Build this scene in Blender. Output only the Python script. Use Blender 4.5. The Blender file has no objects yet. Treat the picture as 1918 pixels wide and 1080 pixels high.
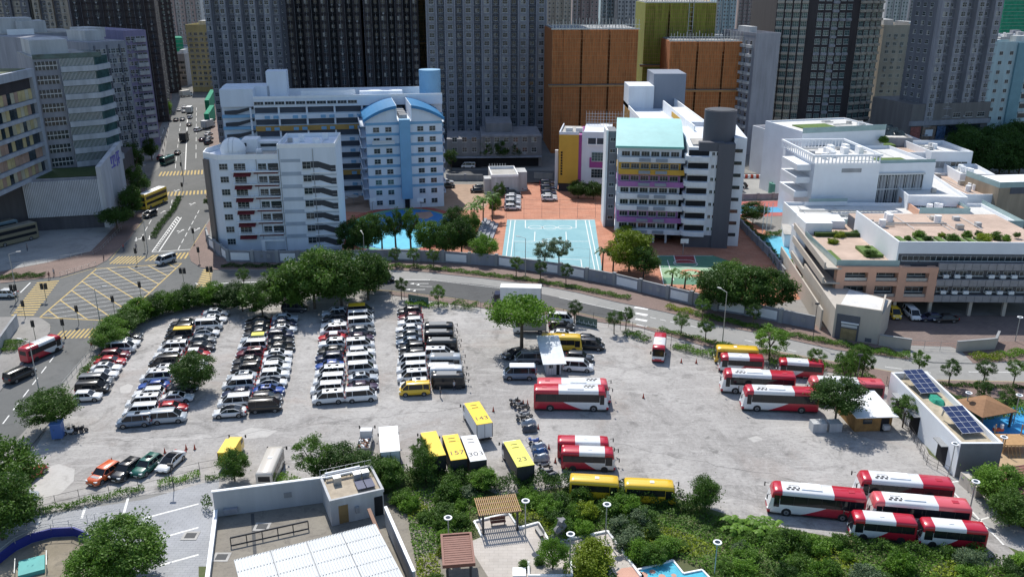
import bpy, bmesh, math, random
from mathutils import Vector, Matrix
R = math.radians
random.seed(7)
SC = bpy.context.scene
COL = SC.collection
# ---------------------------------------------------------------- camera, sky, sun, exposure
FPX, HC = 1620.0, 60.0
TH = math.atan(580 / FPX)
cam_d = bpy.data.cameras.new("camera"); cam = bpy.data.objects.new("camera", cam_d); COL.objects.link(cam)
cam.location = (0, 0, HC); cam.rotation_euler = (math.pi / 2 - TH, 0, 0)
cam_d.sensor_width = 36; cam_d.lens = 36 * FPX / 1918; cam_d.clip_end = 5000; cam_d.clip_start = 1
SC.camera = cam
SUN = Vector((-0.24, 0.74, 1.0)).normalized()
EL = math.asin(SUN.z); AZ = math.atan2(SUN.x, SUN.y)
wd = bpy.data.worlds.new("World"); SC.world = wd; wd.use_nodes = True
nt = wd.node_tree; bg = nt.nodes["Background"]
sk = nt.nodes.new("ShaderNodeTexSky"); sk.sky_type = 'NISHITA'; sk.sun_disc = False
sk.sun_elevation = EL; sk.sun_rotation = AZ; sk.air_density = 1.2; sk.dust_density = 1.0; sk.ozone_density = 2.0
nt.links.new(sk.outputs[0], bg.inputs[0]); bg.inputs[1].default_value = 0.135
sun_d = bpy.data.lights.new("sun", 'SUN'); sun_d.energy = 4.5; sun_d.angle = R(0.5); sun_d.color = (1, .955, .88)
sun = bpy.data.objects.new("sun", sun_d); COL.objects.link(sun)
sun.rotation_euler = SUN.to_track_quat('Z', 'Y').to_euler(); sun.location = (0, 0, 300)
SC.view_settings.view_transform = 'Standard'; SC.view_settings.look = 'None'
SC.view_settings.exposure = 0.16; SC.view_settings.gamma = 1
SC.cycles.max_bounces = 6
SC.render.engine = 'CYCLES'
# ---------------------------------------------------------------- surveying: photo pixel -> place on level z
cT, sT = math.cos(TH), math.sin(TH)
def P(px, py, z=0.0):
    x = (px - 959) / FPX; v = (540 - py) / FPX
    dy = cT + v * sT; dz = -sT + v * cT
    t = (z - HC) / dz
    return Vector((x * t, dy * t, z))
def ZT(y, py):
    v = (540 - py) / FPX
    return HC + y * (-sT + v * cT) / (cT + v * sT)
def V2(p): return (p[0], p[1])
# ---------------------------------------------------------------- materials
MATS = {}
def _n(nt, t, **k):
    n = nt.nodes.new(t)
    for a, b in k.items(): setattr(n, a, b)
    return n
def mat(name, col, rough=.75, var=.12, scale=.35, metal=0., spec=.4, detail=4, streak=False, bump=0., coat=0.):
    if name in MATS: return MATS[name]
    m = bpy.data.materials.new(name); m.use_nodes = True; MATS[name] = m
    t = m.node_tree; b = t.nodes["Principled BSDF"]
    b.inputs["Roughness"].default_value = rough; b.inputs["Metallic"].default_value = metal
    b.inputs["Specular IOR Level"].default_value = spec
    if coat: b.inputs["Coat Weight"].default_value = coat
    if var <= 0:
        b.inputs["Base Color"].default_value = (*col, 1); return m
    tc = _n(t, "ShaderNodeTexCoord"); mp = _n(t, "ShaderNodeMapping")
    t.links.new(tc.outputs["Object"], mp.inputs[0])
    if streak: mp.inputs["Scale"].default_value = (1, 1, .12)
    nz = _n(t, "ShaderNodeTexNoise"); nz.inputs["Scale"].default_value = scale; nz.inputs["Detail"].default_value = detail
    nz.inputs["Roughness"].default_value = .65
    t.links.new(mp.outputs[0], nz.inputs[0])
    mr = _n(t, "ShaderNodeMapRange"); mr.inputs[1].default_value = .25; mr.inputs[2].default_value = .75
    mr.inputs[3].default_value = 1 - var * 1.6; mr.inputs[4].default_value = 1 + var
    t.links.new(nz.outputs[0], mr.inputs[0])
    mx = _n(t, "ShaderNodeVectorMath", operation='SCALE'); mx.inputs[0].default_value = col
    t.links.new(mr.outputs[0], mx.inputs[3]); t.links.new(mx.outputs[0], b.inputs["Base Color"])
    if bump:
        bp = _n(t, "ShaderNodeBump"); bp.inputs["Strength"].default_value = bump; bp.inputs["Distance"].default_value = .05
        t.links.new(nz.outputs[0], bp.inputs["Height"]); t.links.new(bp.outputs[0], b.inputs["Normal"])
    return m
def tiles(name, c1, c2, size=1., mortar=.02, rough=.8, mcol=None, rowh=.5, off=.5):
    if name in MATS: return MATS[name]
    m = mat(name, c1, rough, .15, .15); t = m.node_tree
    b = t.nodes["Principled BSDF"]; mx = [n for n in t.nodes if n.type == 'VECT_MATH'][0]; tc = [n for n in t.nodes if n.type == 'TEX_COORD'][0]
    br = _n(t, "ShaderNodeTexBrick"); br.offset = off; br.inputs["Color1"].default_value = (*c1, 1); br.inputs["Color2"].default_value = (*c2, 1)
    mc = mcol or tuple(v * .6 for v in c1); br.inputs["Mortar"].default_value = (*mc, 1)
    br.inputs["Scale"].default_value = 1; br.inputs["Mortar Size"].default_value = mortar
    br.inputs["Brick Width"].default_value = size; br.inputs["Row Height"].default_value = size * rowh
    t.links.new(tc.outputs["Object"], br.inputs[0]); t.links.new(br.outputs[0], mx.inputs[0])
    return m
def objcol(name, rough=.3, coat=.6, metal=0., spec=.5):
    if name in MATS: return MATS[name]
    m = bpy.data.materials.new(name); m.use_nodes = True; MATS[name] = m; t = m.node_tree; b = t.nodes["Principled BSDF"]
    oi = _n(t, "ShaderNodeObjectInfo"); t.links.new(oi.outputs["Color"], b.inputs["Base Color"])
    b.inputs["Roughness"].default_value = rough; b.inputs["Coat Weight"].default_value = coat; b.inputs["Coat Roughness"].default_value = .08
    b.inputs["Metallic"].default_value = metal; b.inputs["Specular IOR Level"].default_value = spec
    return m
def leafmat(name, c1, c2, trans=.35):
    if name in MATS: return MATS[name]
    m = bpy.data.materials.new(name); m.use_nodes = True; MATS[name] = m; t = m.node_tree; b = t.nodes["Principled BSDF"]
    tc = _n(t, "ShaderNodeTexCoord"); nz = _n(t, "ShaderNodeTexNoise"); nz.inputs["Scale"].default_value = 1.3; nz.inputs["Detail"].default_value = 3
    t.links.new(tc.outputs["Object"], nz.inputs[0]); oi = _n(t, "ShaderNodeObjectInfo")
    ad = _n(t, "ShaderNodeMath", operation='ADD'); t.links.new(nz.outputs[0], ad.inputs[0])
    ml = _n(t, "ShaderNodeMath", operation='MULTIPLY'); t.links.new(oi.outputs["Random"], ml.inputs[0]); ml.inputs[1].default_value = .35
    t.links.new(ml.outputs[0], ad.inputs[1])
    cr = _n(t, "ShaderNodeValToRGB"); cr.color_ramp.elements[0].position = .35; cr.color_ramp.elements[1].position = .95
    cr.color_ramp.elements[0].color = (*c1, 1); cr.color_ramp.elements[1].color = (*c2, 1)
    t.links.new(ad.outputs[0], cr.inputs[0]); t.links.new(cr.outputs[0], b.inputs["Base Color"])
    b.inputs["Roughness"].default_value = .55; b.inputs["Specular IOR Level"].default_value = .3
    tr = _n(t, "ShaderNodeBsdfTranslucent"); t.links.new(cr.outputs[0], tr.inputs[0])
    ms = _n(t, "ShaderNodeMixShader"); ms.inputs[0].default_value = trans
    t.links.new(b.outputs[0], ms.inputs[1]); t.links.new(tr.outputs[0], ms.inputs[2])
    t.links.new(ms.outputs[0], t.nodes["Material Output"].inputs[0])
    return m
def patchy(name, cols, scales, rough=.85, streak=0):
    """ground with blotches: cols = base, light, dark ; scales = two noise scales"""
    m = bpy.data.materials.new(name); m.use_nodes = True; MATS[name] = m; t = m.node_tree; b = t.nodes["Principled BSDF"]
    b.inputs["Roughness"].default_value = rough; b.inputs["Specular IOR Level"].default_value = .25
    tc = _n(t, "ShaderNodeTexCoord"); prev = None
    def nz(s, d, dist=0., sc=None):
        n = _n(t, "ShaderNodeTexNoise"); n.inputs["Scale"].default_value = s; n.inputs["Detail"].default_value = d; n.inputs["Roughness"].default_value = .7
        n.inputs["Distortion"].default_value = dist
        if sc:
            mp = _n(t, "ShaderNodeMapping"); mp.inputs["Scale"].default_value = sc; mp.inputs["Rotation"].default_value = (0, 0, .25)
            t.links.new(tc.outputs["Object"], mp.inputs[0]); t.links.new(mp.outputs[0], n.inputs[0])
        else: t.links.new(tc.outputs["Object"], n.inputs[0])
        return n
    def ramp(n, a, bb):
        r = _n(t, "ShaderNodeMapRange"); r.inputs[1].default_value = a; r.inputs[2].default_value = bb; t.links.new(n.outputs[0], r.inputs[0]); return r
    def mix(fac, c1, c2, k=1.):
        x = _n(t, "ShaderNodeMix", data_type='RGBA')
        f = _n(t, "ShaderNodeMath", operation='MULTIPLY'); t.links.new(fac.outputs[0], f.inputs[0]); f.inputs[1].default_value = k
        t.links.new(f.outputs[0], x.inputs[0])
        if isinstance(c1, tuple): x.inputs[6].default_value = (*c1, 1)
        else: t.links.new(c1.outputs[2], x.inputs[6])
        x.inputs[7].default_value = (*c2, 1); return x
    m1 = mix(ramp(nz(scales[0], 6, .6), .42, .62), cols[0], cols[1], .8)
    m2 = mix(ramp(nz(scales[1], 8, 1.2), .52, .66), m1, cols[2], .6)
    m3 = mix(ramp(nz(scales[1] * 3.1, 8, 2.0, (1, .45, 1) if streak else None), .5, .72), m2, cols[1], .55)
    m4 = mix(ramp(nz(2.2, 6), .5, .8), m3, cols[2], .5)
    if streak:
        m5 = mix(ramp(nz(.22, 5, 3.0, (.18, 1.4, 1)), .55, .68), m4, tuple(min(1, c * 1.12) for c in cols[1]), .6)
        m4 = mix(ramp(nz(.05, 4, 1.0), .55, .7), m5, (cols[0][0] * .95, cols[0][1] * .8, cols[0][2] * .72), .5)
    if streak:
        vo = _n(t, "ShaderNodeTexVoronoi"); vo.inputs["Scale"].default_value = .23; t.links.new(tc.outputs["Object"], vo.inputs[0])
        rv = _n(t, "ShaderNodeMapRange"); rv.inputs[1].default_value = .34; rv.inputs[2].default_value = .10; t.links.new(vo.outputs[0], rv.inputs[0])
        m4 = mix(ramp(nz(.9, 9, 3.5, (.5, 1.6, 1)), .5, .66), m4, tuple(c * 1.15 for c in cols[2]), .55)
        m4 = mix(ramp(nz(1.7, 9, 2.5, (1.4, .5, 1)), .56, .68), m4, tuple(min(1, c * 1.1) for c in cols[1]), .6)
        mm_ = _n(t, "ShaderNodeMath", operation='MULTIPLY'); t.links.new(rv.outputs[0], mm_.inputs[0]); n9 = ramp(nz(.35, 4), .5, .6); t.links.new(n9.outputs[0], mm_.inputs[1])
        m4 = mix(mm_, m4, cols[2], .7)
    t.links.new(m4.outputs[2], b.inputs["Base Color"])
    return m
# ---------------------------------------------------------------- mesh collector
class MB:
    def __init__(s): s.v = []; s.f = []; s.m = []; s.sm = []
    def add(s, vs, fs, mi=0, smooth=False):
        o = len(s.v); s.v += [tuple(v) for v in vs]
        for f in fs: s.f.append([i + o for i in f]); s.m.append(mi); s.sm.append(smooth)
        return s
    def box(s, x0, x1, y0, y1, z0, z1, mi=0, M=None):
        vs = [(x, y, z) for z in (z0, z1) for y in (y0, y1) for x in (x0, x1)]
        if M is not None: vs = [M @ Vector(v) for v in vs]
        return s.add(vs, [(0, 2, 3, 1), (4, 5, 7, 6), (0, 1, 5, 4), (2, 6, 7, 3), (0, 4, 6, 2), (1, 3, 7, 5)], mi)
    def prism(s, poly, z0, z1, mi=0, top=None):
        n = len(poly)
        a = sum(poly[i][0] * poly[(i + 1) % n][1] - poly[(i + 1) % n][0] * poly[i][1] for i in range(n))
        if a < 0: poly = poly[::-1]
        vs = [(p[0], p[1], z0) for p in poly] + [(p[0], p[1], z1) for p in poly]
        s.add(vs, [tuple(range(n - 1, -1, -1))] + [(i, (i + 1) % n, n + (i + 1) % n, n + i) for i in range(n)], mi)
        return s.add([(p[0], p[1], z1) for p in poly], [tuple(range(n))], mi if top is None else top)
    def sheet(s, poly, z, mi=0):
        n = len(poly)
        a = sum(poly[i][0] * poly[(i + 1) % n][1] - poly[(i + 1) % n][0] * poly[i][1] for i in range(n))
        if a < 0: poly = poly[::-1]
        return s.add([(p[0], p[1], z) for p in poly], [tuple(range(n))], mi)
    def tube(s, p, q, r0, r1=None, n=8, mi=0, caps=True, smooth=True):
        p, q = Vector(p), Vector(q); r1 = r0 if r1 is None else r1
        d = (q - p)
        if d.length < 1e-6: return s
        d.normalize(); a = d.orthogonal().normalized(); b = d.cross(a)
        vs = []
        for c, r in ((p, r0), (q, r1)):
            for i in range(n):
                t = 2 * math.pi * i / n; vs.append(c + (a * math.cos(t) + b * math.sin(t)) * r)
        s.add(vs, [(i, (i + 1) % n, n + (i + 1) % n, n + i) for i in range(n)], mi, smooth)
        if caps: s.add(vs, [tuple(range(n - 1, -1, -1)), tuple(range(n, 2 * n))], mi)
        return s
    def cyl(s, x, y, z0, z1, r, n=12, mi=0, r1=None): return s.tube((x, y, z0), (x, y, z1), r, r1, n, mi)
    def line(s, p, q, w, z, mi=0):
        p, q = Vector(p[:2]), Vector(q[:2]); d = q - p
        if d.length < 1e-4: return s
        d.normalize(); k = Vector((-d.y, d.x)) * w / 2
        return s.sheet([p + k, q + k, q - k, p - k], z, mi)
    def build(s, name, mats, parent=None, loc=None, rz=0.):
        me = bpy.data.meshes.new(name); me.from_pydata(s.v, [], s.f)
        if not isinstance(mats, (list, tuple)): mats = [mats]
        for m in mats: me.materials.append(m)
        me.polygons.foreach_set("material_index", s.m); me.polygons.foreach_set("use_smooth", s.sm); me.update()
        o = bpy.data.objects.new(name, me); COL.objects.link(o)
        if parent is not None: o.parent = parent
        if loc is not None: o.location = loc
        if rz: o.rotation_euler.z = rz
        return o
def tag(o, label=None, cat=None, group=None, kind=None):
    if label: o["label"] = label
    if cat: o["category"] = cat
    if group: o["group"] = group
    if kind: o["kind"] = kind
    return o
def thing(name, label, cat, loc=(0, 0, 0), rz=0., group=None):
    o = bpy.data.objects.new(name, None); COL.objects.link(o); o.empty_display_size = .5
    o.location = loc; o.rotation_euler.z = rz
    return tag(o, label, cat, group)
def struct(name, mb, m): return tag(mb.build(name, m), kind='structure')
def link(o, parent=None, loc=None, rz=None, scale=None, color=None):
    c = o.copy(); COL.objects.link(c)
    if parent is not None: c.parent = parent
    if loc is not None: c.location = loc
    if rz is not None: c.rotation_euler.z = rz
    if scale is not None: c.scale = scale
    if color is not None: c.color = color
    return c
def proto(mb, name, mats):
    """mesh kept for sharing"""
    me = bpy.data.meshes.new(name); me.from_pydata(mb.v, [], mb.f)
    for m in (mats if isinstance(mats, (list, tuple)) else [mats]): me.materials.append(m)
    me.polygons.foreach_set("material_index", mb.m); me.polygons.foreach_set("use_smooth", mb.sm); me.update(); return me
def inst(name, me, parent=None, loc=(0, 0, 0), rz=0., scale=None, color=None):
    o = bpy.data.objects.new(name, me); COL.objects.link(o)
    if parent is not None: o.parent = parent
    o.location = loc; o.rotation_euler.z = rz
    if scale: o.scale = scale if isinstance(scale, tuple) else (scale,) * 3
    if color: o.color = (*color, 1)
    return o
ORD = ["nearest", "second", "third", "fourth", "fifth", "sixth", "seventh", "eighth", "ninth", "tenth", "eleventh", "twelfth", "thirteenth", "fourteenth", "fifteenth", "sixteenth"]
# shared materials
white = mat("white_render", (.70, .73, .77), .7, .10, .3, streak=True)
whitec = mat("clean_white", (.82, .84, .86), .6, .06, .5)
glass = mat("window_glass", (.025, .04, .05), .12, .5, .6, spec=.7)
glassg = mat("green_glass", (.06, .12, .12), .12, .4, .5, spec=.7)
frame = mat("window_frame", (.55, .57, .58), .5, 0)
framed = mat("dark_frame", (.10, .11, .12), .5, 0)
dark = mat("dark_metal", (.05, .05, .055), .5, 0)
grey = mat("grey_concrete", (.30, .31, .32), .85, .2, .3, streak=True)
conc = mat("concrete", (.42, .41, .39), .85, .18, .5)
steel = mat("galvanised_steel", (.42, .44, .45), .4, .1, 2, metal=.6)
paintw = mat("white_marking_paint", (.75, .75, .73), .7, .2, 3)
painty = mat("yellow_marking_paint", (.50, .36, .12), .75, .25, 3)
bark = mat("bark", (.12, .095, .07), .9, .3, 4)
# ================================================================ SETTING
def PL(pts, z=0): return [V2(P(x, y, z)) for x, y in pts]
g = MB().sheet([(-1500, -200), (1500, -200), (1500, 2500), (-1500, 2500)], -.02)
struct("ground", g, patchy("city_ground", [(.20, .20, .19), (.27, .26, .25), (.13, .13, .13)], (.02, .15)))
asph = patchy("asphalt", [(.085, .088, .09), (.115, .115, .115), (.06, .06, .062)], (.05, .4))
asphl = patchy("worn_asphalt", [(.26, .26, .25), (.31, .30, .285), (.19, .19, .185)], (.05, .4))
brickp = tiles("red_brick_paving", (.20, .14, .12), (.25, .175, .15), .4, .03)
carpark_m = patchy("dusty_concrete", [(.305, .292, .28), (.45, .435, .418), (.13, .125, .12)], (.045, .16), streak=1)
park_m = patchy("planted_soil", [(.09, .10, .045), (.07, .12, .035), (.16, .14, .08)], (.1, .5))
# base ground bits (each sheet a few mm above the other)
struct("car_park_ground", MB().sheet(PL([(30, 950), (20, 900), (45, 870), (110, 770), (150, 690), (215, 625), (330, 585), (430, 568), (560, 565), (720, 552), (850, 566), (960, 580), (1060, 585), (1200, 612), (1330, 650), (1480, 680), (1610, 700), (1660, 700), (1740, 850), (1800, 880), (1900, 1000), (1900, 1060), (1400, 1000), (1250, 960), (1000, 950), (900, 960), (720, 930), (400, 915), (230, 930), (60, 965)]), .0), carpark_m)
struct("junction_asphalt", MB().sheet(PL([(322, 160), (402, 160), (390, 297), (388, 349), (392, 408), (369, 447), (353, 474), (358, 490), (375, 501), (400, 506), (600, 506), (600, 545), (420, 548), (300, 575), (216, 605), (200, 630), (178, 652), (155, 674), (117, 722), (69, 783), (30, 827), (-60, 925), (-200, 925), (-60, 800), (0, 733), (36, 690), (55, 669), (94, 622), (94, 608), (75, 595), (12, 594), (-120, 600), (-120, 540), (0, 531), (111, 519), (180, 499), (200, 488), (242, 449), (271, 405), (274, 350), (250, 345), (252, 335), (280, 330), (305, 308), (318, 235)]), .004),
       patchy("junction_road", [(.12, .124, .122), (.15, .152, .15), (.085, .087, .087)], (.05, .4)))
top = [(600, 506), (726, 506), (791, 509.5), (900, 521), (1000, 533), (1080, 548), (1150, 565), (1247, 585), (1344, 610), (1455, 631), (1567, 656), (1705, 674), (1822, 681), (1930, 676)]
bot = [(600, 545), (700, 545), (728, 546), (825, 557), (922, 571), (1044, 579), (1144, 601), (1180, 607), (1233, 618), (1344, 641), (1417, 652), (1511, 670), (1630, 690), (1752, 713), (1930, 717)]
mid = [(600, 523), (726, 523), (806, 524), (900, 533), (1000, 547), (1047, 557), (1180, 586)]
struct("curved_road", MB().sheet(PL(top + bot[::-1]), .008), asphl)
struct("dark_lanes", MB().sheet(PL(mid + [(1180, 607)] + bot[:7][::-1]), .012), asph)
# side street in front of the podium
struct("back_street", MB().sheet(PL([(840, 318), (1900, 330), (1900, 352), (1040, 345), (840, 336)]), .004), asph)
struct("back_yard", MB().sheet(PL([(1360, 335), (1560, 335), (1560, 372), (1360, 372)]), .010), patchy("yard_concrete", [(.28, .28, .27), (.33, .33, .32), (.2, .2, .2)], (.05, .3)))
# pavements with real kerb height
def pavement(name, pts, m=brickp, z=.12):
    return struct(name, MB().prism(PL(pts), -.01, z, 1, 0), [m, conc])
pavement("pavement", [(353, 474), (358, 490), (375, 501), (400, 506), (726, 506), (791, 509.5), (900, 521), (1000, 533), (1080, 548), (1150, 565), (1247, 585), (1344, 610), (1455, 631), (1567, 656), (1705, 674), (1650, 641), (1530, 610), (1400, 585), (1300, 560), (1200, 532), (1100, 515), (1000, 503), (900, 495), (800, 487), (640, 482), (430, 486), (405, 480), (391, 452), (395, 410)])
pavement("pavement", [(1745, 676), (1822, 681), (1930, 676), (1930, 640), (1650, 641), (1705, 660)])
pavement("pavement", [(242, 449), (200, 488), (180, 499), (111, 519), (0, 531), (0, 510), (90, 492), (170, 472), (215, 425), (235, 402), (272, 395), (271, 405)])
pavement("pavement", [(36, 690), (55, 669), (94, 622), (94, 608), (75, 595), (12, 594), (-50, 597), (-50, 780), (0, 733)], patchy("grey_paving", [(.24, .23, .22), (.3, .29, .27), (.16, .16, .15)], (.1, .6)))
pavement("pavement", [(216, 603), (200, 630), (155, 674), (117, 722), (69, 783), (-20, 880), (20, 880), (95, 790), (140, 722), (170, 680), (212, 637), (250, 604)], MATS["grey_paving"])
pavement("pavement", [(728, 546), (825, 557), (922, 571), (1044, 579), (1144, 601), (1180, 607), (1233, 618), (1344, 641), (1417, 652), (1511, 670), (1630, 690), (1752, 713), (1930, 717), (1930, 750), (1700, 735), (1600, 705), (1480, 684), (1330, 652), (1200, 614), (1140, 606), (1040, 592), (960, 585), (850, 570), (735, 553)])
pavement("pavement", [(272, 350), (250, 345), (262, 300), (300, 240), (322, 185), (322, 160), (305, 160), (270, 240), (232, 320), (238, 380), (272, 395)])
pavement("pavement", [(402, 160), (390, 297), (388, 349), (384, 380), (400, 380), (412, 250), (418, 160)])
# school grounds
brick_red = tiles("brick_red_yard", (.42, .17, .10), (.48, .22, .14), 2.0, .02)
struct("school_yard", MB().sheet(PL([(642, 392), (660, 350), (835, 350), (1030, 340), (1130, 340), (1380, 400), (1500, 470), (1500, 560), (1400, 578), (1300, 552), (1200, 526), (1000, 497), (800, 481), (640, 476)]), .004), brick_red)
struct("school_yard", MB().sheet(PL([(832, 345), (900, 345), (930, 360), (905, 392), (840, 395), (790, 398), (690, 398), (640, 396), (640, 345)]), .008), mat("sandy_yard", (.36, .25, .18), .85, .15, .4))
struct("sports_court", MB().sheet(PL([(950, 411), (1114, 411), (1128, 507), (939, 488)]), .009), patchy("pale_blue_court", [(.22, .41, .46), (.27, .46, .50), (.18, .36, .41)], (.1, .5)))
ml = MB()
cw = lambda a, b, w=.16: ml.line(P(*a), P(*b), w, .014)
for a, b in [((957, 412), (947, 489)), ((965, 412), (956, 490)), ((950, 412), (1112, 412)), ((1096, 412), (1114, 505)), ((1103, 412), (1122, 506)), ((961, 452), (1107, 452)), ((984, 412), (984, 427)), ((984, 427), (1079, 427)), ((1079, 412), (1079, 427)), ((980, 483), (1088, 486)), ((980, 483), (978, 490)), ((1088, 486), (1090, 500)), ((1002, 434), (1001, 452)), ((1060, 434), (1061, 452))]: cw(a, b, .2)
def ring(mb, c, r, w, z, n=20, a0=0, a1=2 * math.pi, mi=0):
    for i in range(n):
        t0 = a0 + (a1 - a0) * i / n; t1 = a0 + (a1 - a0) * (i + 1) / n
        mb.line((c.x + r * math.cos(t0), c.y + r * math.sin(t0)), (c.x + r * math.cos(t1), c.y + r * math.sin(t1)), w, z, mi)
for x in (1003, 1029, 1058): ring(ml, P(x, 426), 1.8, .2, .014)
ring(ml, P(1034, 452), 2.4, .2, .014)
struct("court_markings", ml, paintw)
# green court
struct("green_court", MB().sheet(PL([(1232, 478), (1335, 478), (1400, 500), (1400, 535), (1243, 532), (1236, 505)]), .009), patchy("green_court_paint", [(.10, .22, .15), (.14, .28, .18), (.07, .17, .12)], (.2, .6)))
struct("court_key", MB().sheet(PL([(1262, 478), (1300, 478), (1304, 493), (1266, 493)]), .013), mat("maroon_court", (.28, .05, .05), .8, .1))
struct("light_green_court", MB().sheet(PL([(1236, 502), (1385, 502), (1390, 520), (1240, 520)]), .013), mat("light_green_court", (.28, .42, .26), .8, .1))
m2 = MB()
for a, b in [((1232, 479), (1243, 532)), ((1262, 478), (1266, 493)), ((1300, 478), (1304, 493)), ((1266, 493), (1304, 493)), ((1250, 487), (1262, 525)), ((1236, 502), (1385, 502)), ((1232, 479), (1335, 479))]: m2.line(P(*a), P(*b), .18, .018)
ring(m2, P(1284, 493), 2.6, .18, .018); ring(m2, P(1296, 511), 2.0, 1.2, .018, mi=1)
struct("court_markings", m2, [paintw, mat("salmon_paint", (.5, .2, .13), .8, .1)])
# blue oval playground
oc = P(755, 424); pts = []
def oval(cx, cy, rx, ry, n=40): return [(cx + rx * math.cos(2 * math.pi * i / n), cy + ry * math.sin(2 * math.pi * i / n)) for i in range(n)]
ra, rb = (P(855, 424).x - P(650, 424).x) / 2, (P(755, 388).y - P(755, 474).y) / 2
oc = Vector(((P(855, 430).x + P(642, 430).x) / 2, (P(755, 388).y + P(755, 474).y) / 2))
struct("playground_surface", MB().sheet(oval(oc.x, oc.y, ra + 2, rb + 1), .012), mat("playground_red", (.40, .10, .07), .8, .1))
struct("playground_surface", MB().sheet(oval(oc.x, oc.y, ra, rb - 1.5), .016), mat("playground_green", (.13, .36, .24), .8, .15))
struct("playground_surface", MB().sheet(oval(oc.x + 1, oc.y, ra * .86, rb * .88), .020), mat("playground_blue", (.045, .20, .46), .8, .15))
struct("playground_surface", MB().sheet(oval(oc.x + 1, oc.y - 9, ra * .55, rb * .45), .024), mat("playground_cyan", (.12, .50, .68), .8, .15))
struct("playground_surface", MB().sheet(PL([(778, 398), (806, 396), (812, 404), (800, 410), (780, 408)]), .026), mat("playground_peach", (.45, .27, .2), .8, .1))
# kindergarten pool-blue court, right, and red/blue court behind
blue_c = mat("bright_blue_court", (.10, .42, .58), .7, .12)
struct("blue_court", MB().sheet(PL([(1410, 442), (1445, 440), (1500, 450), (1500, 470), (1478, 488), (1460, 494), (1448, 484), (1430, 460)]), .014), blue_c)
struct("back_court", MB().sheet(PL([(1362, 378), (1560, 374), (1560, 400), (1366, 408)]), .008), mat("red_court", (.36, .10, .09), .8, .12))
struct("back_court", MB().sheet(PL([(1368, 385), (1392, 384), (1430, 388), (1560, 386), (1560, 397), (1400, 398), (1375, 404)]), .012), mat("sky_blue_court", (.07, .3, .5), .8, .12))
# left lot
struct("parking_lot", MB().sheet(PL([(-100, 440), (60, 428), (210, 420), (215, 425), (170, 470), (90, 491), (0, 508), (-100, 520)]), .009), patchy("pale_lot", [(.30, .30, .29), (.38, .38, .37), (.2, .2, .2)], (.06, .2)))
# ---- road paint
ym = MB(); wm = MB()
Z1 = .016
def yl(a, b, w=.2): ym.line(P(*a), P(*b), w, Z1)
def wl(a, b, w=.16, z=Z1): wm.line(P(*a), P(*b), w, z)
box = [(75, 594), (181, 503), (340, 493), (251, 575), (216, 601)]
for i in range(len(box)): yl(box[i], box[(i + 1) % len(box)], .3)
BW = [Vector(V2(P(*p))) for p in box]
def clipline(o, d):
    ts = []
    for i in range(len(BW)):
        a, b = BW[i], BW[(i + 1) % len(BW)]; e = b - a; den = d.x * e.y - d.y * e.x
        if abs(den) < 1e-9: continue
        w = a - o; t = (w.x * e.y - w.y * e.x) / den; s = (w.x * d.y - w.y * d.x) / den
        if 0 <= s <= 1: ts.append(t)
    return (min(ts), max(ts)) if len(ts) > 1 else None
d1 = (Vector(V2(P(283, 556))) - Vector(V2(P(195, 504)))).normalized()
n1 = Vector((-d1.y, d1.x)); d2 = (Vector(V2(P(270, 545))) - Vector(V2(P(120, 566)))).normalized(); n2 = Vector((-d2.y, d2.x))
for k in range(-16, 16):
    o = Vector(V2(P(220, 540))) + n1 * k * 3.6; c = clipline(o, d1)
    if c: ym.line(o + d1 * c[0], o + d1 * c[1], .26, Z1 + .004)
    o = Vector(V2(P(220, 540))) + n2 * k * 2.5; c = clipline(o, d2)
    if c: wm.line(o + d2 * c[0], o + d2 * c[1], .12, Z1 + .008)
def crossing(a, b, c, d, n):
    """stripes run from edge ab to edge dc"""
    A, B, C, D = [Vector(V2(P(*p))) for p in (a, b, c, d)]
    for i in range(n):
        t = (i + .5) / n; p = A.lerp(B, t); q = D.lerp(C, t); ym.line(p, q, (B - A).length / n * .48, Z1)
crossing((203, 494), (257, 494), (274, 480), (221, 480), 9)
crossing((268, 489), (350, 484), (357, 472), (285, 478), 10)
crossing((20, 592), (70, 528), (112, 524), (62, 592), 15)
crossing((98, 634), (186, 632), (204, 612), (112, 620), 11)
crossing((366, 540), (382, 503), (398, 507), (392, 543), 9)
crossing((295, 330), (388, 326), (388, 318), (300, 322), 14)
crossing((302, 368), (388, 363), (388, 356), (306, 360), 12)
wl((284, 472), (357, 467), .3); wl((366, 530), (395, 545), .2)
# main road lane marks
for (x0, y0, x1, y1, n) in [(352, 200, 347, 318, 1)]: wl((x0, y0), (x1, y1), .35)
for (a, b, n) in [((368, 200), (367, 300), 8), ((338, 230), (328, 318), 8), ((374, 392), (332, 470), 7), ((323, 372), (318, 395), 2), ((304, 375), (262, 450), 6), ((285, 300), (308, 240), 4)]:
    A, B = Vector(V2(P(*a))), Vector(V2(P(*b)))
    for i in range(n): wm.line(A.lerp(B, (i + .2) / n), A.lerp(B, (i + .8) / n), .16, Z1)
wl((340, 407), (297, 472), .25); wl((331, 407), (285, 471), .2)
for i in range(16): t = i / 15; wl((337 - 50 * t, 410 + 59 * t), (332 - 38 * t, 406 + 62 * t), .35)
for (a, b, n) in [((118, 645), (0, 800), 7)]:
    A, B = Vector(V2(P(*a))), Vector(V2(P(*b)))
    for i in range(n): wm.line(A.lerp(B, (i + .15) / n), A.lerp(B, (i + .75) / n), .18, Z1)
yl((94, 612), (55, 668), .15); yl((386, 420), (353, 474), .15); yl((271, 410), (205, 488), .15); yl((180, 501), (113, 521), .15)
wl((38, 548), (57, 529), .25); wl((100, 643), (115, 643), .25)
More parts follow.
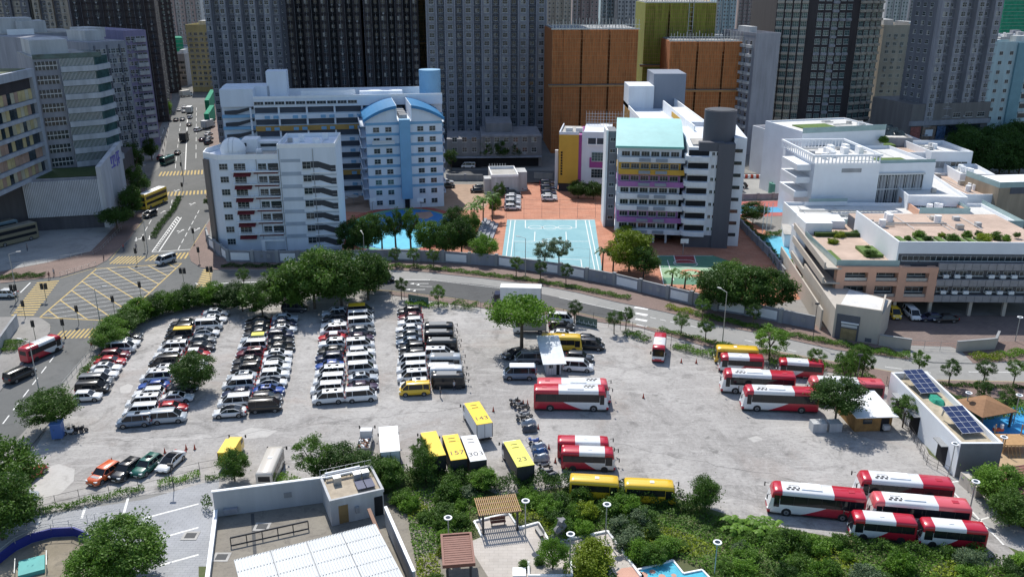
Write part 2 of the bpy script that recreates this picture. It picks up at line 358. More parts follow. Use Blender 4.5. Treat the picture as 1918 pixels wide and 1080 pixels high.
def arrow(px, py, rz, L=3.2, kind=0):
    c = P(px, py); M = Matrix.Rotation(rz, 2); t = lambda x, y: Vector((c.x, c.y)) + M @ Vector((x, y))
    wm.sheet([t(-L / 2, -.1), (t(L / 2 - .9, -.1)), t(L / 2 - .9, .1), t(-L / 2, .1)], Z1 + .006)
    wm.sheet([t(L / 2 - .9, -.45), t(L / 2, 0), t(L / 2 - .9, .45)], Z1 + .006)
    if kind: wm.sheet([t(0, .1), t(.5, 1.1), t(-.2, 1.1)], Z1 + .006)
for a in [(369, 430, 1.5, 3.5, 1), (339, 433, 1.5, 3.5, 1), (255, 448, -1.2, 3.5, 1), (280, 445, -1.2, 3.5, 0), (361, 382, 1.5, 3.5, 1), (305, 397, 1.5, 3, 0), (332, 357, 1.5, 3, 1)]: arrow(*a)
wl((403, 531), (600, 523), .3); wl((403, 531), (398, 545), .25); wl((410, 545), (540, 541), .15)
wl((600, 523), (806, 524), .3, .020); wl((806, 524), (1000, 547), .12, .020); wl((1047, 557), (1180, 586), .15, .020)
arrow(785, 531, 3.14, 4, 1); arrow(778, 542, 3.14, 4, 1); wl((786, 536), (818, 537), .15, .020)
for (a, b, n) in [((1180, 586), (1330, 618), 8), ((1392, 636), (1500, 660), 4), ((1600, 679), (1760, 700), 3), ((1700, 695), (1918, 697), 4)]:
    A, B = Vector(V2(P(*a))), Vector(V2(P(*b)))
    for i in range(n): wm.line(A.lerp(B, (i + .1) / n), A.lerp(B, (i + .7) / n), .16, .020)
for i in range(4): wl((1188 + i * 1, 575 + i * 11), (1214 - i * 1, 579 + i * 11), .9, .020)
for i in range(len(bot) - 1):
    a, b = bot[i], bot[i + 1]; ym.line(P(a[0], a[1] - 2), P(b[0], b[1] - 2), .12, .020)
struct("road_marking", ym, painty); struct("road_marking", wm, paintw)
# drive entrance
struct("driveway", MB().prism(PL([(1706, 672), (1745, 679), (1822, 681), (1800, 658), (1780, 650), (1705, 648)]), -.01, .13), asphl)
struct("drop_off_yard", MB().sheet(PL([(1640, 590), (1930, 590), (1930, 640), (1780, 655), (1700, 648), (1640, 640)]), .016), tiles("drop_off_brick", (.17, .13, .12), (.21, .16, .14), .8, .02))
# ---- foreground
pat = patchy("pale_concrete_patch", [(.42, .405, .385), (.48, .465, .445), (.30, .29, .275)], (.1, .6))
for i, q in enumerate([[(62, 930), (70, 880), (110, 868), (140, 878), (138, 900), (112, 925), (80, 935)], [(440, 812), (470, 800), (520, 806), (500, 818), (460, 822)], [(224, 725), (240, 718), (250, 722), (244, 735), (226, 736)], [(1400, 820), (1418, 816), (1430, 822), (1412, 828)]]): struct("concrete_patch", MB().sheet(PL(q), .005 + .001 * i), pat)
crk = MB(); rdc = random.Random(4)
for (a, c) in [((380, 820), (620, 790)), ((620, 790), (900, 760)), ((1150, 830), (1500, 900)), ((1000, 800), (960, 900)), ((150, 830), (390, 812))]:
    A, B = P(*a), P(*c); pr = A
    for k in range(1, 15): q = A.lerp(B, k / 14) + Vector((rdc.uniform(-.4, .4), rdc.uniform(-.5, .5), 0)); crk.line(pr, q, rdc.uniform(.03, .08), .011); pr = q
struct("ground_cracks", crk, mat("crack_dark", (.13, .125, .12), .9, .2))
grayp = tiles("grey_block_paving", (.31, .32, .34), (.34, .35, .37), .8, .015)
struct("plaza_paving", MB().sheet(PL([(-20, 1010), (-20, 990), (50, 968), (270, 935), (395, 900), (412, 890), (400, 1000), (374, 1200), (-20, 1200), (-20, 1100)]), .012), grayp)
pm = MB()
for a, b in [((75, 965), (70, 985)), ((160, 948), (153, 970)), ((240, 932), (227, 978)), ((270, 970), (372, 943)), ((290, 1010), (372, 987)), ((300, 1058), (372, 1038))]: pm.line(P(*a), P(*b), .28, .018)
struct("paving_bands", pm, paintw)
park = MB().sheet(PL([(700, 880), (850, 885), (940, 930), (1050, 912), (1260, 930), (1400, 975), (1560, 1005), (1840, 1015), (1850, 1060), (1930, 1060), (1930, 1250), (372, 1250), (372, 1060), (640, 1060)]), .016)
struct("planting_bed", park, park_m)
struct("planting_bed", MB().sheet(PL([(1700, 735), (1930, 748), (1930, 1060), (1850, 990), (1800, 890), (1740, 850)]), .016), park_m)
beige = tiles("beige_paving", (.46, .42, .38), (.50, .46, .42), 1.0, .01)
def rim(pts, z=.25, w=.25, m=whitec):
    b = MB()
    for i in range(len(pts) - 1):
        a, c = Vector(V2(P(*pts[i]))), Vector(V2(P(*pts[i + 1]))); d = (c - a).normalized(); k = Vector((-d.y, d.x)) * w / 2
        b.prism([a + k, c + k, c - k, a - k], 0, z + .001 * i)
    return b
plz = [(888, 978), (953, 962), (972, 990), (1008, 980), (1030, 1018), (1138, 996), (1200, 1080), (1200, 1200), (830, 1200), (828, 1050), (870, 1018), (902, 1005)]
struct("park_paving", MB().sheet(PL(plz), .022), beige)
tag(rim(plz[11:] + plz[:7]).build("kerb", whitec), "low white kerb around the beige park terrace", "kerb")
pool = [(1193, 1068), (1260, 1050), (1280, 1075), (1315, 1068), (1335, 1090), (1335, 1200), (1193, 1200)]
struct("mosaic_pool_floor", MB().sheet(PL(pool), .030), mat("turquoise_mosaic", (.08, .44, .58), .3, .2, 2.5, detail=8))
fl = MB()
for (x, y, r) in [(1180, 1078, 1.5), (1222, 1070, .35), (1240, 1079, .4), (1205, 1076, .5), (1262, 1077, .3)]: fl.sheet([(P(x, y).x + r * math.cos(t * .7), P(x, y).y + r * math.sin(t * .7)) for t in range(9)], .036)
struct("mosaic_pattern", fl, mat("coral_mosaic", (.5, .27, .2), .5, .1))
tag(rim(pool[:5], .2, .2).build("kerb", whitec), "white edging along the turquoise mosaic floor", "kerb")
# narrow path left of planting, right path
struct("path", MB().sheet(PL([(739, 918), (748, 918), (760, 960), (775, 1010), (785, 1100), (755, 1100), (752, 1020), (745, 960)]), .026), conc)
struct("path", MB().sheet(PL([(1745, 880), (1790, 885), (1930, 1000), (1930, 1040), (1880, 1020), (1830, 975), (1770, 905)]), .026), patchy("grey_path", [(.33, .32, .31), (.38, .37, .36), (.25, .25, .24)], (.2, .7)))
rp = MB()
for a, b in [((1766, 905), (1812, 898)), ((1830, 975), (1930, 945)), ((1792, 888), (1930, 985)), ((1775, 910), (1880, 1020))]: rp.line(P(*a), P(*b), .22, .034)
struct("path_bands", rp, paintw)
struct("path", MB().sheet(PL([(1700, 722), (1930, 728), (1930, 742), (1715, 738)]), .14), brickp)
struct("play_area", MB().sheet(PL([(1775, 770), (1930, 760), (1930, 860), (1860, 870), (1800, 820)]), .022), mat("sky_blue_rubber", (.03, .30, .62), .6, .12, 1))
struct("play_area", MB().sheet(PL([(1850, 825), (1930, 810), (1930, 900), (1860, 880)]), .028), mat("sand_rubber", (.42, .30, .18), .8, .12, 1))
# ================================================================ VEHICLES
paint = objcol("car_paint", .3, .7)
cglass = mat("car_glass", (.012, .015, .02), .06, 0, spec=.45)
tyre = mat("tyre_rubber", (.025, .025, .027), .9, 0); rimm = mat("wheel_rim", (.35, .36, .37), .35, 0, metal=.8)
lamp_m = mat("headlamp_lens", (.75, .78, .8), .15, 0); tail_m = mat("tail_lamp", (.35, .01, .01), .25, 0)
blackp = mat("black_trim", (.03, .03, .032), .5, 0)
plate_m = mat("number_plate", (.7, .7, .66), .6, 0)
def loft(mb, secs, mi=0, smooth=True, caps=True):
    n = len(secs[0]); o = []
    for s_ in secs: o += s_
    fs = []
    for k in range(len(secs) - 1):
        for i in range(n): fs.append((k * n + i, k * n + (i + 1) % n, (k + 1) * n + (i + 1) % n, (k + 1) * n + i))
    mb.add(o, fs, mi, smooth)
    if caps: mb.add(secs[0], [tuple(range(n - 1, -1, -1))], mi, False); mb.add(secs[-1], [tuple(range(n))], mi, False)
def wheel_mesh(r, w):
    b = MB(); b.tube((0, -w / 2, 0), (0, w / 2, 0), r, n=16, mi=0); b.tube((0, -w / 2 - .012, 0), (0, w / 2 + .012, 0), r * .62, n=12, mi=1)
    b.tube((0, -w / 2 - .02, 0), (0, w / 2 + .02, 0), r * .2, n=8, mi=0)
    return proto(b, "wheel", [tyre, rimm])
WH = {r: wheel_mesh(r, w) for r, w in ((.33, .22), (.36, .24), (.48, .28), (.30, .12))}
#   L W H belt  (x, z_hood/top) profile, cabin: x_rear_base, x_rear_top, x_front_top, x_front_base
SPEC = {
 'sedan': dict(L=4.75, W=1.82, H=1.45, belt=.92, prof=[(-2.37, .70), (-2.25, .95), (-1.7, 1.02), (-1.0, .95), (.9, .93), (1.9, .82), (2.25, .70), (2.37, .55)], cab=(-1.85, -1.05, .35, 1.15)),
 'fastback': dict(L=4.75, W=1.88, H=1.45, belt=.92, prof=[(-2.37, .75), (-2.2, .98), (-1.7, 1.0), (-1.0, .95), (1.0, .93), (1.9, .80), (2.25, .66), (2.37, .50)], cab=(-2.1, -.75, .35, 1.35)),
 'suv': dict(L=4.65, W=1.87, H=1.66, belt=1.05, prof=[(-2.32, .75), (-2.25, 1.08), (-1.7, 1.08), (-1.0, 1.05), (1.0, 1.04), (1.8, .98), (2.2, .85), (2.32, .6)], cab=(-2.2, -1.75, .35, 1.1)),
 'hatch': dict(L=4.0, W=1.72, H=1.52, belt=.98, prof=[(-2.0, .75), (-1.95, 1.0), (-1.5, 1.0), (-.8, .98), (.8, .97), (1.5, .88), (1.9, .76), (2.0, .55)], cab=(-1.9, -1.45, .2, .95)),
 'mpv': dict(L=4.85, W=1.86, H=1.93, belt=1.12, prof=[(-2.46, .8), (-2.4, 1.15), (-1.7, 1.13), (-1.0, 1.12), (1.3, 1.1), (2.0, 1.02), (2.38, .88), (2.46, .6)], cab=(-2.38, -2.2, .85, 1.75)),
 'van': dict(L=4.75, W=1.72, H=2.02, belt=1.2, prof=[(-2.37, .8), (-2.34, 1.22), (-1.7, 1.2), (-1.0, 1.2), (1.5, 1.18), (2.0, 1.1), (2.3, .95), (2.37, .6)], cab=(-2.3, -2.22, 1.2, 2.05)),
}
def car_meshes(k):
    s = SPEC[k]; W = s['W'] / 2; b = MB(); secs = []
    for x, zt in s['prof']:
        e = abs(x) / (s['L'] / 2); w = W * (1 - .10 * max(0, e - .78) / .22 * 1.3 if e > .78 else 1)
        zl = .24 if e < .9 else .34
        secs.append([(x, -w * .92, zl), (x, -w, .45), (x, -w, zt - .16), (x, -w * .93, zt - .04), (x, -w * .6, zt + .02), (x, w * .6, zt + .02), (x, w * .93, zt - .04), (x, w, zt - .16), (x, w, .45), (x, w * .92, zl)])
    loft(b, secs)
    xrb, xrt, xft, xfb = s['cab']; zb = s['belt'] - .04; zt = s['H']
    wb, wt = W * .93, W * (.74 if k in ('sedan', 'fastback', 'hatch') else .80)
    # roof skin
    rt = .06; xm = (xrt + xft) / 2
    R_ = [[(xrt - .06, -wt * .92, zt - .07), (xrt - .06, wt * .92, zt - .07), (xrt - .06, wt * .92, zt - .02), (xrt - .06, -wt * .92, zt - .02)]]
    for x in (xrt + .15, xm, xft - .1):
        R_.append([(x, -wt - .015, zt - .09), (x, wt + .015, zt - .09), (x, wt * .85, zt + .02), (x, -wt * .85, zt + .02)])
    R_.append([(xft + .04, -wt * .95, zt - .09), (xft + .04, wt * .95, zt - .09), (xft + .04, wt * .85, zt - .04), (xft + .04, -wt * .85, zt - .04)])
    if k != 'fastback': loft(b, R_)
    # pillars
    for sy in (-1, 1):
        b.tube((xfb, sy * wb, zb), (xft, sy * wt, zt - .05), .045, n=5); b.tube((xrb, sy * wb, zb), (xrt, sy * wt, zt - .05), .07, n=5)
        b.tube((xft, sy * (wt), zt - .05), (xrt, sy * wt, zt - .05), .05, n=5)
        xb = xfb - 1.15 if k != 'mpv' else xfb - 1.6
        b.tube((xb, sy * (wb + .005), zb), (xb - .05, sy * (wt + .01), zt - .05), .035, n=4)
        if k in ('suv', 'mpv', 'van'): b.tube((xrb + 1.0, sy * (wb + .005), zb), (xrt + .95, sy * (wt + .01), zt - .05), .06, n=4)
        b.box(xfb - .30, xfb - .12, sy * (wb + .13) - .08, sy * (wb + .13) + .08, zb + .02, zb + .15)
    body = proto(b, "body", [paint])
    g_ = MB(); zt2 = zt - .05
    if k == 'fastback': zt2 = zt + .0
    loft(g_, [[(xrb, -wb, zb - .03), (xrb, wb, zb - .03), (xrb + .02, wb * .99, zb), (xrb + .02, -wb * .99, zb)], [(xrt, -wb, zb - .03), (xrt, wb, zb - .03), (xrt, wt, zt2 - .03), (xrt, -wt, zt2 - .03)],
              [(xm, -wb, zb - .03), (xm, wb, zb - .03), (xm, wt, zt2), (xm, -wt, zt2)],
              [(xft, -wb, zb - .03), (xft, wb, zb - .03), (xft, wt, zt2 - .03), (xft, -wt, zt2 - .03)], [(xfb, -wb * .98, zb - .03), (xfb, wb * .98, zb - .03), (xfb, wb * .97, zb), (xfb, -wb * .97, zb)]], smooth=False)
    gl = proto(g_, "windows", [cglass])
    h = MB(); xf = s['L'] / 2; zl = s['prof'][-2][1]
    h.box(xf - .22, xf - .02, -.22, .2, -.09, .07)
    hl = proto(MB().box(-.16, .10, -.2, .2, -.07, .07), "headlight", [lamp_m])
    tl = proto(MB().box(-.06, .12, -.16, .16, -.12, .12), "tail_light", [tail_m])
    bm_ = MB().box(xf - .12, xf + .02, -W * .55, W * .55, .34, .5).box(-xf - .02, -xf + .1, -W * .6, W * .6, .3, .42).box(-xf + .5, xf - .5, -W * .98, W * .98, .2, .3)
    for sx in (-1, 1):
        for sy in (-1, 1): bm_.tube((sx * s['L'] * .295, sy * (W - .12), .36), (sx * s['L'] * .295, sy * (W + .004), .36), .41, n=14)
    tr = proto(bm_, "bumper_trim", [blackp])
    sr = proto(MB().box(-.35, .35, -.42, .42, -.01, .035), "sunroof", [cglass])
    pl = proto(MB().box(-.01, .02, -.26, .26, -.06, .06), "number_plate", [plate_m])
    return dict(body=body, gl=gl, hl=hl, tl=tl, tr=tr, sr=sr, pl=pl, s=s)
CM = {k: car_meshes(k) for k in SPEC}
CC = dict(white=(.72, .73, .74), silver=(.42, .46, .50), grey=(.16, .17, .18), dark=(.035, .038, .045), black=(.012, .012, .014), red=(.45, .02, .03), maroon=(.14, .015, .03), blue=(.02, .07, .30),
          navy=(.015, .025, .07), bluegrey=(.14, .19, .26), yellow=(.85, .56, .02), lime=(.78, .72, .10), orange=(.65, .12, .03), green=(.02, .12, .09), purple=(.045, .02, .05), cream=(.6, .56, .5), gold=(.78, .5, .03))
CW = dict(sedan="sedan", fastback="fastback car with a glass roof", suv="SUV", hatch="hatchback", mpv="people carrier", van="boxy van")
CN = dict(dark="charcoal", bluegrey="blue grey", lime="lime yellow", navy="navy blue", purple="dark purple", gold="golden yellow")
def car(kind, col, loc, rz, label, group=None, roof=None, sun_=0, cat=None, name=None):
    m = CM[kind]; s = m['s']
    t = thing(name or dict(sedan="sedan_car", fastback="fastback_car", suv="suv_car", hatch="hatchback_car", mpv="people_carrier", van="van")[kind], label, cat or ("van" if kind in ('van', 'mpv') else "car"), (loc[0], loc[1], loc[2] if len(loc) > 2 else .004), rz, group)
    c = CC[col] if isinstance(col, str) else col
    inst("body", m['body'], t, color=c); inst("windows", m['gl'], t)
    inst("bumper_trim", m['tr'], t)
    hx = s['L'] / 2; hw = s['W'] / 2 * .72; rw = .36 if kind in ('suv', 'mpv') else .33
    for sx in (-1, 1):
        for sy in (-1, 1): inst("wheel", WH[rw], t, (sx * s['L'] * .295, sy * (s['W'] / 2 - .11), rw))
    for sy in (-1, 1):
        inst("headlight", m['hl'], t, (hx - .15, sy * hw, s['prof'][-2][1] - .06)); inst("tail_light", m['tl'], t, (-hx + .0, sy * (hw + .02), s['prof'][1][1] - .16))
    inst("number_plate", m['pl'], t, (hx + .025, 0, .48))
    xm = (s['cab'][1] + s['cab'][2]) / 2
    if sun_ == 1: inst("sunroof", m['sr'], t, (xm + .15, 0, s['H'] + .01))
    if sun_ == 2:
        inst("sunroof", m['sr'], t, (xm + .75, 0, s['H'] + .005), scale=(.65, .8, 1)); inst("sunroof", m['sr'], t, (xm - .45, 0, s['H'] + .012), scale=(.65, .8, 1))
    if roof:
        L_ = s['cab'][2] - s['cab'][1]; MB().box(-L_ / 2, L_ / 2, -s['W'] * .38, s['W'] * .38, 0, .16).build("roof_panel", mat("roof_" + roof, CC[roof], .4, .05), t, (xm, 0, s['H'] - .02))
    return t
# rows: far px, near px, heading (deg added), list far->near
def row(far, near, items, side, desc, off=0.):
    A, B = Vector(V2(P(*far))), Vector(V2(P(*near))); d = (B - A); n = len(items)
    ang = math.atan2(d.y, d.x) + math.pi / 2          # to the right of the picture
    if side == 'L': ang += math.pi
    for i, it in enumerate(items):
        if it is None: continue
        p = A.lerp(B, i / (n - 1)); kind, col = it[0], it[1]; ro = it[2] if len(it) > 2 and isinstance(it[2], str) else None
        sr_ = it[2] if len(it) > 2 and not isinstance(it[2], str) else 0
        k = n - 1 - i
        pos = ("nearest of all" if k == 0 else ("%s from near end" % ORD[k]) if k < 8 else ("farthest of all" if i == 0 else "%s from far end" % ORD[i]))
        lab = "%s %s%s, %s, %s" % (CN.get(col, col), CW[kind].replace(" with a glass roof", ""), ", %s roof" % CN.get(ro, ro) if ro else (", sunroof" if sr_ else ""), pos, desc)
        j = random.uniform(-.25, .25); u = Vector((math.cos(ang), math.sin(ang)))
        q = p + u * j
        car(kind, col, (q.x, q.y), ang + R(random.uniform(-1.2, 1.2)), lab, "cars parked in the dusty car park", ro, sr_)
row((243, 637), (165, 749), [('suv', 'dark'), ('sedan', 'white'), ('van', 'white'), ('suv', 'maroon'), ('sedan', 'red'), ('sedan', 'white', 1), ('sedan', 'white'), ('mpv', 'grey'), ('mpv', 'black'), ('hatch', 'white')], 'R', "single column by left hedge")
row((347, 611), (254, 796), [('sedan', 'dark'), ('suv', 'black'), ('mpv', 'black', 'gold'), ('sedan', 'dark'), ('mpv', 'white', 2), ('suv', 'white', 1), ('mpv', 'black'), ('sedan', 'white', 1), ('mpv', 'white', 2), ('sedan', 'blue'), ('suv', 'white'), ('mpv', 'white', 2), ('mpv', 'white'), ('mpv', 'bluegrey', 1)], 'L', "left file, round tree row")
row((404, 592), (316, 789), [('sedan', 'silver', 1), ('sedan', 'white', 1), ('van', 'white'), ('fastback', 'white'), ('sedan', 'grey'), ('sedan', 'dark'), ('hatch', 'red', 'white'), ('suv', 'white'), ('suv', 'white'), None, ('sedan', 'black'), ('sedan', 'white', 1), ('sedan', 'red'), ('mpv', 'silver')], 'R', "right file, round tree row")
row((486, 607), (434, 778), [('sedan', 'black'), ('sedan', 'black'), ('sedan', 'dark'), ('suv', 'silver', 'lime'), ('mpv', 'white'), ('suv', 'maroon', 1), ('sedan', 'dark'), ('suv', 'black'), ('sedan', 'silver', 1), ('mpv', 'white'), ('sedan', 'navy'), ('mpv', 'white'), ('fastback', 'white')], 'L', "left file, second double row")
row((536, 601), (500, 769), [('sedan', 'silver'), ('sedan', 'navy'), ('sedan', 'white', 1), ('suv', 'navy'), ('sedan', 'dark'), ('sedan', 'black'), ('sedan', 'white', 1), ('fastback', 'white'), ('suv', 'white'), ('suv', 'white'), ('fastback', 'white'), ('sedan', 'blue', 1), ('suv', 'dark'), ('van', 'black')], 'R', "right file, second double row")
row((626, 592), (613, 753), [('suv', 'silver', 1), ('suv', 'dark', 1), ('sedan', 'white'), ('mpv', 'white', 2), ('sedan', 'red', 'white'), ('suv', 'white', 1), ('sedan', 'black'), ('suv', 'navy'), ('sedan', 'blue'), ('mpv', 'white', 2), ('mpv', 'white'), ('mpv', 'white'), ('mpv', 'white', 2)], 'L', "left file, third double row")
row((676, 588), (679, 749), [('mpv', 'dark', 'gold'), ('van', 'white'), ('van', 'white'), ('sedan', 'grey'), ('sedan', 'purple'), ('mpv', 'white', 1), ('suv', 'white'), ('van', 'white'), ('mpv', 'white'), ('sedan', 'silver', 1), ('sedan', 'purple'), ('van', 'white')], 'R', "right file, third double row")
row((766, 589), (775, 728), [('suv', 'dark', 1), ('sedan', 'maroon'), ('suv', 'white'), ('sedan', 'white'), ('sedan', 'grey'), ('sedan', 'bluegrey'), ('suv', 'dark'), ('suv', 'dark'), ('van', 'white'), ('mpv', 'white'), ('mpv', 'white', 2), ('suv', 'white', 1)], 'L', "file beside the dark minibuses")
def at_px(px, py): p = P(px, py); return (p.x, p.y, .004)
for kind, col, px, py, deg, lab, sr_ in [
 ('van', 'gold', 777, 738, 186, "golden yellow delivery van at the near end of the fourth row", 0),
 ('mpv', 'dark', 553, 583, 0, "dark grey van in the shade of the big hedge trees above the second double row", 0),
 ('van', 'white', 1050, 604, -8, "white estate van with a dark glass front, topmost of the cars behind the guard hut", 0),
 ('suv', 'black', 1052, 617, -6, "black SUV between the white estate van and the white saloon behind the guard hut", 0),
 ('sedan', 'white', 1054, 632, -5, "white saloon just above the yellow minibus roof behind the guard hut", 1),
 ('sedan', 'black', 1101, 641, -12, "black saloon, upper of the two dark cars right of the yellow minibus", 0),
 ('mpv', 'black', 1106, 653, -10, "black people carrier, lower of the two dark cars right of the yellow minibus", 0),
 ('suv', 'dark', 1086, 676, -8, "dark people carrier parked right of the metal guard hut", 0),
 ('mpv', 'white', 1083, 693, -7, "white people carrier nearest the viewer beside the guard hut", 0),
 ('sedan', 'black', 965, 668, 205, "black saloon parked askew below the spreading tree", 0),
 ('van', 'grey', 990, 679, 180, "grey panel van behind the old blue van", 0),
 ('suv', 'black', 238, 888, 252, "black SUV second from left in the bottom row of four cars", 1),
 ('suv', 'green', 277, 880, 254, "metallic green and silver SUV in the bottom row of four cars", 1),
 ('fastback', 'white', 321, 871, 258, "white car with black roof panels at the right of the bottom four", 1),
 ('mpv', 'black', 39, 709, 68, "black people carrier driving down the lower left road", 0),
 ('suv', 'white', 10, 556, 180, "white car entering the junction at the left picture edge", 0),
 ('suv', 'black', 281, 406, 256, "black car following behind the yellow double-decker", 0),
 ('van', 'silver', 311, 493, 240, "silver minibus crossing the yellow box junction", 0),
 ('suv', 'silver', 517, 538, 180, "silver car half hidden by trees on the curved road", 0),
 ('mpv', 'black', 717, 527, 0, "black van on the curved road right of the big trees", 0)]:
    p = at_px(px, py)
    if px < 400 and py < 560 or px > 500 and py < 545: p = (p[0], p[1], .03)
    car(kind, col, p, R(deg), lab, None, None, sr_)
# pickup and old blue van
t = car('suv', 'orange', at_px(197, 895), R(250), "orange red estate pickup leftmost in the bottom row of four cars", sun_=0, name="pickup_truck", cat="pickup")
MB().box(-1.05, -.3, -.6, .6, 0, .04).build("load_cover", mat("grey_cover", (.3, .3, .32), .6, .1), t, (.0 + 2.0, 0, 1.0))
t = car('van', 'bluegrey', (P(973, 708).x, P(973, 708).y, .004), R(180), "old blue grey van with a white roof in front of the grey van")
MB().box(-2.1, 1.4, -.66, .66, 0, .12).build("roof_panel", whitec, t, (0, 0, 2.0)); t.scale = (1.12, 1.15, 1.1)
# street traffic far up the main road
for kind, col, px, py, deg, lab in [('sedan', 'black', 270 + 63, 289, 100, "black car near the centre kerb by the crossing lamp"), ('suv', 'white', 371, 246, 80, "white car alone in the middle of the sunny road"), ('sedan', 'purple', 381, 264, 80, "dark red car beside the white cars queued at the right kerb"),
 ('sedan', 'white', 391, 254, 80, "white car first of the queue at the sunny right kerb"), ('sedan', 'silver', 392, 262, 80, "silver car second of the queue at the right kerb"), ('suv', 'dark', 391, 270, 80, "dark car last of the queue at the right kerb"),
 ('van', 'white', 356, 212, 100, "white van behind the white lorry in the sunny road"), ('suv', 'white', 356, 222, 100, "white car nearest behind the white vans uphill"), ('sedan', 'dark', 355, 236, 100, "dark car at the tail of the sunny road queue"), ('sedan', 'grey', 342, 226, 100, "grey car in the middle far lane"),
 ('sedan', 'dark', 330, 227, 100, "dark car in the left far lane"), ('sedan', 'silver', 345, 211, 100, "silver car up the road before the far crossing"), ('sedan', 'white', 336, 208, 100, "white car up the road in the left lane"), ('sedan', 'white', 345, 203, 100, "white car closest to the far junction"), ('suv', 'maroon', 301, 299, 100, "maroon car half hidden at the left kerb")]:
    p = P(px, py); car(kind, col, (p.x, p.y, .03), R(deg), lab, "cars on the far street")
# school and yard cars
i = 0
for (x0, y0, x1, y1, cols, d) in [(961, 366, 960, 393, ['black', 'white', 'white', 'silver', 'white', 'black', 'white'], "left of the brick drive"), (1025, 346, 1029, 376, ['navy', 'dark', 'navy', 'dark', 'navy', 'white', 'white'], "right of the brick drive")]:
    for k, c in enumerate(cols):
        f = k / (len(cols) - 1); p = P(x0 + (x1 - x0) * f, y0 + (y1 - y0) * f)
        car('sedan' if k % 2 else 'suv', c, (p.x, p.y, .02), R(2), "%s car, %s from the court, school row %s" % (CN.get(c, c), ORD[len(cols) - 1 - k], d), "cars in the school yard")
for kind, c, px, py, deg, lab in [('sedan', 'silver', 982, 355, 95, "silver car alone beside the white annex"), ('sedan', 'grey', 900, 354, 3, "grey car behind the dark one on the sandy school yard"), ('sedan', 'dark', 896, 360, 3, "dark saloon on the sandy school yard"), ('suv', 'white', 836, 345, 20, "white car beside the right wall of the blue gabled block"), ('suv', 'black', 838, 352, 20, "black car beside the right wall of the blue gabled block"),
 ('van', 'white', 877, 315, 180, "white minibus on the street behind the flat annex"), ('van', 'white', 1378, 359, 180, "white van by the back yard wall"), ('suv', 'black', 1385, 352, 180, "black car behind the white van at the back yard"),
 ('van', 'gold', 1671, 592, 268, "yellow school van under the peach building"), ('van', 'white', 1706, 594, 268, "white minibus under the peach building"), ('sedan', 'navy', 1743, 600, 180, "dark blue car under the grey wing"), ('sedan', 'black', 1768, 602, 180, "black car in the shade under the grey wing")]:
    p = P(px, py); car(kind, c, (p.x, p.y, .025), R(deg), lab)
car('hatch', 'red', at_px(62, 893), R(75), "bright red small car half under the tree at the bottom left corner")
# ---------------------------------------------------------------- buses
def livery(name, L, W, H, kind):
    """painted pattern of the body in object coordinates: red tail, white middle, red cap at the front"""
    if name in MATS: return MATS[name]
    m = bpy.data.materials.new(name); m.use_nodes = True; MATS[name] = m; t = m.node_tree; b = t.nodes["Principled BSDF"]
    b.inputs["Roughness"].default_value = .3; b.inputs["Coat Weight"].default_value = .5
    tc = _n(t, "ShaderNodeTexCoord"); sp = _n(t, "ShaderNodeSeparateXYZ"); t.links.new(tc.outputs["Object"], sp.inputs[0])
    def M_(op, a, bb):
        n = _n(t, "ShaderNodeMath", operation=op)
        for i_, v in enumerate((a, bb)):
            if isinstance(v, (int, float)): n.inputs[i_].default_value = v
            else: t.links.new(v, n.inputs[i_])
        return n.outputs[0]
    x, z = sp.outputs[0], sp.outputs[2]
    zz = M_('SUBTRACT', 1.0, M_('DIVIDE', M_('SUBTRACT', z, .35), 1.75)); zz = M_('MAXIMUM', zz, 0.); zz = M_('POWER', zz, 1.4)
    xb = M_('ADD', -L * .17, M_('MULTIPLY', zz, L * .32))
    rear = M_('LESS_THAN', x, xb)
    front = M_('MULTIPLY', M_('GREATER_THAN', x, L * (.36 if L > 9 else .30)), M_('GREATER_THAN', z, H * .70))
    low = M_('MULTIPLY', M_('GREATER_THAN', x, L * .47), M_('LESS_THAN', z, .75))
    f = M_('MAXIMUM', M_('MAXIMUM', rear, front), low)
    mx = _n(t, "ShaderNodeMix", data_type='RGBA'); t.links.new(f, mx.inputs[0])
    w_, r_ = ((.72, .73, .74), (.46, .014, .035)) if kind != 'faded' else ((.72, .73, .74), (.62, .10, .12))
    mx.inputs[6].default_value = (*w_, 1); mx.inputs[7].default_value = (*r_, 1)
    t.links.new(mx.outputs[2], b.inputs["Base Color"]); return m
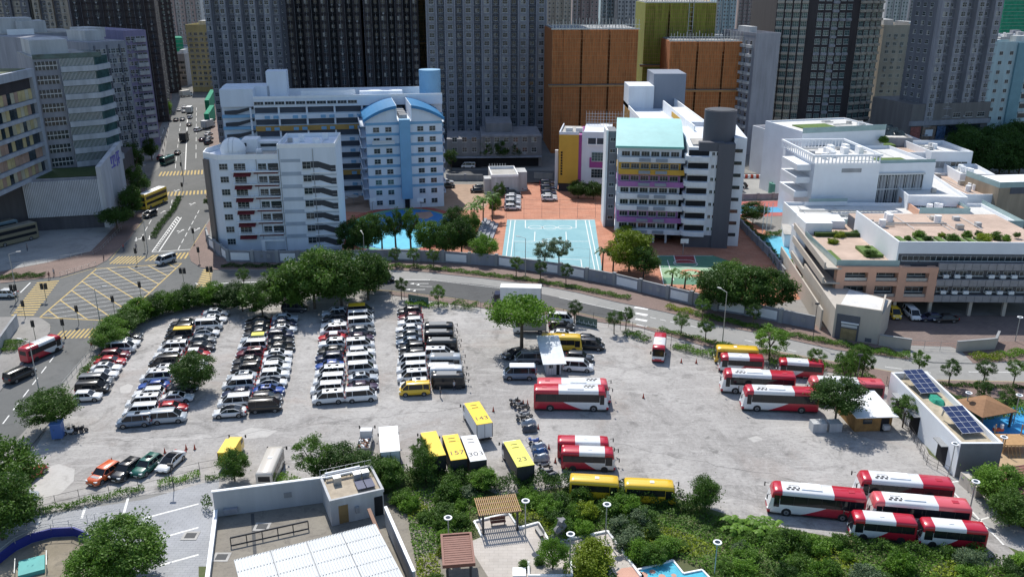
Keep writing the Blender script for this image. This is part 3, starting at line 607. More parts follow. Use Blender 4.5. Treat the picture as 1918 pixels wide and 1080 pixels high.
def bus_meshes(L, W, H, coach):
    b = MB(); w = W / 2; xf = L / 2; secs = []
    rake = .55 if coach else .30
    def sec(x, ws, zt, zl=.32): return [(x, -w * ws * .97, zl), (x, -w * ws, zl + .25), (x, -w * ws, zt - .38), (x, -w * ws * .96, zt - .14), (x, -w * ws * .82, zt), (x, w * ws * .82, zt), (x, w * ws * .96, zt - .14), (x, w * ws, zt - .38), (x, w * ws, zl + .25), (x, w * ws * .97, zl)]
    secs = [sec(-xf, .93, H - .18), sec(-xf + .12, .99, H - .03), sec(-xf + .5, 1, H), sec(0, 1, H), sec(xf - 1.1, 1, H), sec(xf - rake - .15, .99, H - .06), sec(xf - rake, .97, H - .2)]
    secs += [[(p[0] + (rake * min(1, max(0, (H - p[2] - .1) / (H * .55)))), p[1] * .965, p[2] - (.12 if p[2] > H * .6 else 0)) for p in secs[-1]]]
    loft(b, secs)
    body = b
    zw0, zw1 = (1.55, H - .55) if coach else (1.35, H - .5)
    sw = {}
    for sy in (-1, 1):
        s = MB(); s.box(-xf + .25, xf - 1.35, sy * (w + .008) - .012, sy * (w + .008) + .012, zw0, zw1, 0)
        n = int((L - 1.6) / 1.35)
        for i in range(1, n): x = -xf + .25 + (L - 1.6) * i / n; s.box(x - .03, x + .03, sy * (w + .022) - .008, sy * (w + .022) + .008, zw0, zw1, 1)
        sw[sy] = proto(s, "side_window", [cglass, blackp])
    # front side glass (door / driver) curved panel
    dglass = [proto(MB().box(xf - 1.3, xf - rake - .12, sy * (w + .006) - .012, sy * (w + .006) + .012, zw0 - .35, zw1 - .05), "cab_window", [cglass]) for sy in (-1, 1)]
    ws = MB(); x0 = xf - rake
    z1 = H - .38; z0 = 1.0 if coach else 1.2
    def fx(z): return x0 + rake * min(1, max(0, (H - z - .1) / (H * .55)))
    cols = [z1, (z1 * 2 + z0) / 3, (z1 + 2 * z0) / 3, z0]
    vs = []
    for z in cols: vs += [(fx(z) + .02, -w * .9, z), (fx(z) + .06, 0, z), (fx(z) + .02, w * .9, z)]
    ws.add(vs, [(i * 3 + j, i * 3 + 3 + j, i * 3 + 4 + j, i * 3 + 1 + j) for i in range(3) for j in range(2)], 0, True)
    wsm = proto(ws, "windscreen", [cglass])
    rw_ = proto(MB().box(-xf - .012, -xf + .02, -w * .7, w * .7, H * .55, H - .5), "rear_window", [cglass])
    mirm = []
    for sy in (-1, 1):
        mir = MB(); mir.tube((x0 + .3, sy * w * .9, H - .5), (x0 + .75, sy * (w + .18), H - .6), .03, n=5).box(x0 + .68, x0 + .80, sy * (w + .18) - .1, sy * (w + .18) + .1, H - 1.05, H - .55); mirm.append(proto(mir, "mirror", [blackp]))
    hl = MB()
    for sy in (-1, 1): hl.box(xf - .1, xf + .03, sy * w * .72 - .18, sy * w * .72 + .18, .62, .82)
    hlm = proto(hl, "headlights", [lamp_m])
    sk_ = MB().box(-xf + .1, xf - .1, -w * .985, w * .985, .2, .33)
    r = .48 if coach else .36
    for x in (-L * .28, L * .30):
        for sy in (-1, 1): sk_.tube((x, sy * (w - .2), r + .02), (x, sy * (w + .006), r + .02), r + .1, n=16)
    return dict(body=body, sw=sw, dg=dglass, ws=wsm, rw=rw_, mir=mirm, hl=hlm, sk=proto(sk_, "skirt", [blackp]), L=L, W=W, H=H, r=r)
BM = dict(coach=bus_meshes(11.0, 2.48, 3.35, True), mini=bus_meshes(7.0, 2.08, 2.75, False), small=bus_meshes(5.3, 1.95, 2.35, False), cityminibus=bus_meshes(7.0, 2.06, 2.7, False), school=bus_meshes(6.2, 2.0, 2.7, False))
BMESH = {}
def bus(kind, loc, deg, label, style, group=None, extra=None, cat="bus"):
    m = BM[kind]
    name = dict(coach="coach", mini="minibus", small="small_minibus", cityminibus="minibus", school="minibus")[kind]
    t = thing(name, label, cat, (loc[0], loc[1], .006), R(deg), group)
    if style in ('livery', 'faded'): mm = livery("bus_paint_%s_%s" % (kind, style), m['L'], m['W'], m['H'], style)
    else: mm = paint
    if (kind, style in ('livery', 'faded') and style) not in BMESH: BMESH[(kind, style in ('livery', 'faded') and style)] = proto(m['body'], "body", [mm])
    bo = inst("body", BMESH[(kind, style in ('livery', 'faded') and style)], t)
    if style not in ('livery', 'faded'): bo.color = (*CC[style], 1)
    for sy in (-1, 1): inst("side_window", m['sw'][sy], t)
    [inst("cab_window", q, t) for q in m['dg']]; inst("windscreen", m['ws'], t); inst("rear_window", m['rw'], t); [inst("mirror", q, t) for q in m['mir']]; inst("headlights", m['hl'], t); inst("skirt", m['sk'], t)
    for x in (-m['L'] * .28, m['L'] * .30):
        for sy in (-1, 1): inst("wheel", WH[.48 if m['r'] > .4 else .36], t, (x, sy * (m['W'] / 2 - .13), m['r']))
    H, L = m['H'], m['L']
    if kind == 'coach':
        # air conditioner pod and hatch
        b = MB(); loft(b, [[(-1.3, -.7, 0), (-1.3, .7, 0), (-1.3, .6, .02), (-1.3, -.6, .02)], [(-1.1, -.8, 0), (-1.1, .8, 0), (-1.1, .7, .16), (-1.1, -.7, .16)], [(1.1, -.8, 0), (1.1, .8, 0), (1.1, .7, .16), (1.1, -.7, .16)], [(1.3, -.7, 0), (1.3, .7, 0), (1.3, .6, .02), (1.3, -.6, .02)]], smooth=False)
        b.build("roof_unit", whitec, t, (.6, -.1, H - .02))
        MB().box(-.35, .35, -.3, .3, 0, .05).build("roof_hatch", bo.active_material if style in ('livery', 'faded') else whitec, t, (-L * .36, 0, H - .005)).data.materials[0] = mat("hatch_red", (.42, .015, .04), .5, .05)
        if extra != 'plain':
            e = MB()
            for (x, y) in [(0, .35), (.55, .35), (1.1, .35), (-.28, -.02), (.3, -.02), (.85, -.02)]: e.tube((x, y, 0), (x, y, .012), .2, n=12)
            for k_ in range(7): e.box(-.2 + k_ * .17, -.08 + k_ * .17, -.52, -.40, 0, .01)
            e.build("roof_emblem", blackp, t, (L * .20, .25, H + (.0 if extra != 'mid' else 0)))
            e = MB()
            for k_ in range(5): e.box(k_ * .3, k_ * .3 + .2, 0, .06, 0, .012); e.box(k_ * .3, k_ * .3 + .06, -.2, .0, 0, .012); e.box(k_ * .3 + .1, k_ * .3 + .2, -.3, -.24, 0, .012)
            e.build("roof_lettering", mat("faded_red_ink", (.55, .16, .16), .6, 0), t, (-.6, .35, H + .152)).location.z = H + .001
            t.children[-1].location.x = -1.5
    elif kind in ('mini', 'school'):
        MB().box(-.25, .25, -.25, .25, 0, .07).build("roof_hatch", whitec if style != 'school' else painty, t, (.2, 0, H - .005))
    elif kind == 'small':
        MB().box(-1.9, 1.2, -.7, .7, 0, .06).build("roof_panel", mat("bus_roof_grey" if style != 'white' else "bus_roof_white", (.20, .21, .22) if style != 'white' else (.7, .7, .7), .4, .05), t, (0, 0, H - .01))
    return t
G1 = "red and white coaches and minibuses"
def bb(kind, px, py, deg, lab, style='livery', grp=G1, extra=None): return bus(kind, P(px, py), deg, lab, style, grp, extra)
bb('coach', 1069, 763, -2, "large red and white coach nearest the motorcycles, in front of its twin")
bb('coach', 1074, 750, -1.5, "faded red and white coach mostly hidden behind the coach nearest the motorcycles", 'faded')
bb('mini', 1093, 855, -3, "red and white minibus behind its twin beside the covered motorcycles")
bb('mini', 1101, 875, -4, "red and white minibus in front of its twin beside the covered motorcycles")
bb('mini', 1234, 664, 258, "red and white minibus standing alone by the roadside fence")
bb('mini', 1386, 694, 173, "red and white minibus directly below the yellow minibus in the upper right group")
bb('mini', 1496, 704, 170, "red and white minibus at the top right by the fence trees")
bb('coach', 1416, 733, 173, "red and white coach second from the front in the upper right group")
bb('coach', 1457, 765, 175, "red and white coach in front of the upper right group, beside the tree")
bb('coach', 1578, 748, 173, "faded coach half under the tree and metal roofed hut", 'faded')
bb('coach', 1523, 960, 170, "red and white coach leftmost in the lower right group, door ajar")
bb('coach', 1686, 938, 171, "red and white coach topmost in the lower right group")
bb('coach', 1713, 980, 171, "coach with a faded pink cap in the middle of the lower right group", 'faded')
bb('mini', 1648, 1004, 171, "left one of the two minibuses at the bottom right hedge")
bb('mini', 1777, 1018, 171, "right one of the two minibuses at the bottom right hedge")
bb('mini', 1377, 678, 173, "yellow minibus at the top of the upper right coach group", 'gold', None)
bb('school', 1114, 930, -6, "yellow minibus behind the hedge, left one of the two", 'gold', "yellow minibuses at the hedge")
bb('school', 1216, 938, -5, "yellow minibus behind the hedge, right one of the two", 'gold', "yellow minibuses at the hedge")
bb('mini', 1052, 655, -3, "yellow minibus partly behind the metal roofed guard hut", 'gold', None)
for px, py, st, lab in [(824, 628, 'black', "black minibus at the far end of the minibus file"), (824, 642, 'black', "black minibus second from the far end of the minibus file"), (830, 658, 'black', "black minibus just above the white people carrier in the minibus file"),
    (836, 688, 'silver', "silver grey minibus in the middle of the minibus file"), (838, 711, 'white', "white roofed minibus second from the near end of the file"), (841, 724, 'black', "black minibus at the near end of the minibus file")]:
    bus('small', P(px, py), 1, lab, st, "minibuses in the dark file")
car('mpv', 'white', at_px(824, 670), R(2), "white people carrier among the black minibuses, upper one", sun_=2)
car('mpv', 'white', at_px(830, 702), R(2), "white people carrier among the black minibuses, lower one")
bus('mini', P(509, 893), 92, "pinkish white minibus parked with its back to the viewer", 'cream')
bus('mini', P(80, 666), 68, "red and white minibus driving on the lower left road", 'livery')
# double decker
def decker(loc, deg, lab, col, col2):
    t = thing("double_decker_bus", lab, "bus", (loc[0], loc[1], .02), R(deg)); b = MB(); L, W, H = 11, 2.5, 4.3
    def s(x, w, z): return [(x, -w, .3), (x, -w, z - .2), (x, -w * .9, z), (x, w * .9, z), (x, w, z - .2), (x, w, .3)]
    loft(b, [s(-L / 2, 1.2, H - .1), s(-L / 2 + .3, 1.25, H), s(L / 2 - .5, 1.25, H), s(L / 2, 1.15, H - .25)], smooth=False); bo = b.build("body", paint, t); bo.color = (*(CC[col] if isinstance(col, str) else col), 1)
    MB().box(-L / 2 + .2, L / 2 - .6, -1.1, 1.1, 0, .05).build("roof", whitec if isinstance(col, str) else mat("dusty_bus_roof", (.22, .21, .18), .8, .2), t, (0, 0, H - .01))
    for z0, z1 in ((1.3, 2.0), (2.75, 3.6)):
        w_ = MB()
        for sy in (-1, 1): w_.box(-L / 2 + .4, L / 2 - .5, sy * 1.26 - .01, sy * 1.26 + .01, z0, z1)
        w_.box(L / 2 - .06, L / 2 + .03, -1.05, 1.05, z0 - .2, z1); w_.build("window_band", cglass, t)
    for x in (-3, 3.4):
        for sy in (-1, 1): inst("wheel", WH[.48], t, (x, sy * 1.13, .48))
    return t
decker(P(288, 385), 80 + 180, "yellow double-decker bus waiting on the left lane before the junction", 'gold', 'red')
decker(P(28, 455), 58, "old cream double-decker parked in the pale lot at left", (.20, .18, .12), 'red')
decker(P(-8, 450), 58, "pale blue double-decker cut off by the left picture edge", (.16, .24, .28), 'red')
bus('mini', P(311, 493), 240, "silver white minibus crossing the yellow box junction", 'silver') if False else None
bus('mini', P(672 - 554 + 0, 262) if False else P(314, 307), 262, "green roofed public minibus at the left kerb of the main road", 'green')
# ---------------------------------------------------------------- lorries
def text_mesh(s, size):
    c = bpy.data.curves.new("t", 'FONT'); c.body = s; c.size = size; c.align_x = 'CENTER'; c.align_y = 'CENTER'; c.extrude = .006
    o = bpy.data.objects.new("t", c); COL.objects.link(o); dg_ = bpy.context.evaluated_depsgraph_get(); me = bpy.data.meshes.new_from_object(o.evaluated_get(dg_))
    bpy.data.objects.remove(o); return me
def lettering(s, size, m, parent, loc, rot, name="lettering"):
    me = text_mesh(s, size); me.materials.clear(); me.materials.append(m); o = bpy.data.objects.new(name, me); COL.objects.link(o)
    o.parent = parent; o.location = loc; o.rotation_euler = rot; return o
def lorry(loc, deg, lab, boxcol, num=None, L=6.2, W=2.2, H=3.2, cab='white', body='white', dump=False, split=.30, group=None):
    t = thing("box_truck" if not dump else "pickup_truck", lab, "truck", (loc[0], loc[1], .006), R(deg), group); xf = L / 2
    cb = MB(); w = W / 2 * .93; zc = min(H - .35, 2.4)
    loft(cb, [[(xf - 1.5, -w, .4), (xf - 1.5, w, .4), (xf - 1.5, w * .95, zc), (xf - 1.5, -w * .95, zc)], [(xf - .35, -w, .4), (xf - .35, w, .4), (xf - .45, w * .92, zc), (xf - .45, -w * .92, zc)], [(xf, -w * .95, .4), (xf, w * .95, .4), (xf - .02, w * .95, 1.35), (xf - .02, -w * .95, 1.35)]], smooth=False)
    cb.build("cab", paint, t).color = (*CC[cab], 1)
    MB().add([(xf + .015, -w * .85, 1.38), (xf + .015, w * .85, 1.38), (xf - .38, w * .82, zc - .12), (xf - .38, -w * .82, zc - .12)], [(0, 1, 2, 3)]).box(xf - 1.3, xf - .5, -w - .01, -w + .03, 1.35, zc - .25).box(xf - 1.3, xf - .5, w - .03, w + .01, 1.35, zc - .25).build("windscreen", cglass, t)
    mm = MB()
    for sy in (-1, 1): mm.tube((xf - .2, sy * w, 1.9), (xf + .1, sy * (w + .22), 1.9), .025, n=5).box(xf + .04, xf + .12, sy * (w + .22) - .09, sy * (w + .22) + .09, 1.6, 2.05)
    mm.build("mirror", blackp, t)
    MB().box(-xf + .1, xf - .3, -.45, .45, .45, .75).box(-xf, -xf + .15, -W * .46, W * .46, .4, .6).build("chassis", blackp, t)
    if not dump:
        b = MB().box(-xf, xf - 1.6, -W / 2, W / 2, .8, H - .06); b.build("cargo_box", mat("cargo_" + body, CC[body], .5, .08, .8, streak=True), t)
        rr = MB().box(-xf - .03, xf - 1.57, -W / 2 - .03, W / 2 + .03, H - .06, H); 
        if num: rr.box(-xf + (L - 1.6) * (1 - split) - .03, -xf + (L - 1.6) * (1 - split) + .03, -W / 2, W / 2, H, H + .012)
        rr.build("cargo_roof", mat("cargo_top_" + boxcol, CC[boxcol], .45, .06, .8), t)
        ed = MB(); [ed.box(-xf - .02, -xf + .03, sy * W / 2 - .04, sy * W / 2 + .04, .8, H - .06) for sy in (-1, 1)]; ed.box(-xf - .025, -xf, -.02, .02, .85, H - .1); ed.build("door_seal", blackp, t)
        if num:
            lettering(num, 1.35, blackp, t, (-xf + 1.6, 0, H + .008), (0, 0, -math.pi / 2))
            v = MB()
            for k_ in range(2): v.box(xf - 2.6 - k_ * .8, xf - 2.54 - k_ * .8, -.45, .45, 0, .05)
            v.build("roof_rib", blackp, t, (0, 0, H))
    else:
        MB().box(-xf, xf - 1.6, -W / 2, W / 2, .8, .9).box(-xf, xf - 1.6, -W / 2, -W / 2 + .06, .9, 1.35).box(-xf, xf - 1.6, W / 2 - .06, W / 2, .9, 1.35).box(-xf, -xf + .06, -W / 2 + .06, W / 2 - .06, .9, 1.35).build("load_bed", mat("cargo_grey", (.3, .3, .3), .6, .1), t)
        j = MB(); rd = random.Random(3)
        for _ in range(40):
            x, y = rd.uniform(-xf + .2, xf - 1.9), rd.uniform(-W / 2 + .2, W / 2 - .2); a = rd.uniform(.1, .35)
            j.box(-a, a, -a * .4, a * .4, 0, .15, rd.randint(0, 1), Matrix.Translation((x, y, rd.uniform(.9, 1.3))) @ Matrix.Rotation(rd.uniform(0, 3), 4, 'Z') @ Matrix.Rotation(rd.uniform(-.5, .5), 4, 'X'))
        j.build("scrap_load", [mat("rust", (.2, .1, .06), .9, .3), whitec], t)
    for x in (-xf + 1.2, xf - .9):
        for sy in (-1, 1): inst("wheel", WH[.36], t, (x, sy * (W / 2 - .2), .36))
    return t
lorry(P(893, 803), 108, "yellow roofed box truck numbered 143 standing alone in the lot", 'yellow', "143", L=8.2, H=3.0, group="numbered box trucks")
lorry(P(850, 868), 104, "yellow roofed box truck numbered 157 beside the white roofed one", 'yellow', "157", L=8.0, W=2.05, H=3.0, body='dark', group="numbered box trucks")
lorry(P(885, 870), 104, "white roofed box truck numbered 303", 'white', "303", L=8.0, W=2.05, H=3.0, body='dark', group="numbered box trucks")
lorry(P(968, 880), 106, "yellow roofed box truck numbered 23 near the covered motorcycles", 'lime', "23", L=8.0, H=3.0, body='dark', group="numbered box trucks")
lorry(P(810, 862), 106, "yellow roofed box truck half hidden by a bush left of the one numbered 157", 'yellow', None, L=8.0, W=2.05, H=3.0, body='dark')
lorry(P(731, 864), 100, "long white box truck with a clean white roof", 'white', None, L=8.2, W=2.45, H=3.9)
lorry(P(685, 838), 92, "small white truck with scrap in its open bed", 'white', None, L=4.8, W=1.8, H=2.4, dump=True)
lorry(P(968, 570), 176, "white box lorry with a dark blue cab on the curved road behind the tree", 'white', None, L=9.5, W=2.4, H=3.9, cab='navy')
lorry(P(992, 622), 178, "white cabbed grey box truck behind the spreading tree trunk", 'grey', None, L=6.0, W=2.1, H=2.9, body='grey')
lorry(P(436, 858), 90, "small yellow van truck above the leafy bush at the lower left", 'yellow', None, L=5.2, W=1.9, H=2.4, cab='gold', body='gold')
lorry(P(346, 264), 100, "dark lorry on the main road between the two carriageways", 'dark', None, L=7.5, W=2.4, H=3.6, body='dark', cab='dark')
lorry(P(356, 212), 100, "white lorry on the sunny stretch of road", 'white', None, L=7, W=2.3, H=3.3)
lorry(P(391, 240), 80, "white lorry heading the queue at the sunny right kerb", 'white', None, L=8, W=2.4, H=3.6, body='silver')
lorry(P(349, 181), 60, "brown lorry crossing at the far end of the street", 'cream', None, L=7, W=2.4, H=3.4, body='cream')
# ---------------------------------------------------------------- motorcycles
def moto_mesh():
    b = MB(); b.box(-.35, .35, -.14, .14, .45, .75, 0).box(-.85, .05, -.13, .13, .72, .84, 0); b.tube((.4, 0, .75), (.68, 0, .3), .05, n=6); b.box(.1, .5, -.16, .16, .6, .92, 0)
    b.tube((.42, -.34, 1.02), (.42, .34, 1.02), .025, n=6, mi=1); b.tube((.42, 0, .75), (.40, 0, 1.05), .04, n=6); b.box(-1.0, -.65, -.2, .2, .84, 1.12, 0); b.tube((-.5, -.16, .35), (-.95, -.2, .45), .05, n=6, mi=1); b.box(.44, .5, -.1, .1, .85, 1.2, 1); return b
mo_body = proto(moto_mesh(), "body", [paint, rimm])
def moto(px, py, deg, lab, col, cover=None):
    p = P(px, py); t = thing("motorcycle", lab, "motorcycle", (p.x, p.y, .006), R(deg), "motorcycles in the diagonal row")
    inst("body", mo_body, t, color=CC[col])
    for x in (-.68, .70): inst("wheel", WH[.30], t, (x, 0, .30))
    if cover:
        c = MB(); rd = random.Random(px); S = []
        for x, w, z in [(-1.15, .2, .5), (-.95, .42, 1.05), (-.3, .45, .95), (.3, .5, 1.12), (.75, .45, .95), (1.05, .2, .5)]:
            S.append([(x, -w, .22), (x, -w * .9, z * .6 + rd.uniform(-.05, .05)), (x, -w * .35, z), (x, w * .35, z + rd.uniform(-.05, .05)), (x, w * .9, z * .6), (x, w, .22)])
        loft(c, S, smooth=False); c.build("cover", cover, t)
tarp_s = mat("silver_tarp", (.42, .46, .5), .35, .25, 2); tarp_d = mat("dark_tarp", (.07, .08, .10), .4, .3, 2); tarp_b = mat("blue_tarp", (.04, .12, .3), .4, .3, 2)
for px, py, deg, lab, col, cov in [(965, 757, 35, "black scooter topmost in the diagonal row", 'black', None), (973, 763, 15, "dark scooter second from the top of the row", 'dark', None), (981, 768, 20, "black motorcycle third in the row", 'black', None), (979, 788, 10, "black motorcycle in the middle of the row", 'black', None), (986, 783, 15, "grey scooter in the middle of the row", 'grey', None),
    (991, 797, 12, "motorcycle under a silver cover in the middle of the row", 'black', tarp_s), (993, 808, 12, "motorcycle under a black sheet below the silver covered one", 'black', tarp_d), (1003, 832, 15, "purple motorcycle right above the pale covers", 'blue', None), (1010, 842, 10, "motorcycle under a pale grey cover, upper of two", 'dark', tarp_s), (1013, 852, 10, "motorcycle under a bright blue cover", 'dark', tarp_b), (1015, 863, 10, "motorcycle under a wrinkled silver cover, lower of two", 'dark', tarp_s),
    (1022, 880, 12, "black motorcycle near the bottom of the row", 'black', None), (1028, 890, 12, "grey motorcycle near the bottom of the row", 'dark', None), (1034, 898, 10, "motorcycle under a dark grey cover at the bottom of the row", 'dark', tarp_d),
    (132, 814, 20, "white scooter under the round tree at left", 'white', None), (143, 812, 15, "black scooter under the round tree, left one", 'black', None), (152, 809, 15, "black scooter under the round tree, right one", 'black', None)]: moto(px, py, deg, lab, col, cov)
# cones
cone_m = proto((lambda b: b.box(-.2, .2, -.2, .2, 0, .05, 1).tube((0, 0, .05), (0, 0, .8), .15, .03, 10, 0).tube((0, 0, .4), (0, 0, .55), .085, .065, 10, 2))(MB()), "traffic_cone", [mat("cone_red", (.45, .06, .03), .6, .05), blackp, whitec])
for px, py, lab in [(1205, 745, "red traffic cone alone in the open lot"), (924, 770, "red traffic cone left of the motorcycles"), (980, 757, "red traffic cone next to the top scooter"), (988, 757, "red traffic cone beside the coach's rear"), (1008, 803, "red cone next to the silver covered motorcycle"), (1028, 840, "red cone next to the blue cover"), (1040, 866, "red cone beside the stacked minibuses"), (309, 848, "cone left of the white car in the bottom row"), (349, 841, "cone above right of the white car in the bottom row, left one"), (365, 841, "cone above right of the white car in the bottom row, right one"), (1276, 679, "dark cone near the alone minibus, left one"), (1304, 680, "dark cone near the alone minibus, right one"), (210, 866, "cone behind the orange pickup")]:
    p = P(px, py); o = inst("traffic_cone", cone_m, None, (p.x, p.y, .006)); tag(o, lab, "traffic cone", "traffic cones in the lot")
# ================================================================ BUILDINGS
WK = {}
def win_geo(w, h, st):
    b = MB(); fr = .06
    if st in ('std', 'ac', 'dark', 'wide', 'grid', 'cur'):
        b.box(-w / 2, w / 2, -.05, .02, 0, h, 1)                      # frame slab
        nx = 2 if st != 'wide' else max(3, int(w / 1.1)); nz = 1 if h < 1.3 or st == 'dark' else 2
        if st == 'grid': nx = max(2, int(w / .8)); nz = max(2, int(h / .8))
        for i in range(nx):
            for j in range(nz):
                x0 = -w / 2 + fr + (w - fr) * i / nx; x1 = -w / 2 + (w - fr) * (i + 1) / nx
                z0 = fr + (h - fr) * j / nz; z1 = (h - fr) * (j + 1) / nz
                b.box(x0, x1, -.065, -.045, z0, z1, 3 if (st == 'cur' and i == 0) else 0)
        b.box(-w / 2 - .08, w / 2 + .08, -.18, .0, -.12, -.02, 1)
        if st == 'ac': b.box(-.35, .35, -.55, -.05, -.75, -.2, 2)
    elif st == 'slot':
        b.box(-w / 2, w / 2, -.03, .02, 0, h, 0)
    return b
FR2 = {}
class Bld:
    def __init__(s, name, label, cat, p0, p1, group=None, z=0., frm=None, gls=None, acm=None):
        f = lambda p: p if isinstance(p, Vector) else P(*p)
        a, c = f(p0), f(p1); s.o = Vector((a.x, a.y, z)); d = Vector((c.x - a.x, c.y - a.y)); s.W = d.length; s.rz = math.atan2(d.y, d.x)
        s.t = thing(name, label, cat, s.o, s.rz, group); s.w = []; s.mats = [gls or glass, frm or frame, acm or grey, curt]; s.rd = random.Random(len(label) * 3)
        s.parts = {}
    def zt(s, py, x=0, y=0):
        v = s.o.to_2d() + Matrix.Rotation(s.rz, 2) @ Vector((x, y)); return ZT(v.y, py) - s.o.z
    def box(s, part, m, *bx):
        k = (part, m.name)
        if k not in s.parts: s.parts[k] = (MB(), m)
        for q in bx: s.parts[k][0].box(*q)
        return s.parts[k][0]
    def win(s, x, z, w, h, st='std', face='F', off=0.):
        s.w.append((x, z, round(w, 2), round(h, 2), st, face, off))
    def grid(s, x0, x1, z0, fh, n, nx, w, h, st='std', face='F', off=0., skip=None):
        for j in range(n):
            for i in range(nx):
                if skip and skip(i, j): continue
                q_ = s.rd.random(); s.win(x0 + (x1 - x0) * (i + .5) / nx, z0 + j * fh, w, h, (('cur' if q_ < .25 else 'ac' if q_ < .45 else st) if st in ('std', 'ac') else st), face, off)
    def done(s, D=10., nm="window"):
        for (part, mn), (mb, m) in s.parts.items():
            if part in SPL and len(mb.f) * 8 == len(mb.v) * 6 and 8 < len(mb.v) <= 8 * 60:
                nm_ = {'corridor_column': 'column', 'ground_floor_columns': 'column', 'parking_columns': 'column'}.get(part, part)
                for i in range(0, len(mb.v), 8): MB().add(mb.v[i:i + 8], [(0, 2, 3, 1), (4, 5, 7, 6), (0, 1, 5, 4), (2, 6, 7, 3), (0, 4, 6, 2), (1, 3, 7, 5)]).build(nm_, m, s.t)
            else: mb.build(part, m, s.t)
        cam_p = Vector((0, 0, HC)); R2 = Matrix.Rotation(s.rz, 3, 'Z'); L = []
        for (x, z, w, h, st, face, off) in s.w:
            if face == 'F': l, r = Vector((x, off, z)), 0.
            elif face == 'L': l, r = Vector((off, x, z)), -math.pi / 2
            else: l, r = Vector((s.W + off, x, z)), math.pi / 2
            n_ = Vector((math.sin(r), -math.cos(r), 0))
            wp = s.o + R2 @ l
            if (R2 @ n_).dot(cam_p - wp) < 0: continue
            L.append(((wp - cam_p).length / math.sqrt(w * h), l, r, w, h, st))
        L.sort(key=lambda q: q[0]); key = tuple(m.name for m in s.mats)
        rest = MB()
        for i, (d, l, r, w, h, st) in enumerate(L):
            if i < 96 or len(L) <= 100:
                k = (w, h, st, key)
                if k not in WK: WK[k] = proto(win_geo(w, h, st), nm, s.mats)
                inst(nm, WK[k], s.t, l, r)
            else:
                gq = win_geo(w, h, st); M = Matrix.Translation(l) @ Matrix.Rotation(r, 4, 'Z'); o = len(rest.v)
                rest.v += [tuple(M @ Vector(v)) for v in gq.v]; rest.f += [[a + o for a in f] for f in gq.f]; rest.m += gq.m; rest.sm += gq.sm
        if rest.v: tag(rest.build("upper_windows", s.mats, s.t), kind="stuff")
        return s.t
def wallmat(n, c, v=.2): return mat(n, c, .85, v, .5, streak=True, detail=8)
SPL = {'roof_house', 'corridor_column', 'ground_floor_columns', 'roof_unit', 'ac_unit', 'roof_shed', 'billboard', 'pilaster', 'louvre', 'roof_hut', 'balcony', 'planter', 'ac_cage', 'side_balcony', 'blue_box', 'parking_columns', 'roof_plant', 'planting_strip', 'curtain', 'vent', 'podium_window', 'water_tank', 'duct'}
curt = mat('window_curtain', (.34, .33, .30), .6, .3, .8)
acw = mat("ac_white", (.5, .5, .5), .6, .1)
def clutter(b, x0, x1, y0, y1, z, n):
    rd_ = random.Random(int(x1 * 7 + z * 3 + n))
    for q in range(n):
        x, y = rd_.uniform(x0, max(x0 + .1, x1 - 1.5)), rd_.uniform(y0, max(y0 + .1, y1 - 1.5)); k = rd_.randint(0, 3)
        if k == 0: b.box("roof_unit", [wt, steel, conc][q % 3], (x, x + rd_.uniform(.9, 1.8), y, y + 1.1, z, z + rd_.uniform(.7, 1.4)))
        elif k == 1: b.box("water_tank", whitec).tube((x, y, z), (x, y, z + 1.5), .7, n=10)
        elif k == 2: b.box("duct", steel, (x0, x, y, y + .35, z + .2, z + .5))
        else: b.box("pipe", frame, (x, x + .1, y0, y1, z + .1 + .01 * q, z + .2 + .01 * q))
# ---- generic residential tower: bays across the front
def tower(label, p0, p1, depth, H, wm, wm2=None, nb=8, fh=3.0, proud=1.6, cat="tower block", side=3, winw=1.5, winh=1.5, ledge=True, frm=None, gls=None, group=None, ztopy=-30, name="tower_block", z=0., pil=None, st='ac', zb=3.):
    b = Bld(name, label, cat, p0, p1, group, z=z, frm=frm, gls=gls); W = b.W; wm2 = wm2 or wm
    b.box("wall", wm, (0, W, 0, depth, 0, H)); nf = int(min(H - 3, b.zt(ztopy)) / fh)
    bw = W / nb; fc = b.box("bay", wm2)
    for i in range(nb):
        x0, x1 = i * bw, (i + 1) * bw
        if i % 2 == 0:
            b.box("bay", wm2, (x0 + .12, x1 - .12, -proud, .3, 0.5, H - 1)); off = -proud; n_ = 2 if bw > 4.5 else 1
            for q in range(n_): pass
            b.grid(x0 + .3, x1 - .3, zb, fh, nf, n_, min(winw, bw / n_ - .7), winh, st if i % 4 == 0 else 'std', off=off)
            if pil: b.box("pilaster", pil, (x0 - .35, x0 + .13, -proud - .5, .3, .5, H - 1), (x1 - .13, x1 + .35, -proud - .5, .3, .5, H - 1))
        else:
            b.grid(x0 + .3, x1 - .3, zb, fh, nf, 1, min(winw * .8, bw - 1), winh * .85, 'std', off=0)
        b.box("drain_pipe", gy2, (x0 - .1, x0 + .05, -.25, .05, 1, H - 2), (x0 + bw * .5 - .06, x0 + bw * .5 + .06, (-proud if i % 2 == 0 else 0) - .16, (-proud if i % 2 == 0 else 0) + .05, 1, H - 2))
        if ledge:
            for k in range(nf + 1):
                zz = zb - .75 + k * fh
                if i % 2 == 0: fc.box(x0 + .05, x1 - .05, -proud - .22, -proud + .1, zz, zz + .28)
                else: fc.box(x0 + .35, x1 - .35, -.35, .1, zz, zz + .25)
    if side:
        for face in ('L', 'R'): b.grid(1, depth - 1, zb, fh, nf, side, 1.4, 1.4, 'std', face)
    b.done(); return b
dk = wallmat("dark_tile", (.045, .04, .045)); gy = wallmat("grey_tile", (.15, .16, .19)); gy2 = wallmat("light_grey_tile", (.28, .29, .33)); bg_ = wallmat("beige_tile", (.40, .37, .32)); br = wallmat("brown_tile", (.085, .07, .07))
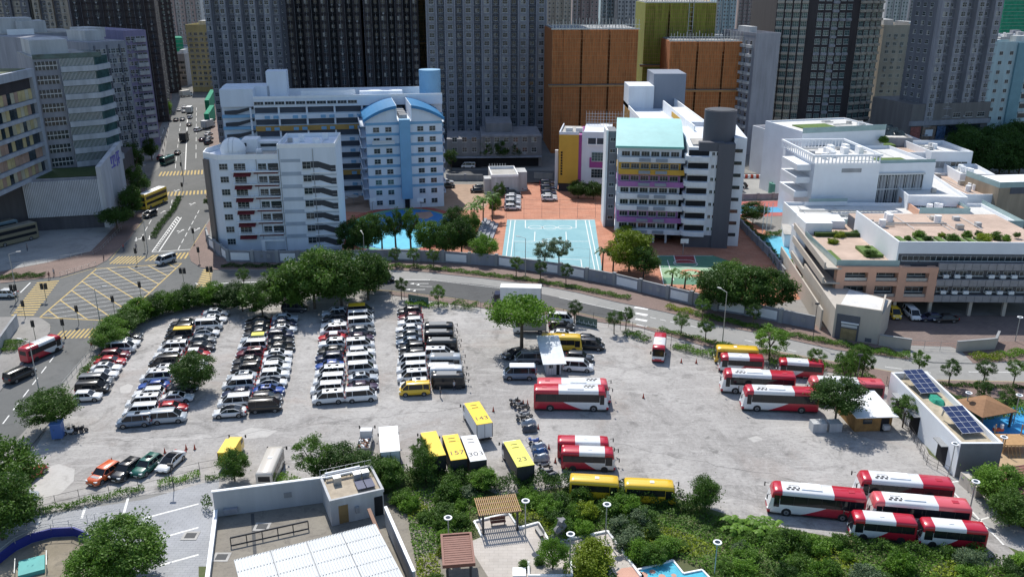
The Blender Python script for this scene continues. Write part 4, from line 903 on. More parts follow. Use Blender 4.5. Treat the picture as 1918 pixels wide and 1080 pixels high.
pk = wallmat("pink_tile", (.38, .30, .29)); yw = wallmat("pale_yellow_wall", (.48, .42, .22)); wt = wallmat("white_tile", (.48, .49, .50)); bl = wallmat("blue_white_wall", (.38, .50, .54)); blk = wallmat("charcoal_tile", (.012, .013, .017)); pur = wallmat("lilac_tile", (.26, .23, .36))
# back rows from left; unseen upper heights set for the shadows cast
tower("beige and grey apartment tower at the top left corner of the picture", (-20, 205), (92, 205), 30, 250, bg_, gy, 7, z=0)
tower("dark green and beige apartment tower second from the left edge", (98, 205), (160, 205), 30, 250, gy, bg_, 5)
tower("dark brown apartment tower with bronze bays above the grey flats", (168, 235), (318, 228), 34, 265, br, dk, 8, frm=framed)
tower("slim dark glass tower left of the green netted roof", (316, 175), (341, 172), 30, 120, dk, dk, 2, frm=framed, gls=glassg)
tower("pale pink far tower closing the end of the sunny street", (332, 118), (388, 118), 30, 110, wt, pk, 6)
tower("large grey apartment tower beside the sunny street with many bay windows", (414, 268), (545, 268), 40, 215, gy, gy2, 10, proud=2.2, side=6)
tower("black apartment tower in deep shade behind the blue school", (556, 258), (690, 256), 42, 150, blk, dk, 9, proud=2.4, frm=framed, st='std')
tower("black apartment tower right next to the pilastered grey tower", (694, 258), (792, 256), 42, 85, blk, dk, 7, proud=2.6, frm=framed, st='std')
t4 = tower("tall grey tower with pale vertical pilasters behind the low white annex", (807, 262), (1019, 260), 38, 108, gy, gy2, 13, proud=2.0, pil=gy2, winw=1.9, winh=1.6, st='std')
for i, (a, c, row_, m, lab) in enumerate([(1024, 1068, 118, bg_, "beige far tower left above the orange netting"), (1070, 1118, 112, pk, "pinkish beige far tower above the orange netting"), (1122, 1150, 105, bl, "bluish slim far tower above the orange netting"), (1153, 1192, 110, wt, "white far tower beside the green netting"),
    (1335, 1372, 100, bl, "blue white far block above the second orange netting"), (1376, 1402, 96, pk, "pink far block between the netting and the round tower"), (1404, 1446, 96, wt, "pale far block left of the round tower top"), (1648, 1690, 92, wt, "pale far block right of the round tower top"), (1692, 1722, 88, gy2, "grey far block left of the slender grey tower")]):
    tower(lab, (a, row_), (c, row_), 26, 95, m, m, 6, side=0, ledge=True)
# round dark tower
def round_tower():
    p = P(1532, 262); t_ = Bld("tower_block", "dark curved tower with green glass and beige bands on a wide podium", "tower block", (1436, 268), (1628, 268), gls=glassg); W = t_.W; H = 185
    n = 15; cx, R0 = W / 2, W * .62; pts = []
    for i in range(n + 1):
        x = W * i / n; y = 8 - 8 * math.cos((x - cx) / (W / 2) * 1.35) - 2; pts.append((x, y))
    t_.box("wall", dk, ); t_.parts[("wall", dk.name)][0].prism(pts + [(W, 40), (0, 40)], 8, H)
    nf = int(t_.zt(-30) / 3.05); bandm = bg_; bm = t_.box("balcony_band", bandm); gm = t_.box("bay", gy2)
    for i in range(n):
        (x0, y0), (x1, y1) = pts[i], pts[i + 1]; dx, dy = x1 - x0, y1 - y0; l = math.hypot(dx, dy); a = math.atan2(dy, dx)
        if i in (4, 10): continue
        for k in range(nf):
            z = 9 + 3.05 * k; M = Matrix.Translation((x0, y0, z)) @ Matrix.Rotation(a, 4, 'Z')
            (bm if i < 4 or i > 10 else gm).box(.25, l - .25, -.9 if i % 3 else -.5, .2, -.35, .55, 0, M) if (i < 4 or i > 10 or k % 4 == 0 or i % 3 == 1) else None
            t_.w.append(((x0 + x1) / 2, z + .6, round(l - .8, 1), 1.9, 'wide', 'A', (a, (y0 + y1) / 2 - .05)))
    L = []
    for (x, z, w, h, st, face, (a, y)) in t_.w: L.append((x, y, z, a, w, h, st))
    t_.w = []; rest = MB()
    for i, (x, y, z, a, w, h, st) in enumerate(sorted(L, key=lambda q: q[2])):
        if i < 96:
            k = (w, h, st, 'rt')
            if k not in WK: WK[k] = proto(win_geo(w, h, st), "window", [glassg, frame, grey, curt])
            inst("window", WK[k], t_.t, (x, y, z), a)
        else:
            gq = win_geo(w, h, st); M = Matrix.Translation((x, y, z)) @ Matrix.Rotation(a, 4, 'Z'); o = len(rest.v)
            rest.v += [tuple(M @ Vector(v)) for v in gq.v]; rest.f += [[q + o for q in f] for f in gq.f]; rest.m += gq.m; rest.sm += gq.sm
    tag(rest.build("upper_windows", [glassg, frame, grey, curt], t_.t), kind="stuff")
    t_.box("podium", bg_, (-3, W + 2, -9, 38, 0, 8), (-4, 6, -30, -9.2, 0, 10)); t_.box("podium_glass", glass, (6.5, W - 2, -9.15, -9, 4.8, 7)); t_.box("podium_band", wt, (-3.2, W + 2.2, -9.4, -8, 7.6, 8.6))
    for k in range(3): t_.box("podium_window", glass, (-2, 4, -30.1, -29.9, 2 + k * 2.6, 3.3 + k * 2.6))
    t_.box("podium_window", glass, (-4.1, -3.9, -28, -12, 3, 4.4), (-4.1, -3.9, -28, -12, 6.2, 7.6)); t_.done()
round_tower()
tower("slender grey tower with white corner tube above the billboard podium", (1712, 297), (1822, 290), 12, 150, gy, gy2, 7, proud=1.8, winw=1.7)
b = Bld("shopping_podium", "grey podium with colourful billboards below the slender grey tower", "shop building", (1694, 300), (1838, 292)); W = b.W
b.box("wall", wallmat("podium_grey", (.17, .165, .165)), (0, W, 0, 22, 0, b.zt(196))); h = b.zt(196)
b.box("glass_band", glass, (2, W - 3, -.12, 0, h * .42, h * .6)); b.box("ledge", gy2, (-.3, W + .3, -.8, .2, h * .62, h * .70), (-.3, W + .3, -.8, .2, h * .30, h * .36))
b.box("shopfront", glassg, (1, W - 1, -.1, 0, .4, 3.0))
for i, (x, w, c) in enumerate([(0.5, 4, (.35, .12, .10)), (5.2, 5.5, (.30, .22, .17)), (11.2, 3.5, (.08, .14, .25))]):
    bb_ = b.box("billboard", mat("billboard_%d" % i, c, .6, .5, 1.5), (x, x + w, -.28, -.12, h * .36, h * .60))
b.box("billboard", whitec, (6.5, 9.5, -.34, -.29, h * .42, h * .54)); b.grid(W * .5, W - 1, h * .74, 3, 1, 3, 3, 1.6, 'wide'); b.done()
for (lab, p0, p1, dep, ty, m, nb, nm) in [
 ("beige slab block with small paired windows right of the round tower", (1628, 250), (1688, 250), 26, 52, bg_, 0, "office_block"),
 ("pale blue windowless slab with a ribbed left edge", (1690, 252), (1728, 250), 24, 56, bl, 1, "office_block"),
 ("grey windowless party wall block right of the second orange netting", (1396, 290), (1440, 288), 26, 68, gy2, 2, "tenement_block"),
 ("small blue and white building with two rows of windows below the beige slab", (1634, 262), (1676, 278), 14, 205, bl, 3, "low_office"),
 ("pale blue hospital block with dark window bands at the right edge", (1826, 292), (1990, 286), 9, 84, bl, 4, "hospital_block"),
 ("yellow walled block at the far end of the sunny street", (362, 172), (406, 172), 26, 50, yw, 5, "tenement_block"),
 ("pinkish low tenement left of the yellow walled block", (303, 166), (326, 162), 20, 112, pk, 5, "tenement_block"),
 ("pale corner tenement directly left of the yellow walled block", (328, 160), (352, 160), 20, 104, gy2, 5, "tenement_block"),
]:
    b = Bld(nm, lab, "building", p0, p1); W = b.W; h = b.zt(ty); b.box("wall", m, (0, W, 0, dep, 0, h)); b.box("parapet", m, (-.05, W + .05, -.05, .25, h, h + 1), (-.05, W + .05, dep - .25, dep, h, h + 1), (-.05, .2, .25, dep - .25, h, h + 1), (W - .2, W + .05, .25, dep - .25, h, h + 1))
    b.box("roof_hut", wt, (W * .3, W * .6, dep * .4, dep * .75, h, h + 2.6)); n = int((h - 3) / 3)
    if nb == 0: b.grid(1, W - 1, 4, 3.1, n, 4, 1.5, 1.2, 'std')
    if nb == 1:
        b.box("rib", wt, *[(.1 , .5, -.6, .1, 3 + k, 3.45 + k) for k in range(int(h - 4))])
        b.grid(2, dep - 2, 4, 3.1, n, 4, 1.4, 1.2, 'std', 'L')
    if nb == 2: b.grid(1, dep - 1, 4, 3.1, n, 6, 1.5, 1.4, 'std', 'L'); b.box("balcony", wt, *[(-1, 0, 2 + i * 5, 5 + i * 5, 3 + k * 3.1, 4 + k * 3.1) for k in range(n) for i in range(4)])
    if nb == 3: b.grid(.6, W - .6, 2.2, 3.0, 2, 8, .9, 1.3, 'std')
    if nb == 4:
        b.grid(1, 9, 3, 3.2, n, 2, 1.4, 1.3, 'dark'); b.box("blue_column", mat("teal_tile", (.16, .30, .36), .7, .1), (8.8, 13, -.8, 1, 0, h + .5))
        for k in range(n): (b.box("window_band", glass, (14, W - 1, -.1, 0, 3 + 3.4 * k, 4.5 + 3.4 * k)) if k < n - 4 else b.grid(14, W - 1, 3 + 3.4 * k, 3, 1, 7, 2.2, 1.4, 'wide'))
        b.box("window_ledge", wt, *[(13.5, W, -.7, 0, 4.7 + 3.4 * k, 5.2 + 3.4 * k) for k in range(n)])
    if nb == 5: b.grid(.5, W - .5, 3.6, 3.0, n, max(4, int(W / 3.2)), 1.9, 1.4, 'std'); b.box("ledge", wt, *[(0, W, -.5, .05, 2.9 + k * 3, 3.15 + k * 3) for k in range(n)])
    b.done()
# low roofs far back
rd = random.Random(11)
lows = [(0, 60, 150, 52), (62, 110, 148, 58), (112, 158, 150, 52), (1332, 1380, 128, 62), (1382, 1440, 124, 58), (1332, 1400, 150, 74), (1402, 1446, 150, 76), (1650, 1700, 120, 46), (1702, 1745, 118, 42), (1652, 1740, 150, 66), (1862, 1895, 140, 60), (1897, 1960, 140, 58), (1862, 1950, 185, 80), (292, 350, 128, 80)]
for i, (a, c, r_, ty) in enumerate(lows):
    b = Bld("low_block", "%s low block with cluttered pale roof %s" % (rd.choice(["cream", "grey", "whitish"]), "far back at the top left" if a < 200 else ("behind the orange netted towers" if a < 1500 else ("between the round and slender towers" if a < 1800 else "behind the hospital block"))), "building", (a, r_), (c, r_), "far low blocks with cluttered roofs"); W = b.W; h = max(12, b.zt(ty + 12)); dep = 30
    m = [pk, wt, gy2, bg_][i % 4]; b.box("wall", m, (0, W, 0, dep, 0, h)); b.box("roof", conc, (.3, W - .3, .3, dep - .3, h, h + .2))
    b.box("parapet", wt, (-.1, W + .1, -.1, .2, h - .5, h + .9), (-.1, W + .1, dep - .2, dep + .1, h - .5, h + .9))
    for q in range(5): x, y = rd.uniform(1, W - 5), rd.uniform(2, dep - 5); hh = rd.uniform(1, 3.2); b.box("roof_shed", rd.choice([wt, whitec, gy2]), (x, x + rd.uniform(2, 6), y, y + rd.uniform(2, 5), h + .2 + q * .01, h + hh))
    clutter(b, 1, W - 2, 2, dep - 2, h + .2, 10); b.grid(.5, W - .5, 3, 3, int((h - 3) / 3), max(3, int(W / 3.5)), 1.7, 1.4, 'std'); b.done()
# netted towers
def netted(lab, p0, p1, ty, m, dep, name="netted_tower", crane=False):
    b = Bld(name, lab, "construction tower", p0, p1); W = b.W; h = b.zt(ty)
    nm_ = b.box("netting", m); rd_ = random.Random(int(W))
    xs = [0, W * .13, W * .325, W * .355, W * .645, W * .675, W * .86, W]
    for i in range(7): o_ = .0 if i in (2, 4) else -.9 - .35 * (i % 2); nm_.box(xs[i], xs[i + 1], o_ + (1.6 if i in (2, 4) else 0), dep, 0 if o_ else .01, h - (3.5 if i in (2, 4) else 0))
    nm_.box(W * .33 - .1, W * .68, -.2, dep, h - 3.6, h - .1)
    pole = b.box("bamboo_tie", mat("scaffold_tie", (.46, .27, .13), .8, .2), *[(-.2, W + .2, -1.42, -1.30, 1 + k * 1.45, 1.09 + k * 1.45) for k in range(int(h / 1.45))], *[(x, x + .07, -1.36, -1.28, 0, h) for x in [W * q / 34 for q in range(35)]])
    pole.box(-1.2, W + 1.2, -1.9, -1.36, h * .55, h * .55 + .6); b.box("catch_fan", framed, (-1.4, W + 1.4, -2.6, -1.5, h * .55 + .7, h * .55 + .95))
    b.box("edge_beam", steel, (-.5, W + .5, -1.5, -1.2, h + .1, h + .5), (-.5, W + .5, -1.5, -1.2, h + 1.6, h + 1.75), *[(x, x + .18, -1.4, -1.2, h, h + 2.6 + rd_.random() * 1.4) for x in [W * i / 26 for i in range(27)]])
    b.box("slab", grey, (.5, W - .5, 0, dep - .5, h, h + .4)); b.box("rebar", dark, *[(x, x + .12, y, y + .12, h + .4, h + 2 + rd_.random() * 2.5) for x in [W * (i + .5) / 14 for i in range(14)] for y in (3, 8, 14)])
    if crane:
        for cx in (W * .27, W * .62):
            b.box("crane_mast", mat("crane_grey", (.25, .27, .28), .6, .1), (cx, cx + .25, 9, 9.25, h, h + 25), (cx + 1.6, cx + 1.85, 9, 9.25, h, h + 25), *[(cx + .25, cx + 1.6, 9, 9.2, h + k * 1.6, h + k * 1.6 + .14) for k in range(15)])
    b.done()
orange = mat("orange_netting", (.44, .16, .055), .9, .3, 1.6, bump=.6, streak=True); greenn = mat("olive_netting", (.24, .26, .04), .9, .35, 1.2, streak=True); yel = mat("lime_netting", (.46, .50, .06), .9, .25, .3)
netted("orange netted tower under construction left of the olive netted one", (1031, 286), (1184, 284), 56, orange, 26, crane=True)
netted("tall olive green netted tower between the two orange ones", (1196, 262), (1322, 262), 6, greenn, 26)
netted("smaller orange netted tower right of the olive netted one", (1243, 280), (1388, 280), 78, orange, 20, crane=True)
netted("dark green netted slim tower between the black and pilastered towers", (778, 245), (814, 245), -60, mat("dark_green_net", (.008, .05, .035), .9, .3, .4), 20)
for (lab, p0, p1, ty, dep) in [("bright green netted low building by the far street", (300, 140), (350, 138), 72, 22), ("dark green netted tower cut off at the top right corner", (1862, 120), (1960, 118), -20, 24)]:
    b = Bld("netted_building", lab, "construction block", p0, p1); h = b.zt(ty); m = mat("green_netting", (.02, .26, .15), .9, .25, .4); b.box("netting", m, (0, b.W, 0, dep, 0, h)); b.box("scaffold_tie", steel, *[(-.1, b.W + .1, -.12, -.02, 2 + k * 2.5, 2.12 + k * 2.5) for k in range(int(h / 2.5))]); b.done()
for k, (y0, y1) in enumerate([(212, 190), (240, 222)]):
    b = Bld("netted_hoarding", "green netting on scaffold at the sunny right kerb, %s" % ("upper stretch", "lower stretch")[k], "hoarding", (394, y0), (404, y1)); b.box("netting", MATS["green_netting"], (0, b.W, 0, 2, .5, 6)); b.box("pole", steel, (0, .15, -.2, -.05, 0, 7), (b.W - .15, b.W, -.2, -.05, 0, 7)); b.done()
# left cluster
zp = ZT(P(100, 430).y, 338)
b = Bld("podium_building", "low podium with a white ribbed front and planted roof at the left lot", "building", (-60, 440), (214, 424)); W = b.W; h = zp
dkw = wallmat("podium_dark", (.09, .09, .105)); b.box("wall", dkw, (0, W - 1, 0, 44, 0, h)); xa = (P(68, 430).x - b.o.x) * 1.0; xa2 = W - 1.5
b.box('panel_back', gy2, (xa, xa2, -.5, -.0, h * .28, h)); rib = b.box("ribbed_panel", mat("ribbed_white", (.62, .64, .68), .6, .1))
for k in range(46): x = xa + (xa2 - xa) * (k + .2) / 46; rib.box(x, x + (xa2 - xa) / 46 * .5, -.75, -.49, h * .28, h - .1)
b.box("parapet", gy2, (0, W - 1, -.1, .3, h, h + .5), (0, .3, .3, 44, h, h + .5))
b.box("roof_garden", leafmat("roof_grass", (.03, .06, .015), (.08, .11, .03), .05), (xa + 1, W - 3, 2, 14, h + .02, h + .35)); b.done()
b = Bld("wedge_wall", "slanted white wedge wall with a violet logo beside the ribbed podium", "wall", (206, 426), (244, 392)); W = b.W; h = b.zt(285, 6)
mb = b.box("wall", wallmat("wedge_white", (.52, .53, .56))); 
mb.add([(0, 0, 0), (W, 0, 0), (W, 0, h * 1.02), (0, 0, h * .86), (0, 1.2, 0), (W, 1.2, 0), (W, 1.2, h * 1.02), (0, 1.2, h * .86)], [(0, 1, 2, 3), (5, 4, 7, 6), (4, 0, 3, 7), (1, 5, 6, 2), (3, 2, 6, 7)])
lg = b.box("logo", mat("violet_sign", (.16, .14, .5), .5, 0))
for (x, z, w, hh) in [(.46, .80, .04, .10), (.46, .88, .2, .02), (.56, .74, .03, .16), (.64, .80, .03, .10), (.46, .74, .2, .02), (.72, .72, .03, .2), (.72, .80, .16, .02), (.80, .74, .03, .16), (.72, .90, .16, .02)]: lg.box(W * x, W * (x + w), -.12, 0, h * z, h * (z + hh))
b.done()
pA, pB = P(-40, 385, zp), P(96, 322, zp)
b = Bld("office_building", "white framed office block with yellow curtained windows at the left edge", "building", pA, pB, z=zp); W = b.W; h = b.zt(128, W, 0)
b.box("wall", dk, (.3, W - .3, .6, 24, 0, h - .3)); fr = b.box("frame_grid", wallmat("office_frame", (.38, .41, .46)), (0, W, -.3, .9, h - 2, h), (0, 1.5, -.3, .9, 0, h - 2), (W - 1.5, W, -.3, .9, 0, h - 2)); nf = int((h - 2) / 3.6)
for k in range(nf): fr.box(1.5, W - 1.5, -.3, .9, k * 3.6, k * 3.6 + .9)
cm = [mat("curtain_yellow", (.50, .42, .22), .8, .2), mat("curtain_pink", (.38, .26, .20), .8, .2), glass, mat("curtain_cream", (.48, .45, .33), .8, .2)]
rd = random.Random(5)
for k in range(nf):
    for i in range(18): x = 1.7 + (W - 3.4) * i / 18; b.box("window_panel", rd.choice(cm), (x + .06, x + (W - 3.4) / 18 - .06, .42, .58, k * 3.6 + 1.0, k * 3.6 + 3.5))
b.box("roof", MATS["roof_grass"], (1, W - 1, 1.2, 23, h - .3, h + .05)); b.done()
pA, pB = P(98, 318, zp), P(206, 306, zp)
b = Bld("glass_office", "pale banded glass office building with a chamfered corner", "building", pA, pB, z=zp); W = b.W; h = b.zt(112)
b.box("wall", gy2); mb = b.parts[("wall", gy2.name)][0]; ch = [(0, 0), (W, 0), (W + 4, 5), (W + 4, 26), (0, 26)]; mb.prism(ch, 0, h)
nf = 8; fh = h / nf; bm = b.box("white_band", wallmat("band_white", (.46, .49, .53))); gm = b.box("glass_band", glassg); ml_ = b.box("mullion", frame)
def offp(o): return [(6, -o), (W + o * .4, -o), (W + 4 + o, 5 - o * .4), (W + 4 + o, 26), (6, 26)]
for k in range(nf):
    bm.prism(offp(.9), k * fh + .1, k * fh + fh * .42); gm.prism(offp(.35), k * fh + fh * .42, (k + 1) * fh + .1)
    for i in range(26): x = 6 + (W - 6) * i / 26; ml_.box(x, x + .1, -.5, -.3, k * fh + fh * .43, k * fh + fh * .98)
    b.box("dark_recess_window", glass, (.3, 5.5, -.12, 0, k * fh + .8, (k + 1) * fh - .6)); ml_.box(.3, 5.5, -.2, -.12, k * fh + fh * .5, k * fh + fh * .56); [ml_.box(.8 + i * .9, .9 + i * .9, -.2, -.12, k * fh + .8, (k + 1) * fh - .6) for i in range(6)]
b.box("roof_deck", grey, (0, W, .3, 25, h, h + .5)); b.box("roof_house", wt, (1, W * .7, 8, 22, h + .5, h + 4.2)); b.box("glass_rail", glassg, (0, W + 2, -.2, -.1, h, h + 1.2)); b.done()
b = Bld("tenement_block", "old grey residential block with cluttered windows beside the street", "building", (206, 345), (272, 332)); W = b.W; h = b.zt(80)
b.box("wall", gy2, (0, W, 0, 62, 0, h)); n = int(h / 2.9); b.grid(.5, W - .5, 4, 2.9, n - 1, 7, 1.4, 1.4, 'ac'); b.grid(1, 60, 4, 2.9, n - 1, 14, 1.6, 1.5, 'ac', 'R')
b.box("ledge", gy, *[(W, W + .5, i * 8.6 + 3, i * 8.6 + 4.2, 3, h - 1) for i in range(7)], *[(i * 4 + 1.6, i * 4 + 2, -.4, 0, 3, h - 1) for i in range(int(W / 4))]); b.box("awning", wt, (W, W + 2.6, 3, 60, 3.0, 3.25)); b.box("roof_hut", wt, (3, 9, 6, 16, h, h + 3), (12, 18, 20, 30, h, h + 3)); b.done()
b = Bld("tenement_block", "lilac striped slim residential block behind the old grey one", "building", (262, 278), (302, 272)); W = b.W; h = b.zt(58)
b.box("wall", pur, (0, W, 0, 30, 0, h)); n = int(h / 2.9); b.grid(.5, W - .5, 4, 2.9, n - 1, 4, 1.6, 1.4, 'ac'); b.box("white_bay", wt, *[(W - 5, W - 1, -1.3, 0, 3.4 + 2.9 * k, 4.8 + 2.9 * k) for k in range(n - 1)]); b.grid(1, 29, 4, 2.9, n - 1, 7, 1.5, 1.4, 'std', 'R'); b.done()
b = Bld("low_block", "grey block with railings filling the gap behind the glass office", "building", (40, 318), (200, 300)); W = b.W; h = b.zt(70); b.box("wall", gy2, (0, W, 14, 40, 0, h)); b.box("roof_terrace", conc, (0, W, 14.3, 39, h, h + .3)); b.box("roof_house", wt, (4, 14, 18, 28, h + .3, h + 5), (W - 18, W - 9, 16, 26, h + .3, h + 4)); b.grid(1, W - 1, h - 12, 3, 4, 16, 2, 1.5, 'ac', off=14); b.box("white_wall", whitec, (W * .2, W * .5, 13.6, 13.95, h - 1, h + 1.6)); b.done()
# =============================== blue school
wsh = wallmat("school_white", (.68, .74, .82), .06); bst = mat("school_blue", (.20, .40, .60), .7, .06); bstd = mat("roof_blue", (.035, .20, .42), .4, .08); colu = mat("taupe_tile", (.20, .17, .15), .8, .1); gyst = mat("grey_stripe", (.38, .44, .52), .8, .08)
b = Bld("school_building", "white school block with maroon awnings, zigzag stairs and a roof dome", "school", (428, 470), (641, 464)); W = b.W; h = b.zt(300); xs = W * (536 - 428) / 213.; n = 7; fh = h / 7.3
b.box("wall", wsh); mb = b.parts[("wall", wsh.name)][0]; dep = 14; mb.prism([(0, 0), (xs, 0), (xs, dep), (-2.5, dep), (-4.6, 9), (-4.2, 4.2)], 0, h); mb.box(xs + .01, W, -.8, dep, 0, h + 2.6)
pp = [(0, 0), (xs, 0), (xs, .25), (.1, .25), (-4.0, 4.4), (-4.4, 9), (-2.3, dep), (-2.5, dep), (-4.6, 9), (-4.2, 4.2)]; b.box("parapet", whitec); b.parts[("parapet", whitec.name)][0].prism(pp, h + .02, h + 1.15)
b.box("parapet", whitec, (xs + .02, W, -.8, -.5, h + 2.6, h + 3.5), (xs + .02, xs + .3, -.5, dep, h + 2.6, h + 3.5), (W - .3, W, -.5, dep, h + 2.6, h + 3.5), (xs + .3, W - .3, dep - .3, dep, h + 2.6, h + 3.5))
b.box("roof", mat("terrace_roof", (.5, .46, .4), .8, .1), (0.3, xs - .2, .3, dep - .5, h + .01, h + .06))
b.box("taupe_column", colu); mc = b.parts[("taupe_column", colu.name)][0]; mc.prism([(-4.3, 3.6), (-2.9, 2.0), (-2.4, 3.4), (-3.6, 4.6)], .1, h - .3)
for k in range(7):
    z = k * fh + 1.6
    b.win(2.2 - 1.2, z, 1.9, 1.4, 'wide'); b.box("grey_stripe", gyst, (xs + .6, xs + 5, -.84, -.79, z + 1.6, z + 2.3))
    if k: b.box("grey_stripe", gyst, (xs + .02, W - .02, -.88, -.84, k * fh + .1, k * fh + .3))
    b.win(xs + 6.3, z, 1.9, 1.7, 'grid', off=-.8)
    # stair opening: its shade painted on the wall as a dark zigzag band
    st_ = b.box("stair_opening_shade", mat("stair_shadow_grey", (.06, .065, .075), .9, .1)); x0 = xs + (W - xs) * .55; x1 = W - .15; xm = x0 + 1.8; xm2 = x0 + 4.6
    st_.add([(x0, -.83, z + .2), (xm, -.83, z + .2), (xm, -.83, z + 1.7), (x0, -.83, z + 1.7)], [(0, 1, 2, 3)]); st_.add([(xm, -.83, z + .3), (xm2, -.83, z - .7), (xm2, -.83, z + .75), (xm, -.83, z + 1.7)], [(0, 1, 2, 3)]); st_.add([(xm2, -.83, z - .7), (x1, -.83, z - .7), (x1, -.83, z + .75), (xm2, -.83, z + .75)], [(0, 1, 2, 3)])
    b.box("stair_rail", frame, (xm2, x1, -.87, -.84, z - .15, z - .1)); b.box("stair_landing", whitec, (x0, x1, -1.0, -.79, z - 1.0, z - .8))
    if 0 < k < 6 or k == 6:
        b.win(4.6, z - .2, 2.6, 1.6, 'grid', off=-.0); b.win(9.6, z - .2, 1.9, 1.5, 'grid'); b.win(12.2, z - .2, 2.8, 1.5, 'grid'); b.win(15.1 if xs > 16.6 else xs - 1.2, z - .2, 2.0, 1.5, 'grid')
    if k < 6:
        aw = mat("maroon_awning", (.14, .022, .03), .8, .2, 1); zb_ = z + 1.45
        b.box("awning", aw).add([(3.2, -.02, zb_ + 1.0), (7.0, -.02, zb_ + 1.0), (7.0, -1.3, zb_ + .1), (3.2, -1.3, zb_ + .1), (3.2, -1.3, zb_ + .04), (7, -1.3, zb_ + .04), (7, -.02, zb_ + .5), (3.2, -.02, zb_ + .5)], [(0, 1, 2, 3), (3, 2, 5, 4), (4, 5, 6, 7), (0, 3, 4, 7), (1, 6, 5, 2)])
        b.box("balcony", whitec, (2.9, xs - .1, -1.2, -.02, z + 2.45, z + 2.62)); b.box("balcony_rail", frame, (2.9, xs - .1, -1.24, -1.2, z + 3.3, z + 3.36), *[(2.9 + q * .9, 2.96 + q * .9, -1.24, -1.2, z + 2.6, z + 3.3) for q in range(int((xs - 3) / .9))])
        b.box("maroon_strip", aw, (7.6, xs - .3, -.35, -.02, z + 1.9, z + 2.15))
    for yy in (6.5, 9.5): b.win(yy, z, 1.7, 1.3, 'wide', 'L', off=-4.75)
for (x, y, w) in [(1, -.1, 0)]: pass
clutter(b, xs + 1, W - 1, 2, 12, h + 2.62, 8); clutter(b, xs * .35, xs, 2, 8, h + .06, 4); b.box("drain_pipe", grey, *[(x, x + .12, -.95, -.8, .1, h + 2.4) for x in (xs + .25, xs + 7.8)], (8.3, 8.42, -.15, 0, .1, h)); sm_ = b.box("stair_hood", whitec, (xs * .60, xs * .66, -1.4, 0, 0, 2.8), (xs * .66, xs, -1.4, -1.1, 2.5, 2.9))
b.box("roof_house", whitec, (xs * .28, xs * .55, 9, 13.5, h + .06, h + 3.0), (xs * .55, xs - .1, 10.5, 13.6, h + .06, h + 2.2)); b.box("roof_house_window", glass, (xs * .58, xs - .5, 10.35, 10.49, h + 1.0, h + 1.7), (xs * .3, xs * .36, 8.88, 8.99, h + 1.4, h + 2.2))
b.done()
# observatory dome with its drum and slit
dm = MB(); dm.cyl(0, 0, 0, 1.1, 2.75, 24)
for i in range(8):
    a0, a1 = math.pi / 2 * i / 8, math.pi / 2 * (i + 1) / 8
    vs = []
    for a in (a0, a1):
        for j in range(24): q = 2 * math.pi * j / 24; vs.append((2.9 * math.cos(a) * math.cos(q), 2.9 * math.cos(a) * math.sin(q), 1.1 + 2.9 * math.sin(a)))
    dm.add(vs, [(j, (j + 1) % 24, 24 + (j + 1) % 24, 24 + j) for j in range(24)], 0, True)
dome = dm.build("roof_dome", mat("dome_white", (.85, .86, .87), .4, .04), b.t, (2.2, 6.2, h + .06))
s_ = MB()
for sx in (-.5, .5):
    for i in range(10): a0, a1 = math.pi * i / 20, math.pi * (i + 1) / 20; s_.tube((sx, -2.9 * math.cos(a0), 1.1 + 2.9 * math.sin(a0)), (sx, -2.9 * math.cos(a1), 1.1 + 2.9 * math.sin(a1)), .05, n=4)
s_.build("dome_rib", frame, dome)
# long back wing
b = Bld("school_wing", "long white school wing with open corridors and one ochre balcony band", "school", (434, 372), (832, 358)); W = b.W; h = b.zt(200); n = 8; fh = h / 8; dep = 16
b.box("wall", wsh, (0, W, 0, dep, 0, h)); och = mat("ochre_band", (.42, .26, .08), .8, .1)
for k in range(n):
    z = k * fh
    b.box("corridor_shade", mat("corridor_shade_dark", (.09, .11, .15), .8, .1), (9, W - 4, -.08, -.0, z + 1.25, z + fh - .3))  # dark strip paints the shade inside each open corridor
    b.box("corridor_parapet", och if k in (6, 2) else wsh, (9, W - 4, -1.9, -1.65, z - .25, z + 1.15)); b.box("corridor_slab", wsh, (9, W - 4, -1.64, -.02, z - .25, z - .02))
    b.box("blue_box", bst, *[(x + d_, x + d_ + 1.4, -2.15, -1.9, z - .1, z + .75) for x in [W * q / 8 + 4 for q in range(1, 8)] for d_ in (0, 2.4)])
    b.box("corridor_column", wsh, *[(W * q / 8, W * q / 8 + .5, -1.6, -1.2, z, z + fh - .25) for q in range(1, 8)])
    b.box("blue_stair_side", bst, (0, 9, -.9, -.02, z + .2, z + 1.0)); st_ = b.box("stair_opening_shade", MATS["stair_shadow_grey"]); st_.add([(.8, -.95, z + 1.2), (4, -.95, z + 1.2), (8.8, -.95, z + 2.6), (8.8, -.95, z + 3.3), (4.6, -.95, z + 2.4), (.8, -.95, z + 2.2)], [(0, 1, 2, 5), (2, 3, 4, 5)]) if k > 4 else None  # flat dark shapes paint the shade of the stair openings
b.box("top_wall", wsh, (9, W, -2, -.05, h - .2, h + 2.2), (0, 9, -1, 8, h, h + 4.8)); b.grid(9, W - 24, h + .5, 3, 1, 10, 2.6, .9, 'wide', off=-2.01); clutter(b, 14, W - 10, 2, 14, h + .05, 22); b.box("parapet", whitec, (9, W, -2, -1.7, h + 2.2, h + 2.8), (9, W, dep - .3, dep, h, h + 2.8), (0, .3, 8, dep, h, h + 2))
b.box("roof_tower", wsh, (W * .2, W * .2 + 5.6, 4, 10, h, h + 9)); b.box("roof_house", wsh, (0, 13, 4, 12, h, h + 5), (W * .62, W * .82, 4, 14, h, h + 3.0)); b.box("roof_walls", whitec, (W * .35, W * .6, 6, 6.3, h, h + 3.2))
